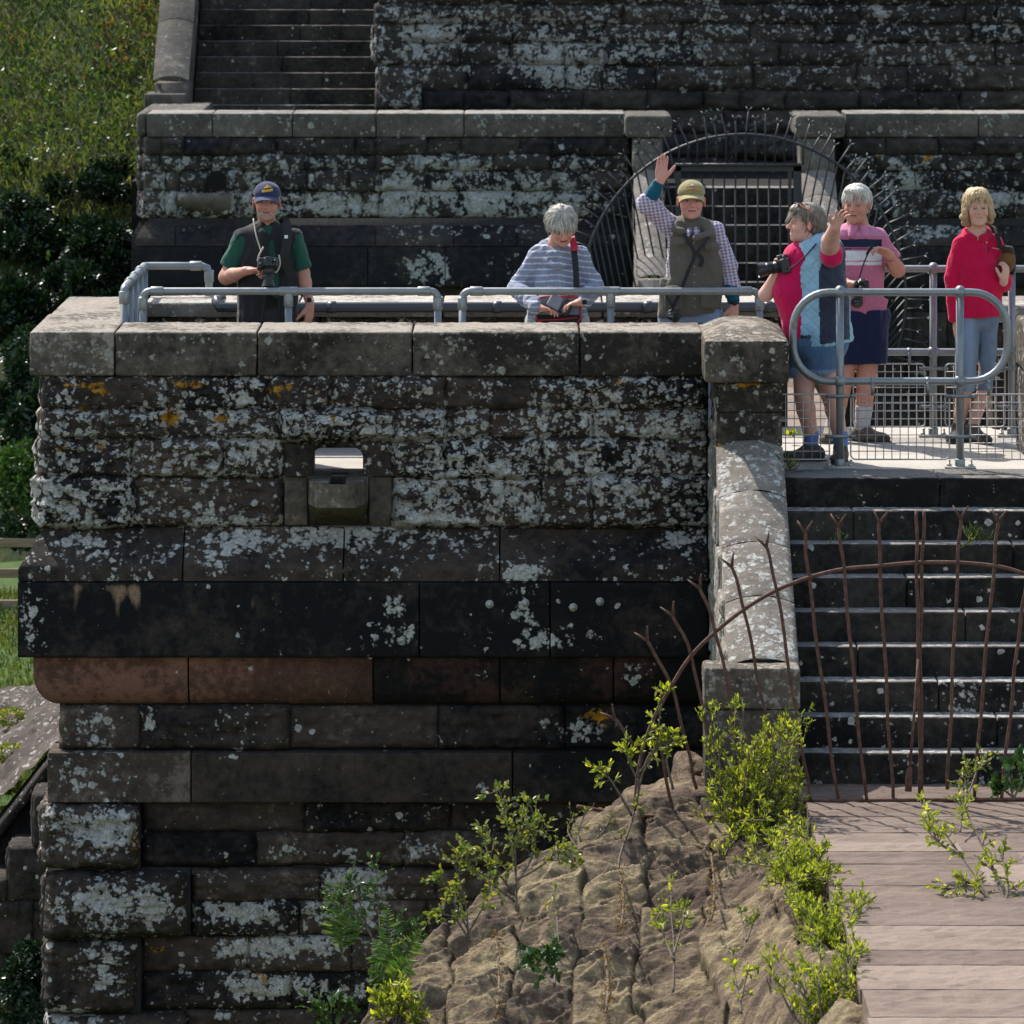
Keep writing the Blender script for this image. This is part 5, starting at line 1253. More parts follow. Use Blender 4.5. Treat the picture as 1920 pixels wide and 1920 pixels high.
hand_ops(s,wrL,(1,-.15,-.12),(.1,-.2,-1),1,.35,.92,thumb=.5,fcurl=(.2,.35,.5,.6)); hand_ops(s,wrR,(-.95,-.15,-.15),(-.1,-.1,-1),-1,.5,.92,thumb=.5)
for x in (-.1,.1): leg_ops(s,(x,0,.88),(x,-.01,.48),(x,.02,.09))
sdf_obj("body",s,M_skin,p.e,face_col(hc,HM,.96,sk,dict(cv=.006,brow=(.28,.22,.18),lip=(.30,.06,.06),eyeh=.002)),base=b)
s=Sdf(.0055); zt=shL[2]
torso(s,p,[0,0,0,0,-.01],[zt-.06,zt-.2,zt-.38,L(0,590)[2],L(0,600)[2]-.03],[.14,.170,.175,.185,.19],.76,.03); trap(s,shL,nb+[0,0,-.02],.062,.055); trap(s,shR,nb+[0,0,-.02],.062,.055); s.cone(shL,shR,.06,.06,.03)
s.chain([shL,elL+[-.015,0,0],wrL+[-.01,.01,.005]],[.066,.064,.046],.022); s.chain([shR,elR+[.0,0,0],wrR+[.015,.02,.005]],[.066,.062,.042],.022)
# cowl
for q in range(24):
    t0,t1=[v/24*2*math.pi for v in (q,q+1)]; cp=lambda t:nb+np.array([.092*math.cos(t)+.010,-.01+.080*math.sin(t),-.012-.045*math.cos(t-math.pi*1.5)*1.0]); s.cone(cp(t0),cp(t1),.026,.026,.016)
for q in range(12,24):
    t0,t1=[v/24*2*math.pi for v in (q,q+1)]; cp=lambda t:nb+np.array([.108*math.cos(t)+.010,-.03+.100*math.sin(t),-.030-.085*math.cos(t-math.pi*1.5)]); s.cone(cp(t0),cp(t1),.022,.022,.012)
s.ell(nb+[0,-.03,.045],(.070,.060,.075),None,.02,True)
s.cut((0,0,-1),-(L(0,604)[2]-.02))
def stripes(V):
    q=V[:,2]+.08*np.abs(V[:,0]-.0)*1.0+.06*V[:,0]+.006*vnoise(V*6,2); st=(np.mod(q,.038)<.0085).astype(float)[:,None]
    return np.array((.19,.21,.29))*(1-st)+np.array((.46,.465,.51))*st
sdf_obj("striped_top",s,M_fleece,p.e,stripes,foldf(.010,(9,9,5),11),b)
s=Sdf(.0055); s.ell(hc+HM@np.array((0,.012,.040)),(.092,.104,.096),HM,.01); s.ell(hc+HM@np.array((0,.055,-.01)),(.078,.060,.075),HM,.03)
s.ell(hc+HM@np.array((-.02,-.060,.052)),(.060,.040,.028),HM,.02); s.ell(hc+HM@np.array((.035,-.055,.045)),(.045,.035,.030),HM,.02)
s.ell(hc+HM@np.array((0,-.085,-.045)),(.058,.055,.070),HM,.012,True)
for q,(x,z) in enumerate(((-.03,.13),(0,.138),(.03,.13),(.06,.11),(-.06,.11))): s.ell(hc+HM@np.array((x,.02,z-.005)),(.02,.035,.012),HM,.012)
hr=sdf_obj("hair",s,M_hair,p.e,lambda V:np.array((.40,.37,.33))*(.85+.4*np.clip((((V-hc)@HM)[:,2:3])*5,-.5,1)*.5),hairf(hc,HM,.011,2,22),b)
hair_tufts(hr,b,hc,HM,np.array((.46,.43,.38)),330,(.096,.108,.102),5,.065,-.045)
s=Sdf(.007); 
for x in (-.09,.09): leg_ops(s,(x,0,.9),(x,-.01,.48),(x,.02,.06),(.11,.08,.072,.06))
s.cone((-.07,0,.88),(.07,0,.88),.125,.125,.03,.8); s.cut((0,0,-1),-.05); sdf_obj("trousers",s,M_denim,p.e,lambda V:np.tile((.35,.37,.36),(len(V),1)),foldf(.006),b)
for x in (-.1,.1): shoe(p.e,b,(x,.03,.09),(x*.6,-1,0))
a=Acc(); d=np.array((1,-.15,-.12)); d/=np.linalg.norm(d); u1=np.cross(d,(0,0,1)); u1/=np.linalg.norm(u1); u2=np.cross(d,u1)
for q in range(15): t=q/15*2*math.pi; a.ball(b+wrL-d*.008+(u1*math.cos(t)+u2*math.sin(t))*.031,.0058,6)
a.build("bracelet",M_pearl,p.e); watch(p.e,b,wrR+np.array((.012,.0,0)),(1,.1,.1),.028)
# bag
bl=np.array([p.base[0],p.base[1],p.base[2]]); bc=L(1047,574,-.19); e=empty("camera_bag",b+bc,"grey camera bag with red piping hanging open in the striped-top woman's hands","bag")
s=Sdf(.0055); s.box(bc+[0,0,-.025],(.145,.07,.095),None,.03,.01); sdf_obj("pouch",s,M_cloth,e,lambda V:np.where((V[:,2]<bc[2]-.05)[:,None],np.array((.02,.02,.022)),np.array((.17,.17,.21))),foldf(.003),b)
a=Acc()
rr_=lambda w_,h_,cx,cz,y,n=28:[b+bc+np.array([cx+w_*np.sign(math.cos(t))*abs(math.cos(t))**.4,y,cz+h_*np.sign(math.sin(t))*abs(math.sin(t))**.4]) for t in np.linspace(0,2*math.pi,n)]
a.tube(rr_(.142,.088,0,-.02,-.068),.0055,6,caps=False); a.build("piping",M_red,e); a=Acc(); a.tube([b+bc+[-.13,-.075,-.085],b+bc+[0,-.08,-.080],b+bc+[.12,-.075,-.068]],.0045,6); a.build("piping",M_red,e)
a=Acc(); fl=[]; 
s=Sdf(.005); FM=frame(0,-.5,.55); s.box(bc+[-.02,-.085,.035],(.045,.012,.05),FM,.01,.01); fo=sdf_obj("flap",s,M_cloth,e,lambda V:np.tile((.22,.22,.27),(len(V),1)),None,b)
a=Acc(); 
for cx_,w1_ in ((-.01,.03),(.045,.028)):
    a.tube([b+bc+FM@np.array((cx_*1.0+w1_*math.cos(t),-.10,.035+.045*math.sin(t))) for t in np.linspace(0,math.pi,12)],.0045,6)
a.build("flap_piping",M_red,fo)
s=Sdf(.005); s.box(bc+[.05,-.09,.0],(.034,.018,.05),frame(0,-.2,.5),.014,.01); sdf_obj("inner_pocket",s,M_camera,e,None,None,b)
add_strip("shoulder_strap",M_strap,e,b,[L(1073,449,-.06),L(1075,458,-.115),L(1077,478,-.17),L(1080,510,-.19),L(1081,545,-.20)],.040,(0,-1,.12),.004)
add_strip("strap_pad",M_red,e,b,[L(1070,446,.02),L(1073,447,-.08),L(1076,459,-.14),L(1078,470,-.172)],.042,(0,-1,.2),.0075)

# ---- waving man
p=Per(1296,36.3,FLW,"man in an olive cap and grey-brown vest waving with his raised arm above the handrail"); L=p.L; b=p.base
hc=L(1296,377,-.02); HM=frame(.02,.0,.02); sk=(.50,.25,.20)
shL,shR=L(1264,429),L(1340,434); elL=L(1214,382,-.10); wrL=L(1238,338,-.14); elR=L(1364,502,.02); wrR=L(1377,572,-.04)
s=Sdf(.0045); head_ops(s,hc,HM,1.0,jaw=1.05); nb=L(1296,424,.02); s.cone(hc+HM@np.array((0,.02,-.07)),nb,.060,.066,.02); s.cone(nb,L(1297,444),.066,.10,.03,.6)
torso(s,p,[0,0,0],[1.22,1.1,.92],[.14,.14,.14]); s.cone(shL,shR,.055,.055,.04); s.chain([shL,elL,wrL],[.055,.046,.028]); s.chain([shR,elR,wrR],[.055,.043,.027])
hand_ops(s,wrL,(.10,-.05,1),(.15,-1,0),1,.10,1.02,.04,.75); hand_ops(s,wrR,(-.08,-.05,-1),(-.5,.6,0),-1,.45)
for x in (-.1,.1): leg_ops(s,(x,0,.88),(x*1.05,-.01,.5),(x*1.1,.02,.09),(.065,.05,.05,.036))
sdf_obj("body",s,M_skin,p.e,face_col(hc,HM,1.0,sk,dict(brow=(.30,.22,.18),eyeh=.0038)),base=b)
def gingham(V):
    u=np.mod(V[:,0]*.8+V[:,2]*.15,.021)<.010; v=np.mod(V[:,2]-V[:,0]*.12,.021)<.010
    t=(u.astype(float)+v.astype(float))[:,None]/2
    return np.array((.52,.46,.50))*(1-t)+np.array((.13,.10,.22))*t
s=Sdf(.0055); zt=shL[2]
torso(s,p,[0,0],[zt-.08,.95],[.15,.165],.66,.03); trap(s,shL,nb); trap(s,shR,nb); nring(s,nb+[0,-.005,-.022],.070,.070,.013,.022,open_=25)
se=elL+(wrL-elL)*.12; s.chain([shL,elL,se],[.066,.064,.060],.02); s.chain([shR,elR,L(1375,553)],[.062,.058,.054],.02)
s.cone(nb+[-.015,-.07,.0],L(1290,440,-.14),.022,.016,.01); s.cone(nb+[.03,-.07,.0],L(1306,438,-.14),.022,.016,.01); s.cone(nb+[.005,-.11,.03],L(1298,437,-.17),.030,.018,.008,sub=True)
d_=(L(1380,553)-elR); d_/=np.linalg.norm(d_); s.cut(d_,np.dot(d_,L(1380,553)),lo=L(1360,600)-[0,.3,0],hi=L(1400,540)+[0,.3,0]); d_=wrL-elL; d_/=np.linalg.norm(d_); s.cut(d_,np.dot(d_,elL+d_*.045),lo=L(1195,400)-[0,.3,0],hi=L(1262,300)+[0,.3,0]); s.cut((0,0,-1),-.9,lo=(-.17,-.3,0),hi=(.17,.3,1.0)); s.cut((0,0,-1),-1.02,lo=(-.17,-.3,.8),hi=(.17,.3,1.04))
sdf_obj("checked_shirt",s,M_cloth,p.e,gingham,foldf(.007,(10,10,6),21),b)
s=Sdf(.0055); t_=lambda a_:elL+(wrL-elL)*a_; s.chain([t_(-.05),t_(.5),t_(.93)],[.047,.043,.036]); q_=lambda a_:elR+(wrR-elR)*a_; 
d_=wrL-elL; d_/=np.linalg.norm(d_); s.cut(d_,np.dot(d_,t_(.93))); v_=s
sdf_obj("teal_sleeve",v_,M_cloth,p.e,lambda V:np.tile((.004,.07,.11),(len(V),1)),foldf(.003,(20,20,14)),b)
s=Sdf(.0055); s.chain([q_(.5),q_(.93)],[.042,.040]); d_=wrR-elR; d_/=np.linalg.norm(d_); s.cut(d_,np.dot(d_,q_(.93))); sdf_obj("teal_sleeve",s,M_cloth,p.e,lambda V:np.tile((.004,.07,.11),(len(V),1)),foldf(.003,(20,20,14)),b)
s=Sdf(.0055); s.ell(nb+[0,-.055,-.01],(.05,.04,.03),None,.01); sdf_obj("teal_collar",s,M_cloth,p.e,lambda V:np.tile((.004,.06,.10),(len(V),1)),None,b)
s=Sdf(.006); torso(s,p,[.0,0.005,.0,-.01],[zt-.07,zt-.25,L(0,540)[2],L(0,592)[2]],[.165,.188,.193,.208],.70,.03); trap(s,shL+[.01,0,0],nb,.062,.058); trap(s,shR,nb,.062,.058)
nring(s,nb+[0,.01,-.014],.084,.080,.015,.020,open_=40)
s.cone(nb+[.005,-.13,.06],L(1300,452,-.19),.050,.010,.012,sub=True)
s.cone(L(1272,420,-.09),L(1264,430,-.12),.030,.022,.015); s.cone(L(1264,430,-.12),L(1280,433,-.15),.020,.018,.012); s.cone(L(1322,420,-.09),L(1334,436,-.13),.034,.026,.015); s.cone(L(1334,438,-.14),L(1305,446,-.165),.022,.018,.012)
for (x0,x1,y) in ((1257,1286,452),(1322,1350,462)): s.box(L((x0+x1)/2,y,-.140),(.048,.018,.024),None,.008,.006)
for (x0,x1,y) in ((1246,1278,540),(1318,1346,540)): s.box(L((x0+x1)/2,y+18,-.150),(.058,.014,.07),None,.01,.006)
s.cut((-1,0,0),-L(1255,0)[0],lo=(-.4,-.3,1.2),hi=(0,.3,1.7)); s.cut((1,0,0),L(1352,0)[0],lo=(0,-.3,1.2),hi=(.4,.3,1.7)); s.cut((0.1,0,-1),-(L(0,590)[2]))
vest=sdf_obj("vest",s,M_cloth,p.e,lambda V:np.tile((.098,.088,.072),(len(V),1)),foldf(.007,(8,8,4),24),b)
a=Acc(); 
for q in range(9): a.ball(b+L(1301+q*.2,455+q*15,-.150),.0045,6)
a.build("press_stud",M_steel,vest)
s=Sdf(.007); 
for x in (-.09,.09): leg_ops(s,(x,0,.93),(x*1.1,-.01,.5),(x*1.15,.02,.06),(.11,.08,.072,.065))
s.cone((-.07,0,.93),(.07,0,.93),.13,.13,.03,.8); s.cut((0,0,-1),-.05); sdf_obj("jeans",s,M_denim,p.e,lambda V:np.tile((.20,.25,.36),(len(V),1)),foldf(.006),b)
for x in (-.12,.12): shoe(p.e,b,(x,.03,.09),(x*.8,-1,0))
def logo3(o,T):
    surf_patch(o,"cap_emblem",M_white,b,T,[(0,1),(0,2),(-1,1),(1,2),(1,1)],z0=.092,sz=.006); surf_patch(o,"cap_stitching",M_orange,b,T,[(u,-abs(u)*.15) for u in range(-5,8)],z0=.076,sz=.0066)
cap_obj(p.e,b,hc+HM@np.array((0,0,.008)),HM,(.235,.20,.095),logo3)
hair_tufts(p.e,b,hc,HM,np.array((.35,.32,.28)),50,(.081,.100,.086),3,.025,-.03,keep=lambda q:q[2]<.035 and q[1]>0)
watch(p.e,b,wrR+[0,0,.015],(0,0,-1),.031,M_strap)
e=camera_obj("small black camera hanging at the waving man's waist below the crossed straps",L(1263,594,-.22),(-.3,-.9,.1),(.5,0,.85),b,.62,False)
add_strip("neck_strap",M_strap,e,b,[L(1280,434,-.145),L(1290,452,-.195),L(1302,477,-.20),L(1290,510,-.20),L(1275,548,-.20),L(1262,575,-.21),L(1260,586,-.22)],.024,(0,-1,0),.004)
add_strip("neck_strap",M_strap,e,b,[L(1332,440,-.15),L(1320,455,-.19),L(1306,474,-.205)],.022,(0,-1,0),.004); add_strip("neck_strap",M_strap,e,b,[L(1306,474,-.205),L(1316,486,-.20),L(1312,500,-.19)],.03,(0,-1,0),.005); add_strip("neck_strap",M_strap,e,b,[L(1240,535,-.13),L(1250,556,-.19),L(1259,572,-.215)],.016,(0,-1,0),.004)

# ---- woman in profile, arm stretched toward the viewer
p=Per(1545,35.2,FLR,"laughing woman in pale blue and navy body warmer reaching out one hand"); L=p.L; b=p.base
hc=L(1510,420,.0); HM=frame(-1.42,-.02,.0); sk=(.56,.32,.26)
shN=L(1556,470,-.12); elN=L(1557,452,-.36); wrN=L(1566,424,-.60)
shF=L(1500,470,.15); elF=L(1436,552,.02); wrF=L(1456,512,-.03)
s=Sdf(.0045); head_ops(s,hc,HM,.97,mouth='smile',nose=1.05); nb=L(1524,452,.0); s.cone(hc+HM@np.array((0,.02,-.06)),nb,.058,.064,.03); s.cone(nb,L(1530,474),.066,.09,.03,.8)
s.cone(L(1532,490),L(1538,600),.10,.12,.04,.8); s.cone(shN,shF,.05,.05,.04); s.chain([shN,elN,wrN],[.062,.054,.034]); s.chain([shF,elF,wrF],[.052,.044,.028])
hand_ops(s,wrN,(.35,-.55,.75),(.2,-.9,-.35),-1,.22,.95,.45,.85); hand_ops(s,wrF,(.02,-.1,1),(.6,-.6,0),1,.9,.9)
# legs
kA,kB=L(1507,745,-.03),L(1560,745,-.02); aA,aB=L(1521,820,.03),L(1576,822,-.02)
leg_ops(s,L(1510,650,.08),kA,aA,(.085,.062,.060,.042)); leg_ops(s,L(1545,650,-.02),kB,aB,(.09,.064,.060,.042))
sdf_obj("body",s,M_skin,p.e,face_col(hc,HM,.97,sk,dict(cv=.010,gh=.007,brow=(.2,.16,.13),eyeh=.0028,gap=(.36,.28,.25),lip=(.32,.08,.08))),base=b)
s=Sdf(.006); s.cone(L(1500,486,.02),L(1488,545,.0),.11,.125,.05,.9); s.cone(L(1488,545),L(1500,640),.11,.10,.05,.9); s.cone(L(1524,466),L(1512,482),.07,.11,.04)
s.cone(L(1484,520,-.03),L(1482,538,-.03),.085,.080,.04)
s.cone(L(1556,466,-.05),L(1560,480,-.17),.074,.066,.03); s.cut((0,-1,.35),np.dot(np.array((0,-1,.35))/np.linalg.norm((0,-1,.35)),L(1560,480,-.26)))
s.chain([shF,shF+(elF-shF)*.45],[.06,.062],.02); s.cut((0,0,-1),-L(0,648)[2])
sdf_obj("pink_shirt",s,M_cloth,p.e,lambda V:np.tile((.48,.006,.075),(len(V),1)),foldf(.006,(9,9,5),31),b)
s=Sdf(.006); s.cone(L(1537,478),L(1540,560),.150,.160,.05,.9); s.cone(L(1540,560),L(1546,642),.160,.178,.05,.9); s.cone(L(1522,500),L(1523,636),.125,.125,.03,.9); s.cone(L(1530,466),L(1552,470),.085,.085,.05)
s.cone(nb+[.015,0,-.04],nb+[.0,-.005,-.01],.085,.078,.02); s.ell(nb+[-.055,-.01,.045],(.085,.085,.06),None,.01,True)
s.cone(L(1436,470,-.1),L(1442,650,-.1),.088,.088,.02,sub=True)
# front opening follows a slanting line
s.cut((-1,-.15,-.10),np.dot(np.array((-1,-.15,-.10))/np.linalg.norm((-1,-.15,-.10)),L(1473,560,-.1)),lo=L(1400,700)-[0,.5,0],hi=L(1560,476)+[0,.5,0])
s.ell(L(1564,478,-.20),(.075,.12,.105),None,.012,True)
s.cut((.16,0,-1),np.dot(np.array((.16,0,-1))/np.linalg.norm((.16,0,-1)),L(1540,645)))
def bw(V):
    edge=L(1533,560)[0]+.02*np.clip((V[:,2]-L(0,470)[2])*-1,0,1)*.3+np.where(V[:,2]>L(0,505)[2],(V[:,2]-L(0,505)[2])*.35,0)
    navy=(V[:,0]>edge)&(V[:,2]<L(0,452)[2]); hem=(V[:,2]-.16*V[:,0])<(L(1540,645)[2]-.16*L(1540,0)[0]+.012)
    pip=(V[:,0]>L(1592,600)[0])&(V[:,1]<.05)
    q=(np.abs(np.mod((V[:,0]+V[:,2])/.085,1)-.5)<.03)|(np.abs(np.mod((V[:,0]-V[:,2])/.085,1)-.5)<.03)
    c=np.where(navy[:,None],np.array((.014,.020,.045)),np.array((.24,.41,.54))*np.where(q,.86,1)[:,None]); return np.where((hem|pip)[:,None],np.array((.22,.42,.50)),c)
def bwd(V,N):
    t1=np.abs(np.mod((V[:,0]+V[:,2])/.085,1)-.5); t2=np.abs(np.mod((V[:,0]-V[:,2])/.085,1)-.5)
    return foldf(.006,(7,7,4),33)(V,N)+.004*np.minimum(1,np.minimum(t1,t2)*6)
vest=sdf_obj("body_warmer",s,M_shell,p.e,bw,bwd,b)
# writing on the hem
GL={'B':["110","101","110","101","110"],'r':["000","110","101","100","100"],'o':["000","010","101","101","010"],'n':["000","110","101","101","101"],'t':["010","111","010","010","011"],'e':["000","010","111","100","011"]}
a=Acc(); x0=1502.5
for q,ch in enumerate("Bronte"):
    for r_,row in enumerate(GL[ch]):
        for c_,v in enumerate(row):
            if v=='1':
                px=x0+q*3.3+c_*.95-r_*.15; py=628.5+r_*1.25-q*.15; yy=-.9*math.sqrt(max(.0,.178**2-(L(px,0)[0]-L(1546,0)[0])**2))-.012
                a.obox(b+L(px,py,yy),np.eye(3),(.0017,.004,.0023))
a.build("lettering",M_strap,vest,smooth=False)
s=Sdf(.006); s.cone(L(1514,635,.06),L(1499,700,.04),.100,.078,.03); s.cone(L(1548,635,-.03),L(1540,694,-.05),.125,.100,.03); s.cone(L(1520,640),L(1550,640),.125,.135,.04)
s.cut((.0,0,-1),-L(0,708)[2]); s.cut((.15,0,-1),np.dot(np.array((.15,0,-1))/np.linalg.norm((.15,0,-1)),L(1540,698)),lo=L(1517,800)-[0,.5,0],hi=L(1700,600)+[0,.5,0])
sdf_obj("denim_shorts",s,M_denim,p.e,lambda V:np.where((V[:,2]<L(0,690)[2])[:,None],np.array((.17,.24,.34)),np.array((.075,.135,.235)))*(.9+.25*fbm(V,(14,14,5),3,3))[:,None],foldf(.005,(10,10,12),35),b)
for (k_,a_) in ((kA,aA),(kB,aB)):
    s=Sdf(.006); s.cone(a_+[0,0,.02],a_+[0,0,-.03],.047,.046,.02); s.cut((0,0,1),a_[2]+.045); sdf_obj("sock",s,M_fleece,p.e,lambda V:np.tile((.10,.18,.42),(len(V),1)),foldf(.002,(20,20,40)),b)
shoe(p.e,b,(aA[0],aA[1],.088),(-1,-.15,0),col=(.07,.065,.062)); shoe(p.e,b,(aB[0],aB[1],.088),(-.25,-1,0),col=(.07,.065,.062))
s=Sdf(.0055); T=lambda q:hc+HM@np.array(q); s.ell(T((0,.025,.045)),(.090,.096,.088),HM,.01); s.ell(T((0,.068,-.015)),(.080,.062,.085),HM,.03); s.ell(T((0,.07,-.07)),(.06,.05,.05),HM,.03); s.ell(T((0,-.055,.088)),(.062,.040,.030),HM,.02)
s.ell(T((0,-.085,-.035)),(.13,.082,.098),HM,.012,True); s.ell(T((.085,-.005,-.02)),(.03,.022,.03),HM,.01,True); s.ell(T((-.085,-.005,-.02)),(.03,.022,.03),HM,.01,True)
hr=sdf_obj("hair",s,M_hair,p.e,lambda V:np.array((.13,.105,.085))*(1+.8*np.clip((((V-hc)@HM)[:,2:3])*7,-.6,1)),hairf(hc,HM,.012,6,22),b)
hair_tufts(hr,b,hc,HM,np.array((.24,.20,.165)),300,(.088,.110,.097),15,.07,-.07,keep=lambda q:not(q[1]<.0 and q[2]<.03))
a=Acc(); 
for sg in (-1,1): a.lathe(b+T((sg*.035,-.045,.128)),[(.004,-.003),(.022,-.002),(.024,.002),(.004,.004)],12,2)
g=a.build("sunglasses",M_lensdark,p.e); a=Acc(); 
for sg in (-1,1): a.tube([b+T((sg*.06,-.05,.124)),b+T((sg*.086,-.0,.095)),b+T((sg*.088,.04,.06))],.003,5)
a.tube([b+T((-.06,-.05,.127)),b+T((.06,-.05,.127))],.003,5); a.build("frame",M_orange,g)
e=camera_obj("black camera with long lens held up by the laughing woman in blue",L(1470,498,-.06),(-.98,-.12,-.18),(-.12,0,1),b,1.02)
a=Acc(); a.tube(smoothpath([b+L(1474,505,-.12),b+L(1488,500,-.2),b+L(1510,480,-.20),b+L(1528,460,-.13),b+L(1537,450,-.08)]),.0045,6); a.build("neck_strap",M_strap,e)

# ---- man in pink striped polo
p=Per(1617,36.4,FLR,"white-haired man in a pink striped polo shirt and navy shorts, behind the outstretched hand"); L=p.L; b=p.base
hc=L(1606,384,-.02); HM=frame(-.30,.05,.03); sk=(.46,.225,.165)
shL,shR=L(1578,450),L(1646,450); elR=L(1683,506,-.02); wrR=L(1668,478,-.22); elL=L(1570,520,.02); wrL=L(1590,533,-.2)
s=Sdf(.0045); head_ops(s,hc,HM,1.02); nb=L(1608,424,.02); s.cone(hc+HM@np.array((0,.02,-.07)),nb,.060,.064,.02); s.cone(nb,L(1608,444),.066,.10,.03,.6)
torso(s,p,[0,0,0],[1.2,1.1,.9],[.13,.13,.13]); s.cone(shL,shR,.055,.055,.04); s.chain([shL,elL,wrL],[.055,.045,.028]); s.chain([shR,elR,wrR],[.055,.048,.029])
hand_ops(s,wrR,(-.85,-.3,.45),(-.2,-.5,-.7),1,.75,1.0); hand_ops(s,wrL,(.95,-.2,0),(.1,-.4,-1),-1,.7,1.0)
kL,kR=L(1578,735,-.03),L(1622,740,-.02); aL,aR_=L(1560,806,.03),L(1617,800,.02)
leg_ops(s,L(1590,660),kL,aL,(.075,.056,.054,.04)); leg_ops(s,L(1628,660),kR,aR_,(.075,.058,.058,.04))
sdf_obj("body",s,M_skin,p.e,face_col(hc,HM,1.02,sk,dict(brow=(.42,.36,.32),eyeh=.0032,ba=.35)),base=b)
def polo(V):
    z=V[:,2]+.03*np.abs(V[:,0]); t=lambda y:L(0,y)[2]; c=np.tile((.42,.125,.20),(len(V),1)); arm=(V[:,0]>L(1652,0)[0])|(V[:,0]<L(1562,0)[0])
    def band(y0,y1,col): 
        m=(z<t(y0))&(z>t(y1))&~arm; c[m]=col
    band(446,461,(.012,.016,.04)); band(463,465,(.012,.016,.04)); band(468,486,(.62,.60,.62)); band(488,494,(.60,.57,.60)); c[z>t(440)]=(.46,.17,.28)
    return c
s=Sdf(.0055); zt=shL[2]; torso(s,p,[-.01,0,0,0],[zt-.08,zt-.25,L(0,550)[2],L(0,592)[2]],[.150,.160,.160,.162],.74,.03); s.cone(shL,shR,.055,.055,.04); trap(s,shL,nb+[-.03,0,0],.06,.055); trap(s,shR,nb+[-.03,0,0],.06,.055); nring(s,nb+[-.01,-.005,-.02],.076,.074,.014,.025,open_=28)
s.cone(nb+[-.03,-.07,-.005],nb+[-.05,-.10,-.06],.022,.014,.01); s.cone(nb+[.035,-.07,-.005],nb+[.045,-.10,-.06],.022,.014,.01); s.cone(nb+[0,-.11,.03],nb+[0,-.13,-.06],.036,.014,.01,sub=True)
sr=elR+(shR-elR)*.30; s.chain([shR,sr],[.062,.066],.02); s.chain([shL,elL+(shL-elL)*.3],[.062,.064],.02)
d_=sr-shR; d_/=np.linalg.norm(d_); s.cut(d_,np.dot(d_,sr),lo=L(1656,560)-[0,.3,0],hi=L(1720,440)+[0,.3,0]); s.cut((.10,0,-1),np.dot(np.array((.1,0,-1))/np.linalg.norm((.1,0,-1)),L(1620,588)))
sdf_obj("polo_shirt",s,M_cloth,p.e,polo,foldf(.007,(9,9,5),41),b)
s=Sdf(.006); s.cone(L(1600,590),L(1596,675,-.01),.12,.105,.03); s.cone(L(1630,590),L(1634,672,-.01),.12,.105,.03); s.cone(L(1606,592),L(1632,592),.118,.118,.03,.9); s.cut((0,0,-1),-L(0,680)[2]); s.cut((0,0,1),L(0,580)[2])
sdf_obj("navy_shorts",s,M_cloth,p.e,lambda V:np.tile((.010,.013,.045),(len(V),1)),foldf(.006,(9,9,4),43),b)
for (k_,a_) in ((kL,aL),(kR,aR_)):
    d_=k_-a_; d_/=np.linalg.norm(d_); s=Sdf(.006); s.cone(a_-d_*.02,a_+d_*.13,.048,.058,.02); s.cut(d_,np.dot(d_,a_+d_*.15)); sdf_obj("sock",s,M_fleece,p.e,lambda V:np.tile((.42,.42,.46),(len(V),1)),foldf(.002,(20,20,50)),b)
shoe(p.e,b,(aL[0],aL[1],.09),(-.35,-1,0),col=(.23,.19,.13)); shoe(p.e,b,(aR_[0],aR_[1],.09),(.85,-.5,0),col=(.13,.11,.09))
s=Sdf(.0055); T=lambda q:hc+HM@np.array(q); s.ell(T((0,.014,.048)),(.092,.104,.088),HM,.01); s.ell(T((0,.06,-.0)),(.084,.058,.072),HM,.03); s.ell(T((.0,-.058,.096)),(.062,.040,.024),HM,.02)
s.ell(T((0,-.09,-.025)),(.080,.085,.100),HM,.010,True); 
for x in (-1,1): s.ell(T((x*.088,-.0,-.02)),(.026,.026,.040),HM,.01,True)
hr=sdf_obj("hair",s,M_hair,p.e,lambda V:np.tile((.52,.49,.44),(len(V),1)),hairf(hc,HM,.010,8,22),b); hair_tufts(hr,b,hc,HM,np.array((.60,.57,.51)),260,(.091,.110,.098),25,.05,-.03)
watch(p.e,b,wrR+(elR-wrR)*.12,elR-wrR,.032,M_strap)
e=camera_obj("black compact camera with strap held by the man in striped polo",L(1616,536,-.30),(-.1,-.85,-.45),(0,-.3,1),b,.72,False)
a=Acc(); a.tube(smoothpath([b+L(1611,522,-.28),b+L(1618,498,-.27),b+L(1628,474,-.26),b+L(1634,462,-.27)]),.0055,6); a.tube([b+L(1625,478,-.265),b+L(1630,468,-.262),b+L(1634,461,-.265)],[.008,.012,.013],8); a.build("strap",M_strap,e)
e2=empty("lens_pouch",b+L(1607,564,-.24),"round black lens hanging below the striped polo man's camera","lens"); a=Acc(); c_=b+L(1607,564,-.24); f_=np.array((-.1,-.9,-.3)); f_/=np.linalg.norm(f_)
a.tube([c_-f_*.05,c_-f_*.045,c_+f_*.03,c_+f_*.032],[.03,.038,.040,.036],18); a.build("barrel",M_camera,e2); a=Acc(); a.tube([c_+f_*.030,c_+f_*.036],[.030,.006],16); a.build("glass",M_glass,e2)

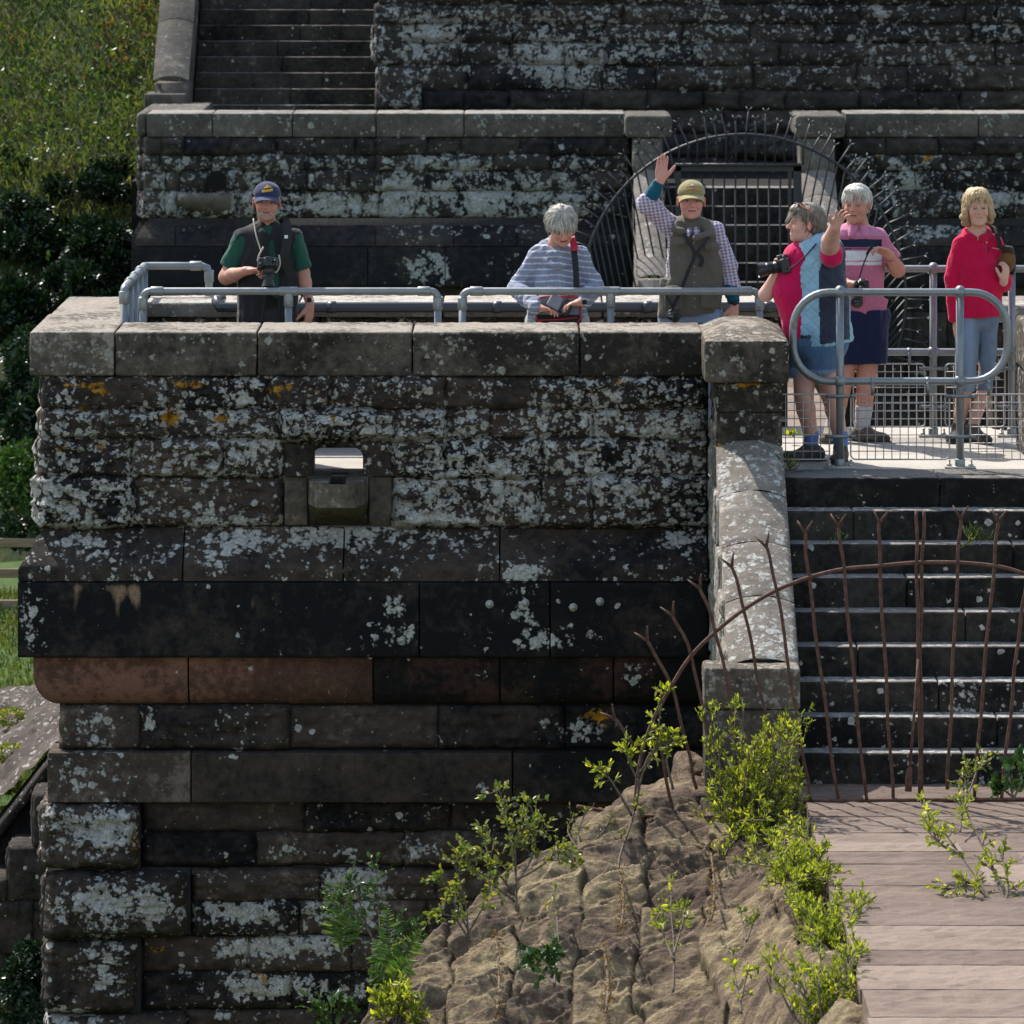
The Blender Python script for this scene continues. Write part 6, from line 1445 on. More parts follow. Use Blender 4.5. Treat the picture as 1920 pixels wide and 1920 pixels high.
# ---- fair-haired woman in pink fleece
p=Per(1828,36.4,FLR,"fair-haired woman in a bright pink fleece and rolled jeans with a brown shoulder bag"); L=p.L; b=p.base
hc=L(1833,391,-.02); HM=frame(.05,.0,-.04); sk=(.54,.31,.235)
shL,shR=L(1804,462),L(1862,460,.02); elL=L(1789,520,.0); wrL=L(1795,604,-.05); elR=L(1884,520,.06); wrR=L(1882,528,-.10)
s=Sdf(.0045); head_ops(s,hc,HM,.95,jaw=.95,mouth='smile'); nb=L(1832,432,.02); s.cone(hc+HM@np.array((0,.02,-.06)),nb,.050,.056,.03); s.cone(nb,L(1832,452),.056,.085,.03,.6)
torso(s,p,[.02,.02],[1.2,1.1],[.11,.11]); s.cone(shL,shR,.05,.05,.04); s.chain([shL,elL,wrL],[.048,.04,.025]); s.chain([shR,elR,wrR],[.048,.04,.026])
hand_ops(s,wrL,(.05,-.05,-1),(.8,.4,0),-1,.3,.95); hand_ops(s,wrR,(.2,-.2,1),(-.7,.6,0),1,.7,.92)
aL,aR_=L(1797,800,.03),L(1824,800,-.02)
leg_ops(s,L(1815,640),L(1810,728),aL,(.055,.050,.050,.036)); leg_ops(s,L(1849,640,.03),L(1846,728,.02),aR_,(.045,.042,.045,.036))
sdf_obj("body",s,M_skin,p.e,face_col(hc,HM,.95,sk,dict(cv=.007,gh=.003,brow=(.25,.17,.12),lip=(.42,.13,.12),gap=(.36,.29,.26),eyeh=.0048)),base=b)
s=Sdf(.0055); zt=shL[2]; torso(s,p,[.01,.025,.03,.028],[zt-.06,zt-.2,L(0,540)[2],L(0,598)[2]],[.115,.135,.135,.140],.80,.025); trap(s,shL,nb+[0,0,-.005],.06,.055); trap(s,shR,nb+[0,0,-.005],.06,.055); s.cone(shL,shR,.055,.055,.03)
nring(s,nb+[0,-.005,-.018],.074,.074,.018,.030,open_=22)
s.cone(nb+[.005,-.09,.05],nb+[.01,-.13,-.075],.050,.014,.01,sub=True)
s.chain([shL,elL+[-.01,0,0],wrL+[0,.01,.01]],[.060,.056,.048],.007); s.chain([shR,elR+[-.005,.03,0],wrR+[.0,.05,-.01]],[.060,.056,.050],.008)
s.cut((0,0,-1),-L(0,600)[2]); s.cut((0.03,0,-1),-L(0,592)[2],lo=(-.11,-.3,0),hi=(.5,.3,1.2))
def pk(V): return np.tile((.47,.006,.050),(len(V),1))
fl_=sdf_obj("fleece",s,M_fleece,p.e,pk,foldf(.009,(8,8,4),51),b)
a=Acc(); a.tube([b+L(1853,462,-.155),b+L(1854,472,-.16)],[.004,.006],6); a.build("zip_pull",M_strap,fl_)
a=Acc(); 
for q in range(9): a.ball(b+L(1861+q*1.5,465+q*.25,-.125),.0023,5)
a.build("chest_logo",M_white,fl_)
s=Sdf(.006); s.chain([L(1816,600),L(1811,690,-.02),L(1810,731)],[.082,.067,.060],.005); s.chain([L(1852,600,.03),L(1850,690,.03),L(1846,731,.02)],[.066,.052,.048],.005); s.cone(L(1822,596),L(1846,596),.09,.09,.01,.85); s.cut((0,0,-1),-L(0,732)[2])
sdf_obj("jeans",s,M_denim,p.e,lambda V:np.array((.16,.21,.29))*(.85+.35*fbm(V,(12,12,3),3,3)+.35*np.exp(-((V[:,0]-L(1818,0)[0])/.03)**2))[:,None],foldf(.006,(10,10,6),53),b)
shoe(p.e,b,(aL[0],aL[1],.09),(-.35,-1,0),col=(.06,.058,.055)); shoe(p.e,b,(aR_[0],aR_[1],.09),(.55,-1,0),col=(.10,.09,.075))
s=Sdf(.0055); T=lambda q:hc+HM@np.array(q); s.ell(T((0,.014,.046)),(.090,.102,.084),HM,.01); s.ell(T((0,.05,-.01)),(.086,.060,.085),HM,.03); s.ell(T((-.080,.0,-.02)),(.022,.05,.065),HM,.02); s.ell(T((.080,.0,-.02)),(.022,.05,.065),HM,.02)
s.ell(T((-.070,.03,-.088)),(.032,.04,.026),HM,.012); s.ell(T((.072,.03,-.084)),(.032,.04,.026),HM,.012); s.ell(T((.0,.0,.112)),(.06,.07,.02),HM,.02); s.ell(T((0,-.052,.086)),(.070,.042,.034),HM,.02); s.ell(T((-.02,-.072,.070)),(.035,.022,.014),HM,.015)
s.ell(T((0,-.088,-.020)),(.069,.095,.096),HM,.008,True); s.ell(T((.09,.0,-.045)),(.026,.036,.020),HM,.012); s.ell(T((-.092,.0,-.050)),(.026,.036,.020),HM,.012)
hr=sdf_obj("hair",s,M_hair,p.e,lambda V:np.array((.44,.30,.165))*(1+.35*np.clip((((V-hc)@HM)[:,2:3])*6,-.8,1)),hairf(hc,HM,.011,12,26),b)
hair_tufts(hr,b,hc,HM,np.array((.58,.43,.26)),320,(.090,.105,.096),35,.052,-.05,.3,keep=lambda q:not(q[1]<-.0 and q[2]<.078))
e=empty("shoulder_bag",b+L(1886,488,-.02),"small brown leather shoulder bag under the fair-haired woman's arm","bag")
s=Sdf(.0055); BM=frame(.7,0,.22); s.ell(L(1885,490,-.0),(.038,.085,.090),BM,.01); s.box(L(1882,478,-.0),(.030,.070,.060),BM,.022,.02); bg_=sdf_obj("pouch",s,M_cloth,e,lambda V:np.where((V[:,2]+.02*vnoise(V*30,2)+.25*(V[:,0]-L(1885,0)[0])>L(0,474)[2])[:,None],np.array((.045,.025,.015)),np.array((.15,.070,.028))),foldf(.003),b)
add_strip("strap",M_strap,e,b,[L(1862,424,.05),L(1867,432,-.05),L(1872,450,-.085),L(1877,468,-.06)],.030,(.1,-1,.2),.005); add_strip("strap",M_leather,e,b,[L(1860,423,.06),L(1864,428,-.05),L(1868,438,-.085)],.012,(.1,-1,.2),.009)
a=Acc(); a.ball(b+L(1898,500,.03),.05,12,sc=(.45,.8,1.1)); a.build("side_pocket",M_strap,e)
# ================================================================ VEGETATION, ROCKS, HILLSIDE
def leaf_mat(name,c0,c1,c2,gloss=.45,trans=.35):
    s=NT(name); col,aR,aG,aB,aT=s.attr()
    c=s.ramp(aR,[(0,c0),(.55,c1),(1,c2)]); s.done(c,gloss,spec=.4)
    tr=s.t.nodes.new("ShaderNodeBsdfTranslucent"); s.l(s.mix(1.0,c,(1.6,1.7,.6),'MULTIPLY'),tr.inputs[0])
    mx=s.t.nodes.new("ShaderNodeMixShader"); mx.inputs[0].default_value=trans; s.l(s.b.outputs[0],mx.inputs[1]); s.l(tr.outputs[0],mx.inputs[2]); s.l(mx.outputs[0],s.out.inputs[0])
    return s.m
M_willow=leaf_mat("willow_leaf",(0.074,0.098,0.013),(0.189,0.221,0.025),(0.410,0.385,0.057),.45,.48)
M_birch=leaf_mat("birch_leaf",(0.057,0.090,0.016),(0.139,0.172,0.033),(0.295,0.246,0.049))
M_green=leaf_mat("green_leaf",(0.015,0.041,0.008),(0.037,0.090,0.016),(0.090,0.156,0.029),.4,.10)
M_darkleaf=leaf_mat("evergreen_leaf",(.004,.013,.006),(.010,.028,.011),(.035,.065,.022),.3,.05)
M_grassl=leaf_mat("grass_blade",(0.025,0.045,0.010),(0.070,0.102,0.016),(0.164,0.156,0.049),.6,.3)
M_heath=leaf_mat("heather_leaf",(0.074,0.033,0.012),(0.131,0.070,0.021),(0.197,0.123,0.041),.6,.25)
M_hillg=leaf_mat("hill_grass_blade",(.045,.070,.016),(.13,.16,.028),(.27,.24,.08),.6,.3)
M_hillb=leaf_mat("bramble_leaf",(.020,.050,.012),(.055,.11,.022),(.13,.19,.05),.4,.2)
M_fern=leaf_mat("fern_frond",(0.033,0.082,0.016),(0.074,0.139,0.025),(0.180,0.213,0.057),.5,.3)
s_=NT("twig_bark"); M_twig=s_.done(s_.ramp(s_.noise(60,5,.6),[(.3,(.05,.038,.03)),(.7,(.16,.125,.095))]),.9)
def leaves(acc,Pp,D,size,rg,asp=.36,tone=None):
    """Pp: base points, D: directions"""
    n=len(Pp); D=D/np.linalg.norm(D,axis=1,keepdims=True); r=rg.normal(size=(n,3)); S_=np.cross(D,r); S_/=np.linalg.norm(S_,axis=1,keepdims=True)+1e-9; N=np.cross(D,S_)
    L=size*rg.uniform(.6,1.25,size=(n,1)); W=L*asp*.5
    a_=Pp; b_=Pp+D*L*.35+S_*W+N*L*.05; c_=Pp+D*L*.75+S_*W*.75+N*L*.04; d_=Pp+D*L-N*L*.06; e_=Pp+D*L*.75-S_*W*.75+N*L*.04; f_=Pp+D*L*.35-S_*W+N*L*.05; m_=Pp+D*L*.5-N*L*.02
    V=np.stack([a_,b_,c_,d_,e_,f_,m_],1).reshape(-1,3); i=np.arange(n)*7
    Fq=np.concatenate([np.stack([i,i+1,i+2,i+6],1),np.stack([i+6,i+2,i+3,i+4],1),np.stack([i,i+6,i+4,i+5],1)])
    t=rg.uniform(0,1,size=n) if tone is None else np.clip(tone+rg.normal(size=n)*.2,0,1)
    C=np.zeros((n,4)); C[:,0]=t; acc.add(V,Fq,np.repeat(C,7,0))
def branchy(acc_s,acc_l,base,tips,rg,r0=.009,leaf=.028,sub=7,sublen=.12,nleaf=10,wig=.03,asp=.36,start=.25,up=.3,tone=None):
    base=np.array(base,float)
    for tip in tips:
        tip=np.array(tip,float); m=base+(tip-base)*.5+rg.normal(size=3)*wig; pts=smoothpath([base,base+(m-base)*.5+rg.normal(size=3)*wig*.4,m,tip],5); n=len(pts)
        acc_s.tube(pts,np.linspace(r0,r0*.25,n),5); Ln=np.linalg.norm(tip-base); T=(tip-m)/np.linalg.norm(tip-m)
        for q in range(sub):
            t=start+(1-start)*(q+rg.uniform())/sub; k=min(n-2,int(t*(n-1))); o=pts[k]+(pts[k+1]-pts[k])*rg.uniform()
            d=T*.7+rg.normal(size=3)*.6+np.array([0,0,up]); d/=np.linalg.norm(d); l_=sublen*rg.uniform(.5,1.2)*(1.15-.5*t)
            e_=o+d*l_; mid=(o+e_)/2+rg.normal(size=3)*.01; acc_s.tube([o,mid,e_],[r0*.35,r0*.25,r0*.12],4)
            tt=rg.uniform(0.15,1,size=(nleaf,1)); pp=o+(mid-o)*np.minimum(tt*2,1)+(e_-mid)*np.maximum(tt*2-1,0)
            dd=d*.8+rg.normal(size=(nleaf,3))*.6+np.array([0,0,.25]); leaves(acc_l,pp,dd,leaf,rg,asp,tone)
        k=8; leaves(acc_l,np.repeat(pts[-1][None],k,0)-T*rg.uniform(0,.05,size=(k,1)),T*.9+rg.normal(size=(k,3))*.45,leaf,rg,asp,tone)
def shrub(name,label,base,ell,ntips,seed,mat,cat="shrub",group=None,surface=.6,**kw):
    """ell: list of (centre,radii) in world metres to which stems reach"""
    rg=np.random.RandomState(seed); e=empty(name,base,label,cat,group); S_=Acc(); L_=Acc(); tips=[]
    for (c,r,n) in ell:
        for _ in range(max(3,int(n*.68))):
            v=rg.normal(size=3); v/=np.linalg.norm(v); v*=rg.uniform(surface,1)**.5*rg.choice((.85,1.0,1.25)); v[2]=v[2]*.85+.22; tips.append(np.array(c)+v*np.array(r))
    branchy(S_,L_,base,tips,rg,**kw); S_.build("stems",M_twig,e); L_.build("leaves",mat,e,smooth=False); return e
def pe(px,py,Y,rx,ry,rz_,n):   # ellipsoid in photo units
    return (P(px,py,Y),(rx*Y/F,ry,rz_*Y/F),n)

# ---------------- masonry slope (coursed rubble spillway shoulder)
crest=[(560,2080,29.2),(640,1990,29.6),(690,1925,29.8),(740,1860,30.1),(790,1790,30.4),(850,1722,30.7),(920,1665,31.0),(1000,1612,31.3),(1080,1568,31.6),(1160,1528,31.9),(1240,1500,32.1),(1310,1490,32.3),(1400,1500,32.4),(1565,1515,32.4)]
cp=smoothpath([P(c[0],c[1]+(30 if c[0]>800 else 10),c[2]) for c in crest],16)
seg=np.concatenate([[0],np.cumsum(np.linalg.norm(np.diff(cp,axis=0),axis=1))]); U=np.linspace(0,seg[-1],460); cr=np.stack([np.interp(U,seg,cp[:,k]) for k in range(3)],1)
nv=520; V_=np.linspace(-.5,7.6,nv)
UU,VV=np.meshgrid(U,V_,indexing='ij'); base_=np.repeat(cr[:,None,:],nv,1)
fall=np.where(VV<0,VV*1.4,0)
G=base_.copy(); G[...,1]-=VV*.80; G[...,2]-=np.where(VV>0,VV*.16+.012*VV**2,-VV*1.6)
# block pattern: columns by x, rows by v, diagonal ridges
xx=G[...,0]; colw=.36; jx=xx-0.05*np.sin(VV*1.7)+.03*vnoise(np.stack([xx*4,VV*6,0*xx],-1),2); ci=np.floor(jx/colw); cf=jx/colw-ci
roff=_h(ci.astype(np.int64),0*ci.astype(np.int64),0*ci.astype(np.int64),3)*.3
rv=(VV+roff+ (cf-.5)*-.28)/.52; ri=np.floor(rv); rf=rv-ri
ed=np.minimum(np.minimum(cf,1-cf)*colw*.8,np.minimum(rf,1-rf)*.52*(1.4+.8*vnoise(np.stack([xx*3,VV*3,0*xx],-1),5))); pil=np.sqrt(np.clip(1-(1-np.clip(ed/.032,0,1))**2,0,1))
h1=_h(ci.astype(np.int64),ri.astype(np.int64),0*ci.astype(np.int64),9)
q=np.stack([xx,G[...,1],G[...,2]*0],-1)
rot=np.stack([(q[...,0]*.80+q[...,1]*.60)*1.2,(-q[...,0]*.60+q[...,1]*.80)*5.5,q[...,2]],-1)
w1=rot[...,1]*.55+.9*fbm(rot*np.array((1,.35,1)),1.3,4,4)+.5*h1; sw=w1-np.floor(w1); saw=sw*np.clip((1-sw)*9,0,1); w2=rot[...,1]*1.5+1.1*fbm(q,2.6,4,14)+2*h1; sw2=w2-np.floor(w2); saw2=sw2*np.clip((1-sw2)*7,0,1); tl=_h(ci.astype(np.int64),ri.astype(np.int64),0*ci.astype(np.int64),19); dsp=pil*(.020+.030*h1)+(cf-.5)*tl*.05+.085*saw*(.5+.7*np.abs(fbm(q,1.4,2,33)))+.028*saw2+.022*fbm(q,3.1,4,41,ridge=True)+.026*fbm(q,8,5,8,gain=.62)+.08*fbm(q,1.1,2,2)+(rf-.5)*-.07*pil
wz=np.clip((G[...,0]-.75)/.85,0,1); wz=wz*wz*(3-2*wz)*(VV>0); G[...,2]=G[...,2]*(1-wz)+np.maximum(G[...,2],-2.60)*wz
nrm_=np.array([-.12,-.25,.96]); G=G+nrm_*dsp[...,None]
C_=np.zeros(G.shape[:2]+(4,)); C_[...,0]=np.clip(.5+.5*fbm(rot,1.1,3,21)+.25*h1,0,1); C_[...,1]=1-np.clip(np.minimum(cf,1-cf)*colw/.018,0,1)*1.0; C_[...,3]=1-pil
i,j=np.meshgrid(np.arange(len(U)-1),np.arange(nv-1),indexing='ij'); i=i.ravel(); j=j.ravel()
a=Acc(); a.add(G.reshape(-1,3),np.stack([i*nv+j,i*nv+j+1,(i+1)*nv+j+1,(i+1)*nv+j],1),C_.reshape(-1,4))
def mk_rub():
    s=NT("rough_sandstone_masonry"); col,aR,aG,aB,aT=s.attr()
    st=s.noise(1,8,.7,vec=s.map(scale=(3.2,13,13),rot=(0,0,R(-37)))); f=s.noise(55,7,.72); b=s.noise(2.3,5,.6)
    v=s.m1('ADD',s.m1('MULTIPLY',st,.62),s.m1('ADD',s.m1('MULTIPLY',aR,.16),s.m1('MULTIPLY',b,.30)))
    c=s.ramp(v,[(.37,(.050,.034,.027)),(.47,(.125,.086,.063)),(.54,(.20,.147,.098)),(.61,(.32,.245,.14)),(.72,(.42,.34,.21))])
    c=s.mix(.5,c,s.ramp(f,[(.3,.4),(.7,1.45)]),'MULTIPLY')
    c=s.mix(s.m1('MULTIPLY',aG,.75,clamp=True),c,(.035,.028,.018))
    c=s.mix(s.m1('MULTIPLY',s.m1('SUBTRACT',s.noise(6,8,.75),.62,clamp=True),5,clamp=True),c,(.30,.30,.28))
    return s.done(c,.92,s.bump(s.m1('ADD',f,st),1.0,.026),spec=.2)
M_rub=mk_rub()
e=empty("masonry_slope",(PX(1200,31),31,-4.6),"rough yellow-brown sandstone masonry slope with saplings in its joints, below the rusty fence","masonry slope")
a.build("rubble_face",M_rub,e)
a=Acc()
for (px,py,Y,rx,rz_) in ((1240,1520,32.35,70,38),(1150,1562,32.1,60,30),(1310,1500,32.5,40,36),(1290,1455,32.75,24,34)):
    n=28; ph,th=np.meshgrid(np.linspace(0.02,math.pi-.02,n),np.linspace(0,2*math.pi,n),indexing='ij'); d=np.stack([np.sin(ph)*np.cos(th),np.sin(ph)*np.sin(th),np.cos(ph)],-1)
    v=P(px,py,Y)+d*np.array((rx/300,.3,rz_/300)); v+=d*(.07*fbm(v,5,4,3,ridge=True)+.03*fbm(v,12,3,5))[...,None]
    i,j=np.meshgrid(np.arange(n-1),np.arange(n-1),indexing='ij'); i=i.ravel(); j=j.ravel(); a.add(v.reshape(-1,3),np.stack([i*n+j,(i+1)*n+j,(i+1)*n+j+1,i*n+j+1],1),(.25,0,0,0))
a.build("boulder_edge",M_rub,e)
# ---------------- saplings and shrubs in front
W="willow shrubs round the near steps"
shrub("willow_shrub","biggest bright yellow-green willow shrub, in front of the stair foot block",P(1400,1560,31.3),[pe(1350,1340,31.5,38,.2,60,13),pe(1395,1420,31.5,75,.3,70,26),pe(1470,1400,31.4,55,.3,65,22),pe(1400,1510,31.3,115,.35,60,36),pe(1440,1570,30.8,80,.3,40,16),pe(1500,1360,31.5,28,.15,35,8),pe(1500,1500,31.3,35,.2,50,10)],0,3,M_willow,group=W,leaf=.034,sub=9,nleaf=10,sublen=.10,up=.8,asp=.32,wig=.05)
shrub("willow_shrub","low leafy willow trailing along the slab edge, just below the biggest shrub",P(1500,1650,29.6),[pe(1490,1590,30.2,60,.35,35,16),pe(1470,1640,29.8,90,.3,55,20),pe(1530,1690,29.2,50,.3,45,14),pe(1545,1640,29.7,30,.3,40,8)],0,5,M_willow,group=W,leaf=.034,sub=9,nleaf=10,sublen=.10,up=.7,asp=.32,wig=.05)
shrub("willow_shrub","willow on the slab edge with the brightest foliage, halfway down",P(1570,1800,28.0),[pe(1550,1730,28.6,75,.35,60,28),pe(1595,1700,28.7,35,.3,35,9),pe(1520,1700,28.6,40,.3,30,8)],0,7,M_willow,group=W,leaf=.037,sub=9,nleaf=13,sublen=.12)
shrub("willow_shrub","lowest willow on the slab edge, reaching the bottom of the picture",P(1560,1960,26.6),[pe(1560,1830,27,60,.35,55,26),pe(1600,1790,27.3,30,.3,40,8),pe(1500,1850,27,40,.3,40,8),pe(1450,1790,27.3,22,.2,20,4)],0,9,M_willow,group=W,leaf=.034,sub=9,nleaf=10,sublen=.10,up=.7,asp=.32,wig=.05)
rg=np.random.RandomState(77)
def twigplant(name,label,stems,leaf,mat,seed,r0=.007,sub=6,nleaf=8,sublen=.09,cat="sapling",group="saplings in the masonry and slab joints",asp=.4,start=.3,tone=None):
    """stems: list of pixel polylines with depth: [(px,py,Y),...]"""
    rg=np.random.RandomState(seed); b0=P(*stems[0][0]); e=empty(name,b0,label,cat,group); S_=Acc(); L_=Acc()
    for st in stems:
        pts=smoothpath([P(*q) for q in st],6); n=len(pts); S_.tube(pts,np.linspace(r0,r0*.3,n),5); Ln=n
        for q in range(sub):
            t=start+(1-start)*(q+rg.uniform())/sub; k=min(n-2,int(t*(n-1))); o=pts[k]; T=pts[k+1]-pts[k]; T/=np.linalg.norm(T)
            d=T*.7+rg.normal(size=3)*.55+np.array([0,0,.2]); d/=np.linalg.norm(d); l_=sublen*rg.uniform(.5,1.2); e_=o+d*l_; S_.tube([o,e_],[r0*.35,r0*.15],4)
            tt=rg.uniform(.2,1,size=(nleaf,1)); leaves(L_,o+(e_-o)*tt,d*.7+rg.normal(size=(nleaf,3))*.6,leaf,rg,asp,tone)
        leaves(L_,np.repeat(pts[-1][None],7,0),T*.9+rg.normal(size=(7,3))*.5,leaf,rg,asp,tone)
    S_.build("stems",M_twig,e); L_.build("leaves",mat,e,smooth=False); return e
twigplant("birch_sapling","tallest birch sapling with small round leaves against the dark lower wall",[[(968,1708,30.2),(965,1620,30.4),(950,1540,30.6),(935,1475,30.7)],[(966,1660,30.3),(1000,1600,30.5),(1000,1530,30.6),(985,1490,30.7)],[(967,1650,30.3),(1020,1620,30.3),(1060,1580,30.4),(1075,1620,30.3)],[(966,1680,30.3),(925,1620,30.3),(900,1560,30.5)],[(967,1640,30.4),(970,1560,30.5),(1010,1560,30.5)],[(966,1690,30.3),(900,1640,30.3),(868,1600,30.3)]],.034,M_birch,11,sub=15,nleaf=9,sublen=.13,asp=.6)
twigplant("birch_sapling","lower birch sapling left of the tallest one, at the slope's edge",[[(878,1760,30.0),(872,1690,30.1),(850,1610,30.2)],[(876,1740,30),(845,1680,30.1),(822,1640,30.1)],[(878,1750,30),(910,1690,30.1),(925,1640,30.2)],[(878,1760,30),(850,1720,30),(815,1715,30)]],.032,M_birch,12,sub=11,nleaf=8,sublen=.11,asp=.6)
twigplant("willow_sapling","spindly dark-stemmed sapling standing left of the foot block, through the fence",[[(1165,1735,30.6),(1160,1620,31.2),(1190,1520,31.6),(1205,1400,31.6),(1250,1290,31.6)],[(1190,1520,31.6),(1215,1420,31.6),(1262,1385,31.6)],[(1197,1450,31.6),(1230,1400,31.6),(1240,1290,31.6)],[(1185,1530,31.6),(1150,1470,31.6),(1125,1440,31.6)],[(1200,1470,31.6),(1180,1430,31.6),(1175,1405,31.6)],[(1262,1480,31.6),(1250,1420,31.6),(1262,1375,31.6)]],.042,M_willow,13,sub=8,nleaf=7,sublen=.10,start=.45,r0=.009)
twigplant("willow_sapling","slender sapling in a masonry joint with orange-tipped leaves, in the middle of the slope",[[(1262,1860,28.2),(1264,1780,28.5),(1258,1700,28.8),(1262,1655,29)],[(1263,1800,28.4),(1240,1740,28.7),(1235,1710,28.8)],[(1263,1790,28.4),(1280,1730,28.7),(1285,1700,28.8)]],.038,M_willow,14,sub=8,nleaf=6,sublen=.07)
twigplant("willow_sapling","thin sapling with a bare lower stem, below the tallest birch",[[(1048,1800,29.2),(1045,1730,29.6),(1040,1665,29.9)]],.030,M_birch,15,sub=6,nleaf=5,sublen=.06,start=.5)
twigplant("bramble_plant","small round green plant growing alone on the lower slope",[[(1040,1850,28.6),(1030,1810,28.8),(1010,1790,28.8)],[(1040,1850,28.6),(1040,1800,28.8),(1040,1775,28.8)],[(1040,1845,28.6),(1010,1815,28.8),(995,1800,28.8)]],.040,M_green,16,sub=9,nleaf=8,sublen=.07,asp=.65,cat="plant")
twigplant("willow_sapling","tiny sapling near the bottom, right of the middle of the slope",[[(1390,1900,27.4),(1380,1840,27.7),(1372,1785,27.9)],[(1388,1880,27.5),(1400,1830,27.8),(1412,1815,27.8)]],.034,M_willow,17,sub=7,nleaf=6,sublen=.06)
twigplant("willow_sapling","reddish-stemmed little sapling under the willows' left edge",[[(1400,1765,28.6),(1392,1730,28.8),(1388,1705,28.9)],[(1400,1765,28.6),(1412,1730,28.8),(1418,1720,28.8)]],.030,M_birch,18,sub=6,nleaf=5,sublen=.05)
twigplant("willow_sapling","open willow leaning in from the right over the slabs",[[(1930,1800,28.4),(1880,1720,28.8),(1820,1630,29.2),(1770,1560,29.5),(1725,1500,29.8)],[(1900,1740,28.7),(1870,1650,29.1),(1830,1560,29.4),(1800,1500,29.7)],[(1890,1730,28.7),(1850,1700,28.9),(1785,1690,28.9)],[(1860,1690,28.9),(1820,1660,29),(1775,1670,29)],[(1880,1720,28.8),(1890,1660,29),(1875,1600,29.2)],[(1800,1600,29.3),(1760,1580,29.4),(1745,1540,29.5)]],.040,M_willow,19,r0=.010,sub=12,nleaf=8,sublen=.12)
twigplant("willow_sapling","yellow-leaved sapling at the foot of the fence on the right",[[(1800,1560,30.6),(1805,1500,31),(1815,1430,31.3)],[(1803,1530,30.8),(1830,1450,31.1),(1850,1415,31.3)],[(1803,1540,30.8),(1800,1460,31.2),(1835,1440,31.2)]],.034,M_birch,20,sub=9,nleaf=7,sublen=.08,asp=.45)
twigplant("bramble_plant","glossy green plant at the right edge beside the fence foot",[[(1900,1500,31.2),(1893,1460,31.3),(1890,1430,31.4)],[(1900,1500,31.2),(1915,1460,31.3),(1910,1420,31.4)],[(1900,1495,31.2),(1880,1480,31.3),(1870,1475,31.3)]],.045,M_green,21,sub=9,nleaf=8,sublen=.07,asp=.7,cat="plant")
twigplant("willow_sapling","sparse sapling low on the slabs near the bottom right",[[(1760,1960,26.8),(1730,1900,27),(1690,1865,27.2)],[(1750,1940,26.8),(1735,1890,27),(1720,1870,27.1)],[(1740,1920,27),(1700,1900,27),(1670,1880,27.1)]],.036,M_willow,22,sub=7,nleaf=6,sublen=.08)
twigplant("willow_sapling","few willow leaves entering at the lower right edge",[[(1940,1860,27.5),(1905,1830,27.6),(1890,1815,27.7)],[(1940,1880,27.5),(1910,1870,27.6),(1895,1860,27.6)]],.036,M_willow,23,sub=6,nleaf=6,sublen=.06)
twigplant("bramble_plant","yellow-green bush at the bottom below the fern",[[(740,1940,29.4),(735,1890,29.5),(725,1865,29.6)],[(740,1940,29.4),(755,1895,29.5),(765,1870,29.5)],[(740,1940,29.4),(745,1880,29.5),(745,1850,29.6)],[(740,1940,29.4),(715,1900,29.5),(712,1880,29.5)],[(745,1940,29.4),(770,1915,29.4),(780,1890,29.5)]],.045,M_willow,24,sub=12,nleaf=9,sublen=.09,asp=.4,cat="plant")
twigplant("birch_sapling","straggly shaded sapling growing up the dark wall left of the slope",[[(720,1800,30.6),(690,1740,30.7),(670,1680,30.8),(655,1650,30.8)],[(715,1790,30.6),(710,1700,30.8),(705,1630,30.8)],[(715,1790,30.6),(750,1730,30.7),(775,1740,30.7)],[(700,1760,30.7),(660,1700,30.8),(640,1690,30.8)],[(730,1800,30.6),(745,1760,30.7),(790,1760,30.6)]],.034,M_green,25,sub=12,nleaf=8,sublen=.12,asp=.55)
twigplant("birch_sapling","grey leafless-looking sapling between fence and dark wall",[[(1090,1600,31.4),(1085,1560,31.6),(1100,1520,31.7)],[(1090,1600,31.4),(1130,1560,31.6),(1145,1530,31.7)],[(1090,1600,31.4),(1065,1560,31.6),(1075,1530,31.7)],[(1100,1610,31.4),(1150,1590,31.5),(1170,1560,31.5)]],.024,M_birch,26,sub=8,nleaf=4,sublen=.08,asp=.4)
def fern(label,base,tips,seed,sc=1.0):
    rg=np.random.RandomState(seed); e=empty("fern",base,label,"fern"); 
    for tip in tips:
        L_=Acc(); pts=smoothpath([base,(np.array(base)+np.array(tip))/2+np.array([0,-.03,.03]),tip],14); n=len(pts); L_.tube(pts,np.linspace(.004,.001,n),4,C=(.3,0,0,1))
        for k in range(4,n):
            T=pts[k]-pts[k-1]; T/=np.linalg.norm(T)+1e-9; sd_=np.cross(T,(0,-1,.2)); sd_/=np.linalg.norm(sd_); w_=.085*sc*math.sin(math.pi*min(1,(k-2)/(n-1)))**.7*(1.1-k/n)
            for sg in (-1,1): leaves(L_,pts[k][None],(sd_*sg+T*.35)[None],w_*1.2,rg,.28)
        L_.build("frond",M_fern,e,smooth=False)
fern("upright pale fern at the left foot of the masonry slope",P(735,1850,30),[P(725,1690,30.1),P(700,1760,30.1),P(790,1740,30),P(770,1800,29.8),P(690,1820,30)],31,1.3)
fern("dark green fern frond on the shaded lower wall",P(640,1790,31.5),[P(640,1640,31.6),P(610,1650,31.6),P(665,1700,31.5)],32,1.2)
twigplant("bramble_plant","dull green tuft on the wall foot at the bottom, left of the fern",[[(620,1960,31),(610,1910,31),(595,1890,31)],[(620,1960,31),(640,1910,31),(655,1890,31)],[(620,1960,31),(620,1900,31),(625,1880,31)]],.045,M_green,33,sub=9,nleaf=7,sublen=.1,asp=.5,cat="plant")
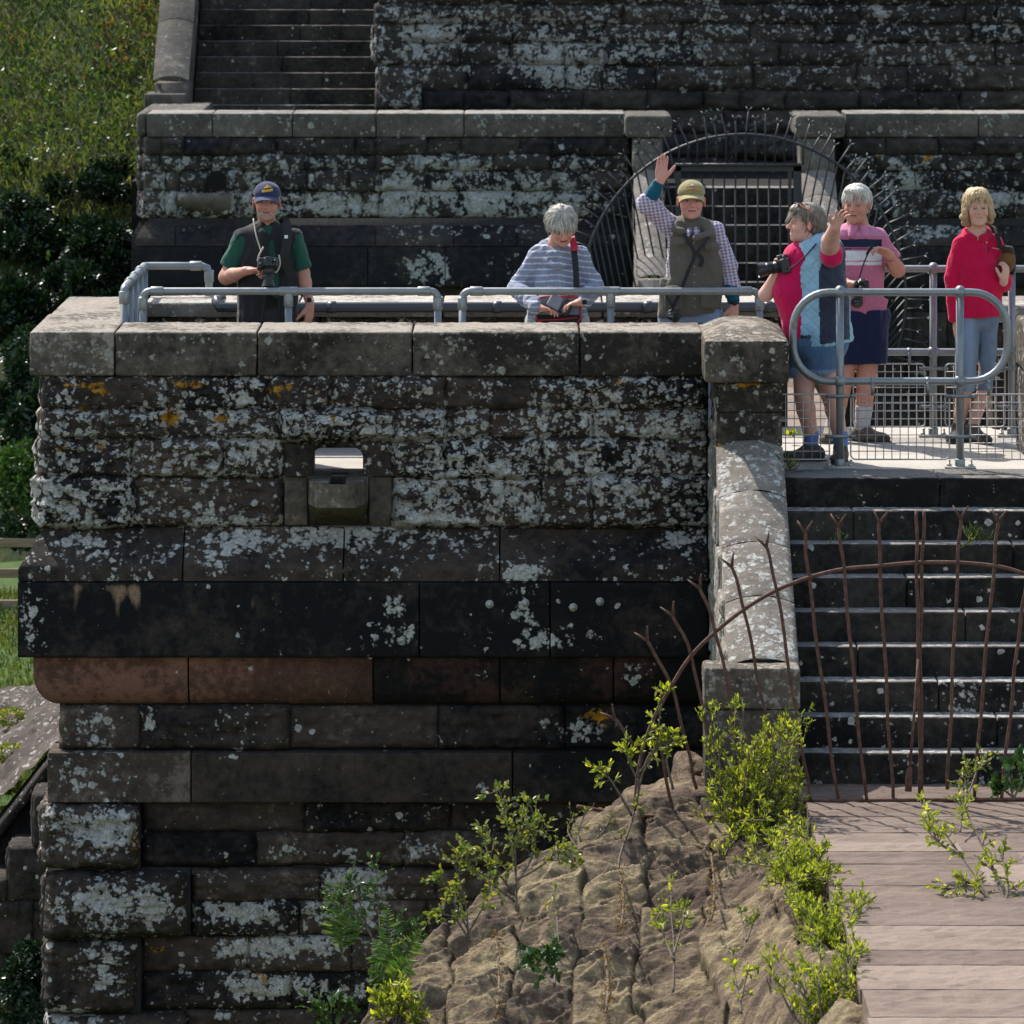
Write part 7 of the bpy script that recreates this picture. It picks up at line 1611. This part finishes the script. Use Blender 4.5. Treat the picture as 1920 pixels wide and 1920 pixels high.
# dry creepers running in the vertical joints
k=0
for (x,y0,y1,Y0_,Y1_,lab) in ((1163,1640,1740,31.0,30.1,"dark creeper filling a joint below the grey boulder"),(1333,1600,1725,31.2,29.9,"brown creeper filling the joint below the fence's left end"),(930,1760,1900,29.9,28.3,"dark creeper in a joint on the left of the slope"),(1134,1790,1900,29.0,27.6,"dark creeper in a joint at the bottom of the slope")):
    rg=np.random.RandomState(50+k); e=empty("creeper",P(x,y1,Y1_),lab,"creeper"); S_=Acc(); L_=Acc()
    pts=np.array([P(x+6*math.sin(t*3),y0+(y1-y0)*t,Y0_+(Y1_-Y0_)*t-.04) for t in np.linspace(0,1,14)]); S_.tube(pts,.007,5); n=160
    q=pts[rg.randint(0,14,n)]+rg.normal(size=(n,3))*np.array((.012,.05,.03)); leaves(L_,q,rg.normal(size=(n,3))+np.array([0,-.3,.4]),.026,rg,.4)
    S_.build("stems",M_twig,e); L_.build("leaves",M_heath,e,smooth=False); k+=1
# weeds on the steps
for (x,y,Y,m,lab,sz) in ((1828,1015,33.7,M_grassl,"grass tuft sprouting on a dark step",.13),(1480,1070,33.7,M_green,"small green weed at the end of a step by the coping",.03),(1570,1010,33.9,M_green,"tiny green weed in the second step's corner",.022),(1484,880,34.3,M_grassl,"grass tuft against the pier at the landing edge",.09),(1485,815,36.2,M_willow,"small yellow flowering weed seen behind the laughing woman's legs",.04)):
    rg=np.random.RandomState(int(x)); b_=P(x,y,Y); e=empty("weed",b_,lab,"weed"); L_=Acc(); n=26
    leaves(L_,b_+rg.normal(size=(n,3))*np.array((.03,.02,.01)),rg.normal(size=(n,3))*.5+np.array([0,-.2,.9]),sz,rg,.10 if sz>.08 else .6); L_.build("blades",m,e,smooth=False)

# ---------------- hillside
def hz(x,y): return -5.6+np.clip(y-66,0,100)*.62*(1+0*x)+1.2*fbm(np.stack([x,y,0*x],-1),.12,3,5)+.35*fbm(np.stack([x,y,0*x],-1),.6,3,6)
gx,gy=np.meshgrid(np.linspace(-60,60,160),np.linspace(66,170,140),indexing='ij'); gz=hz(gx,gy); gz=np.where((gx>-4.6)&(gy<84),np.minimum(gz,-1.5),gz)
V=np.stack([gx,gy,gz],-1); i,j=np.meshgrid(np.arange(159),np.arange(139),indexing='ij'); i=i.ravel(); j=j.ravel()
a=Acc(); a.add(V.reshape(-1,3),np.stack([i*140+j,(i+1)*140+j,(i+1)*140+j+1,i*140+j+1],1)); 
s_=NT("hillside_soil"); n_=s_.noise(1.2,8,.7); M_hill=s_.done(s_.ramp(n_,[(.35,(.015,.02,.010)),(.5,(.035,.055,.013)),(.62,(.07,.05,.02)),(.75,(.08,.08,.03))]),.95,s_.bump(n_,.8,.1))
o=a.build("hillside",M_hill); o['kind']='structure'
def scatter(nm,mat,N,xr,yr,size,seed,asp,upw,hoff=.25,flt=None,tonef=None,clump=0):
    rg=np.random.RandomState(seed); x=rg.uniform(*xr,size=N); y=rg.uniform(*yr,size=N)
    if clump: 
        cx,cy=rg.uniform(*xr,size=clump),rg.uniform(*yr,size=clump); k=rg.randint(0,clump,N); x=cx[k]+rg.normal(size=N)*.28; y=cy[k]+rg.normal(size=N)*.3
    z=hz(x,y); p=np.stack([x,y,z+rg.uniform(0,1,N)**1.5*hoff],1)
    if flt is not None: m=flt(p); p=p[m]
    d=rg.normal(size=p.shape)*.7+np.array(upw); L_=Acc(); leaves(L_,p,d,size,rg,asp,tonef(p) if tonef else None); o=L_.build(nm,mat,smooth=False); o['kind']='stuff'; return o
YHh=(70,96)
pat=lambda p,s_,sd:fbm(p,s_,3,sd)
scatter("hillside_grass",M_hillg,130000,(-11,-4),(72,112),.15,1,.12,(0,-.3,1.0),.3,flt=lambda p:pat(p,.5,40)>-.75,tonef=lambda p:.5+.9*pat(p,.8,61))
scatter("heather",M_heath,50000,(-11,-4),(74,112),.10,2,.4,(0,-.3,.8),.5,flt=lambda p:pat(p,.6,44)>.12)
scatter("brambles",M_hillb,34000,(-10,-4),(70,104),.075,3,.6,(0,-.5,.5),.7,flt=lambda p:pat(p,.7,48)>.0)
# evergreen bushes
def bush(label,px,py,Y,rx,rz_,seed,n=13000,mat=None,leaf=.078,name="evergreen_bush",group="evergreen bushes on the bank",ry=.9):
    rg=np.random.RandomState(seed); c=P(px,py,Y); r=np.array((rx*Y/F,ry,rz_*Y/F)); e=empty(name,(c[0],c[1],c[2]-r[2]),label,"bush",group)
    S_=Acc(); L_=Acc(); nb=26
    cl=rg.normal(size=(nb,3)); cl/=np.linalg.norm(cl,axis=1,keepdims=True); cl=cl*rg.uniform(.55,.98,size=(nb,1)); cc=c+cl*r
    for q in cc[:14]: S_.tube([np.array((c[0],c[1],c[2]-r[2])),(q+c)/2+rg.normal(size=3)*.08,q],[.05,.03,.012],5)
    k=rg.randint(0,nb,n); v=rg.normal(size=(n,3)); v/=np.linalg.norm(v,axis=1,keepdims=True); pp=cc[k]+v*rg.uniform(.5,1,size=(n,1))*r*.34
    leaves(L_,pp,v*.8+rg.normal(size=(n,3))*.5+np.array([0,-.3,.1]),leaf,rg,.5); S_.build("branches",M_twig,e); L_.build("leaves",mat or M_darkleaf,e,smooth=False)
bush("evergreen bush with shiny leaves highest on the bank, under the grassy slope",110,250,76,90,55,1); bush("shiny-leaved evergreen bush touching the far coping's left end",215,260,75,60,55,2)
bush("leafy dark bush high on the bank, under the open grass",120,190,78,70,42,14,7000,M_hillb,.07); bush("broad dark evergreen bush at the left picture edge, upper bank",50,330,74,75,60,3); bush("dark evergreen bush left of the far wall's drain hole",180,370,73,85,70,4,19000); bush("shadowy evergreen bush at the left edge, halfway down",60,440,72,80,65,5,17000)
bush("evergreen bush beside the far wall's plinth",190,470,71,75,60,6,17000); bush("bush just above the corner of the near coping",150,560,70,80,60,7,17000); bush("dark bush behind the near wall's upper left corner",30,590,69,60,70,8,17000)
bush("ferny bush low behind the near wall's left edge",40,760,64,48,80,9,7500,M_darkleaf,.09,"leafy_bush"); bush("leafy bush above the wooden fence at the left edge",35,900,63,46,60,10,7000,M_green,.08,"leafy_bush"); bush("dark bush between coping and ferny bush at the left edge",60,670,66,45,55,11,3600); bush("dark low bush behind the wooden fence",60,990,64.5,52,38,12,3000)
# grass field, wooden fence, rock and wing wall at lower left
a=Acc(); gx,gy=np.meshgrid(np.linspace(-40,30,80),np.linspace(20,72,80),indexing='ij'); gz=-5.45+.12*fbm(np.stack([gx,gy,0*gx],-1),.4,3,3)-np.clip(51-gy,0,30)*.32*(gx<3)-np.clip(51-gy,0,30)*.32*(gx>=3)
i,j=np.meshgrid(np.arange(79),np.arange(79),indexing='ij'); i=i.ravel(); j=j.ravel(); a.add(np.stack([gx,gy,gz],-1).reshape(-1,3),np.stack([i*80+j,(i+1)*80+j,(i+1)*80+j+1,i*80+j+1],1))
s_=NT("grass_ground"); n_=s_.noise(6,8,.7); M_gg=s_.done(s_.ramp(n_,[(.3,(.015,.036,.005)),(.55,(.036,.078,.008)),(.75,(.08,.10,.02))]),.95,s_.bump(n_,.6,.04)); o=a.build("grass_ground",M_gg); o['kind']='structure'
rg=np.random.RandomState(8); n=16000; x=rg.uniform(-6,-3.5,n); y=rg.uniform(50,64,n); L_=Acc(); leaves(L_,np.stack([x,y,np.full(n,-5.45)],1),rg.normal(size=(n,3))*.4+np.array([0,0,1.]),.13,rg,.10); o=L_.build("meadow_grass",M_grassl,smooth=False); o['kind']='stuff'
def mk_wood():
    s=NT("weathered_wood"); n=s.noise(1,6,.7,vec=s.map(scale=(2,30,30))); return s.done(s.ramp(n,[(.3,(.13,.09,.055)),(.7,(.28,.21,.14))]),.85,s.bump(n,.4,.004))
M_wood=mk_wood()
YW=62.5; e=empty("wooden_fence",(PX(-20,YW),YW,-5.45),"wooden post and rail fence on the grass at the left edge","fence")
for py in (1018,1075,1134):
    a=Acc(); z=PZ(py,YW); rockbox(a,(PX(-120,YW),YW,z-.05),(PX(110,YW),YW+.05,z+.05),0,.01,.2,None,1,"fkltbr",fine=.01); a.build("rail",M_wood,e)
for px in (-60,118): a=Acc(); rockbox(a,(PX(px,YW),YW+.055,-5.5),(PX(px,YW)+.12,YW+.17,PZ(1000,YW)),0,.01,.2,None,1,"fkltbr",fine=.008); a.build("post",M_wood,e)
YK=47; e=empty("rock_outcrop",(PX(40,YK),YK,-5.9),"pinkish lichened rock ledge with moss cushions at the left edge","rock")
prof=[(105,1288),(108,1330),(108,1400),(80,1440),(50,1480),(10,1530),(-60,1580)]
a=Acc(); nx,ny=70,50; g=np.zeros((nx,ny,3))
for i_,u in enumerate(np.linspace(0,1,nx)):
    for j_,v in enumerate(np.linspace(0,1,ny)):
        px=-80+200*u; top=1330-45*u; bot=1590-190*u; py=top+(bot-top)*v; Y=49.5-4.5*v; g[i_,j_]=P(px,py,Y)
g[...,2]+=.16*fbm(g,1.6,4,3,ridge=True)+.05*fbm(g,7,3,4); g[...,0]+=.05*fbm(g,3,3,9)
i,j=np.meshgrid(np.arange(nx-1),np.arange(ny-1),indexing='ij'); i=i.ravel(); j=j.ravel(); a.add(g.reshape(-1,3),np.stack([i*ny+j,i*ny+j+1,(i+1)*ny+j+1,(i+1)*ny+j],1),(.36,.10,0,.4))
M_rock=stone_mat("pink_rock",dark=(.030,.023,.020),mid=(.090,.070,.062),ls=.8,lich=((.18,.17,.155),(.30,.28,.26)),midb=.02,moss=(.10,.11,.02))
a.build("ledge",M_rock,e)
a=Acc(); L_=Acc(); rg=np.random.RandomState(5)
for (px,py) in ((66,1418),(18,1412),(12,1470),(22,1345),(8,1530)):
    c=P(px,py,46.3 if py>1400 else 48); n=500; v=rg.normal(size=(n,3)); v/=np.linalg.norm(v,axis=1,keepdims=True); leaves(L_,c+v*np.array((.10,.1,.06)),v,.035,rg,.5)
L_.build("moss_cushions",M_birch,e,smooth=False)
e=empty("wing_wall",(PX(50,44),44,-8),"dark sloping wing wall below the rock ledge in deep shade at the left","stone wall")
a=Acc()
for k in range(9):
    z0=-4.0-k*.42; 
    for q in range(5):
        x0=PX(-130,44)+q*.42+(.2 if k%2 else 0)-.25; zt_=min(z0,PZ(1415+(108-(960+(x0+.2)*F/44.2))*1.27,44.2)-.2)
        if zt_<z0-.36: continue
        rockbox(a,(x0+.004,44.2,z0-.416),(x0+.416,44.9,zt_),.07,.02,.035,(.15,0,0,.35),k*9+q,"flrt",pw=.05)
a.build("stone_courses",M_front,e)
a=Acc(); n=30; q0=[P(112-190*t_,1410+240*t_,44.8) for t_ in np.linspace(0,1,n)]; g=np.array([[q_+(q__-q_)*1.0 for q_ in (q_,)][0] for q_ in q0 for q__ in (q_,)]).reshape(n,3); rows_=np.stack([np.stack([g[:,0],g[:,1]-.0,g[:,2]*(1-v_)+(-9.0)*v_],1) for v_ in np.linspace(0,1,24)],1); rows_[...,1]+=.05*fbm(rows_,2.5,4,3,ridge=True); ii,jj=np.meshgrid(np.arange(n-1),np.arange(23),indexing='ij'); ii=ii.ravel(); jj=jj.ravel(); a.add(rows_.reshape(-1,3),np.stack([ii*24+jj,(ii+1)*24+jj,(ii+1)*24+jj+1,ii*24+jj+1],1),(.1,0,0,.05)); a.build('rough_core',M_front,e)
a=Acc(); n=40
g=[]
for t in np.linspace(0,1,n):
    c0=P(112-190*t,1402+240*t,44.75); 
    for (dy,dz) in ((.5,.05),(0,.0),(-.02,-.03),(-.02,-.10),(.0,-.12)): g.append(c0+np.array((0,dy,dz)))
g=np.array(g).reshape(n,5,3); g+=.02*fbm(g,6,3,3)[...,None]; i,j=np.meshgrid(np.arange(n-1),np.arange(4),indexing='ij'); i=i.ravel(); j=j.ravel()
a.add(g.reshape(-1,3),np.stack([i*5+j,i*5+j+1,(i+1)*5+j+1,(i+1)*5+j],1)[:,::-1].copy(),(.25,.2,0,.3)); a.build("coping",M_front,e)
bush("mossy undergrowth in the dark gully at the bottom left",45,1850,40,60,70,40,6000,M_darkleaf,.05,"undergrowth_bush","evergreen bushes on the bank",.5)
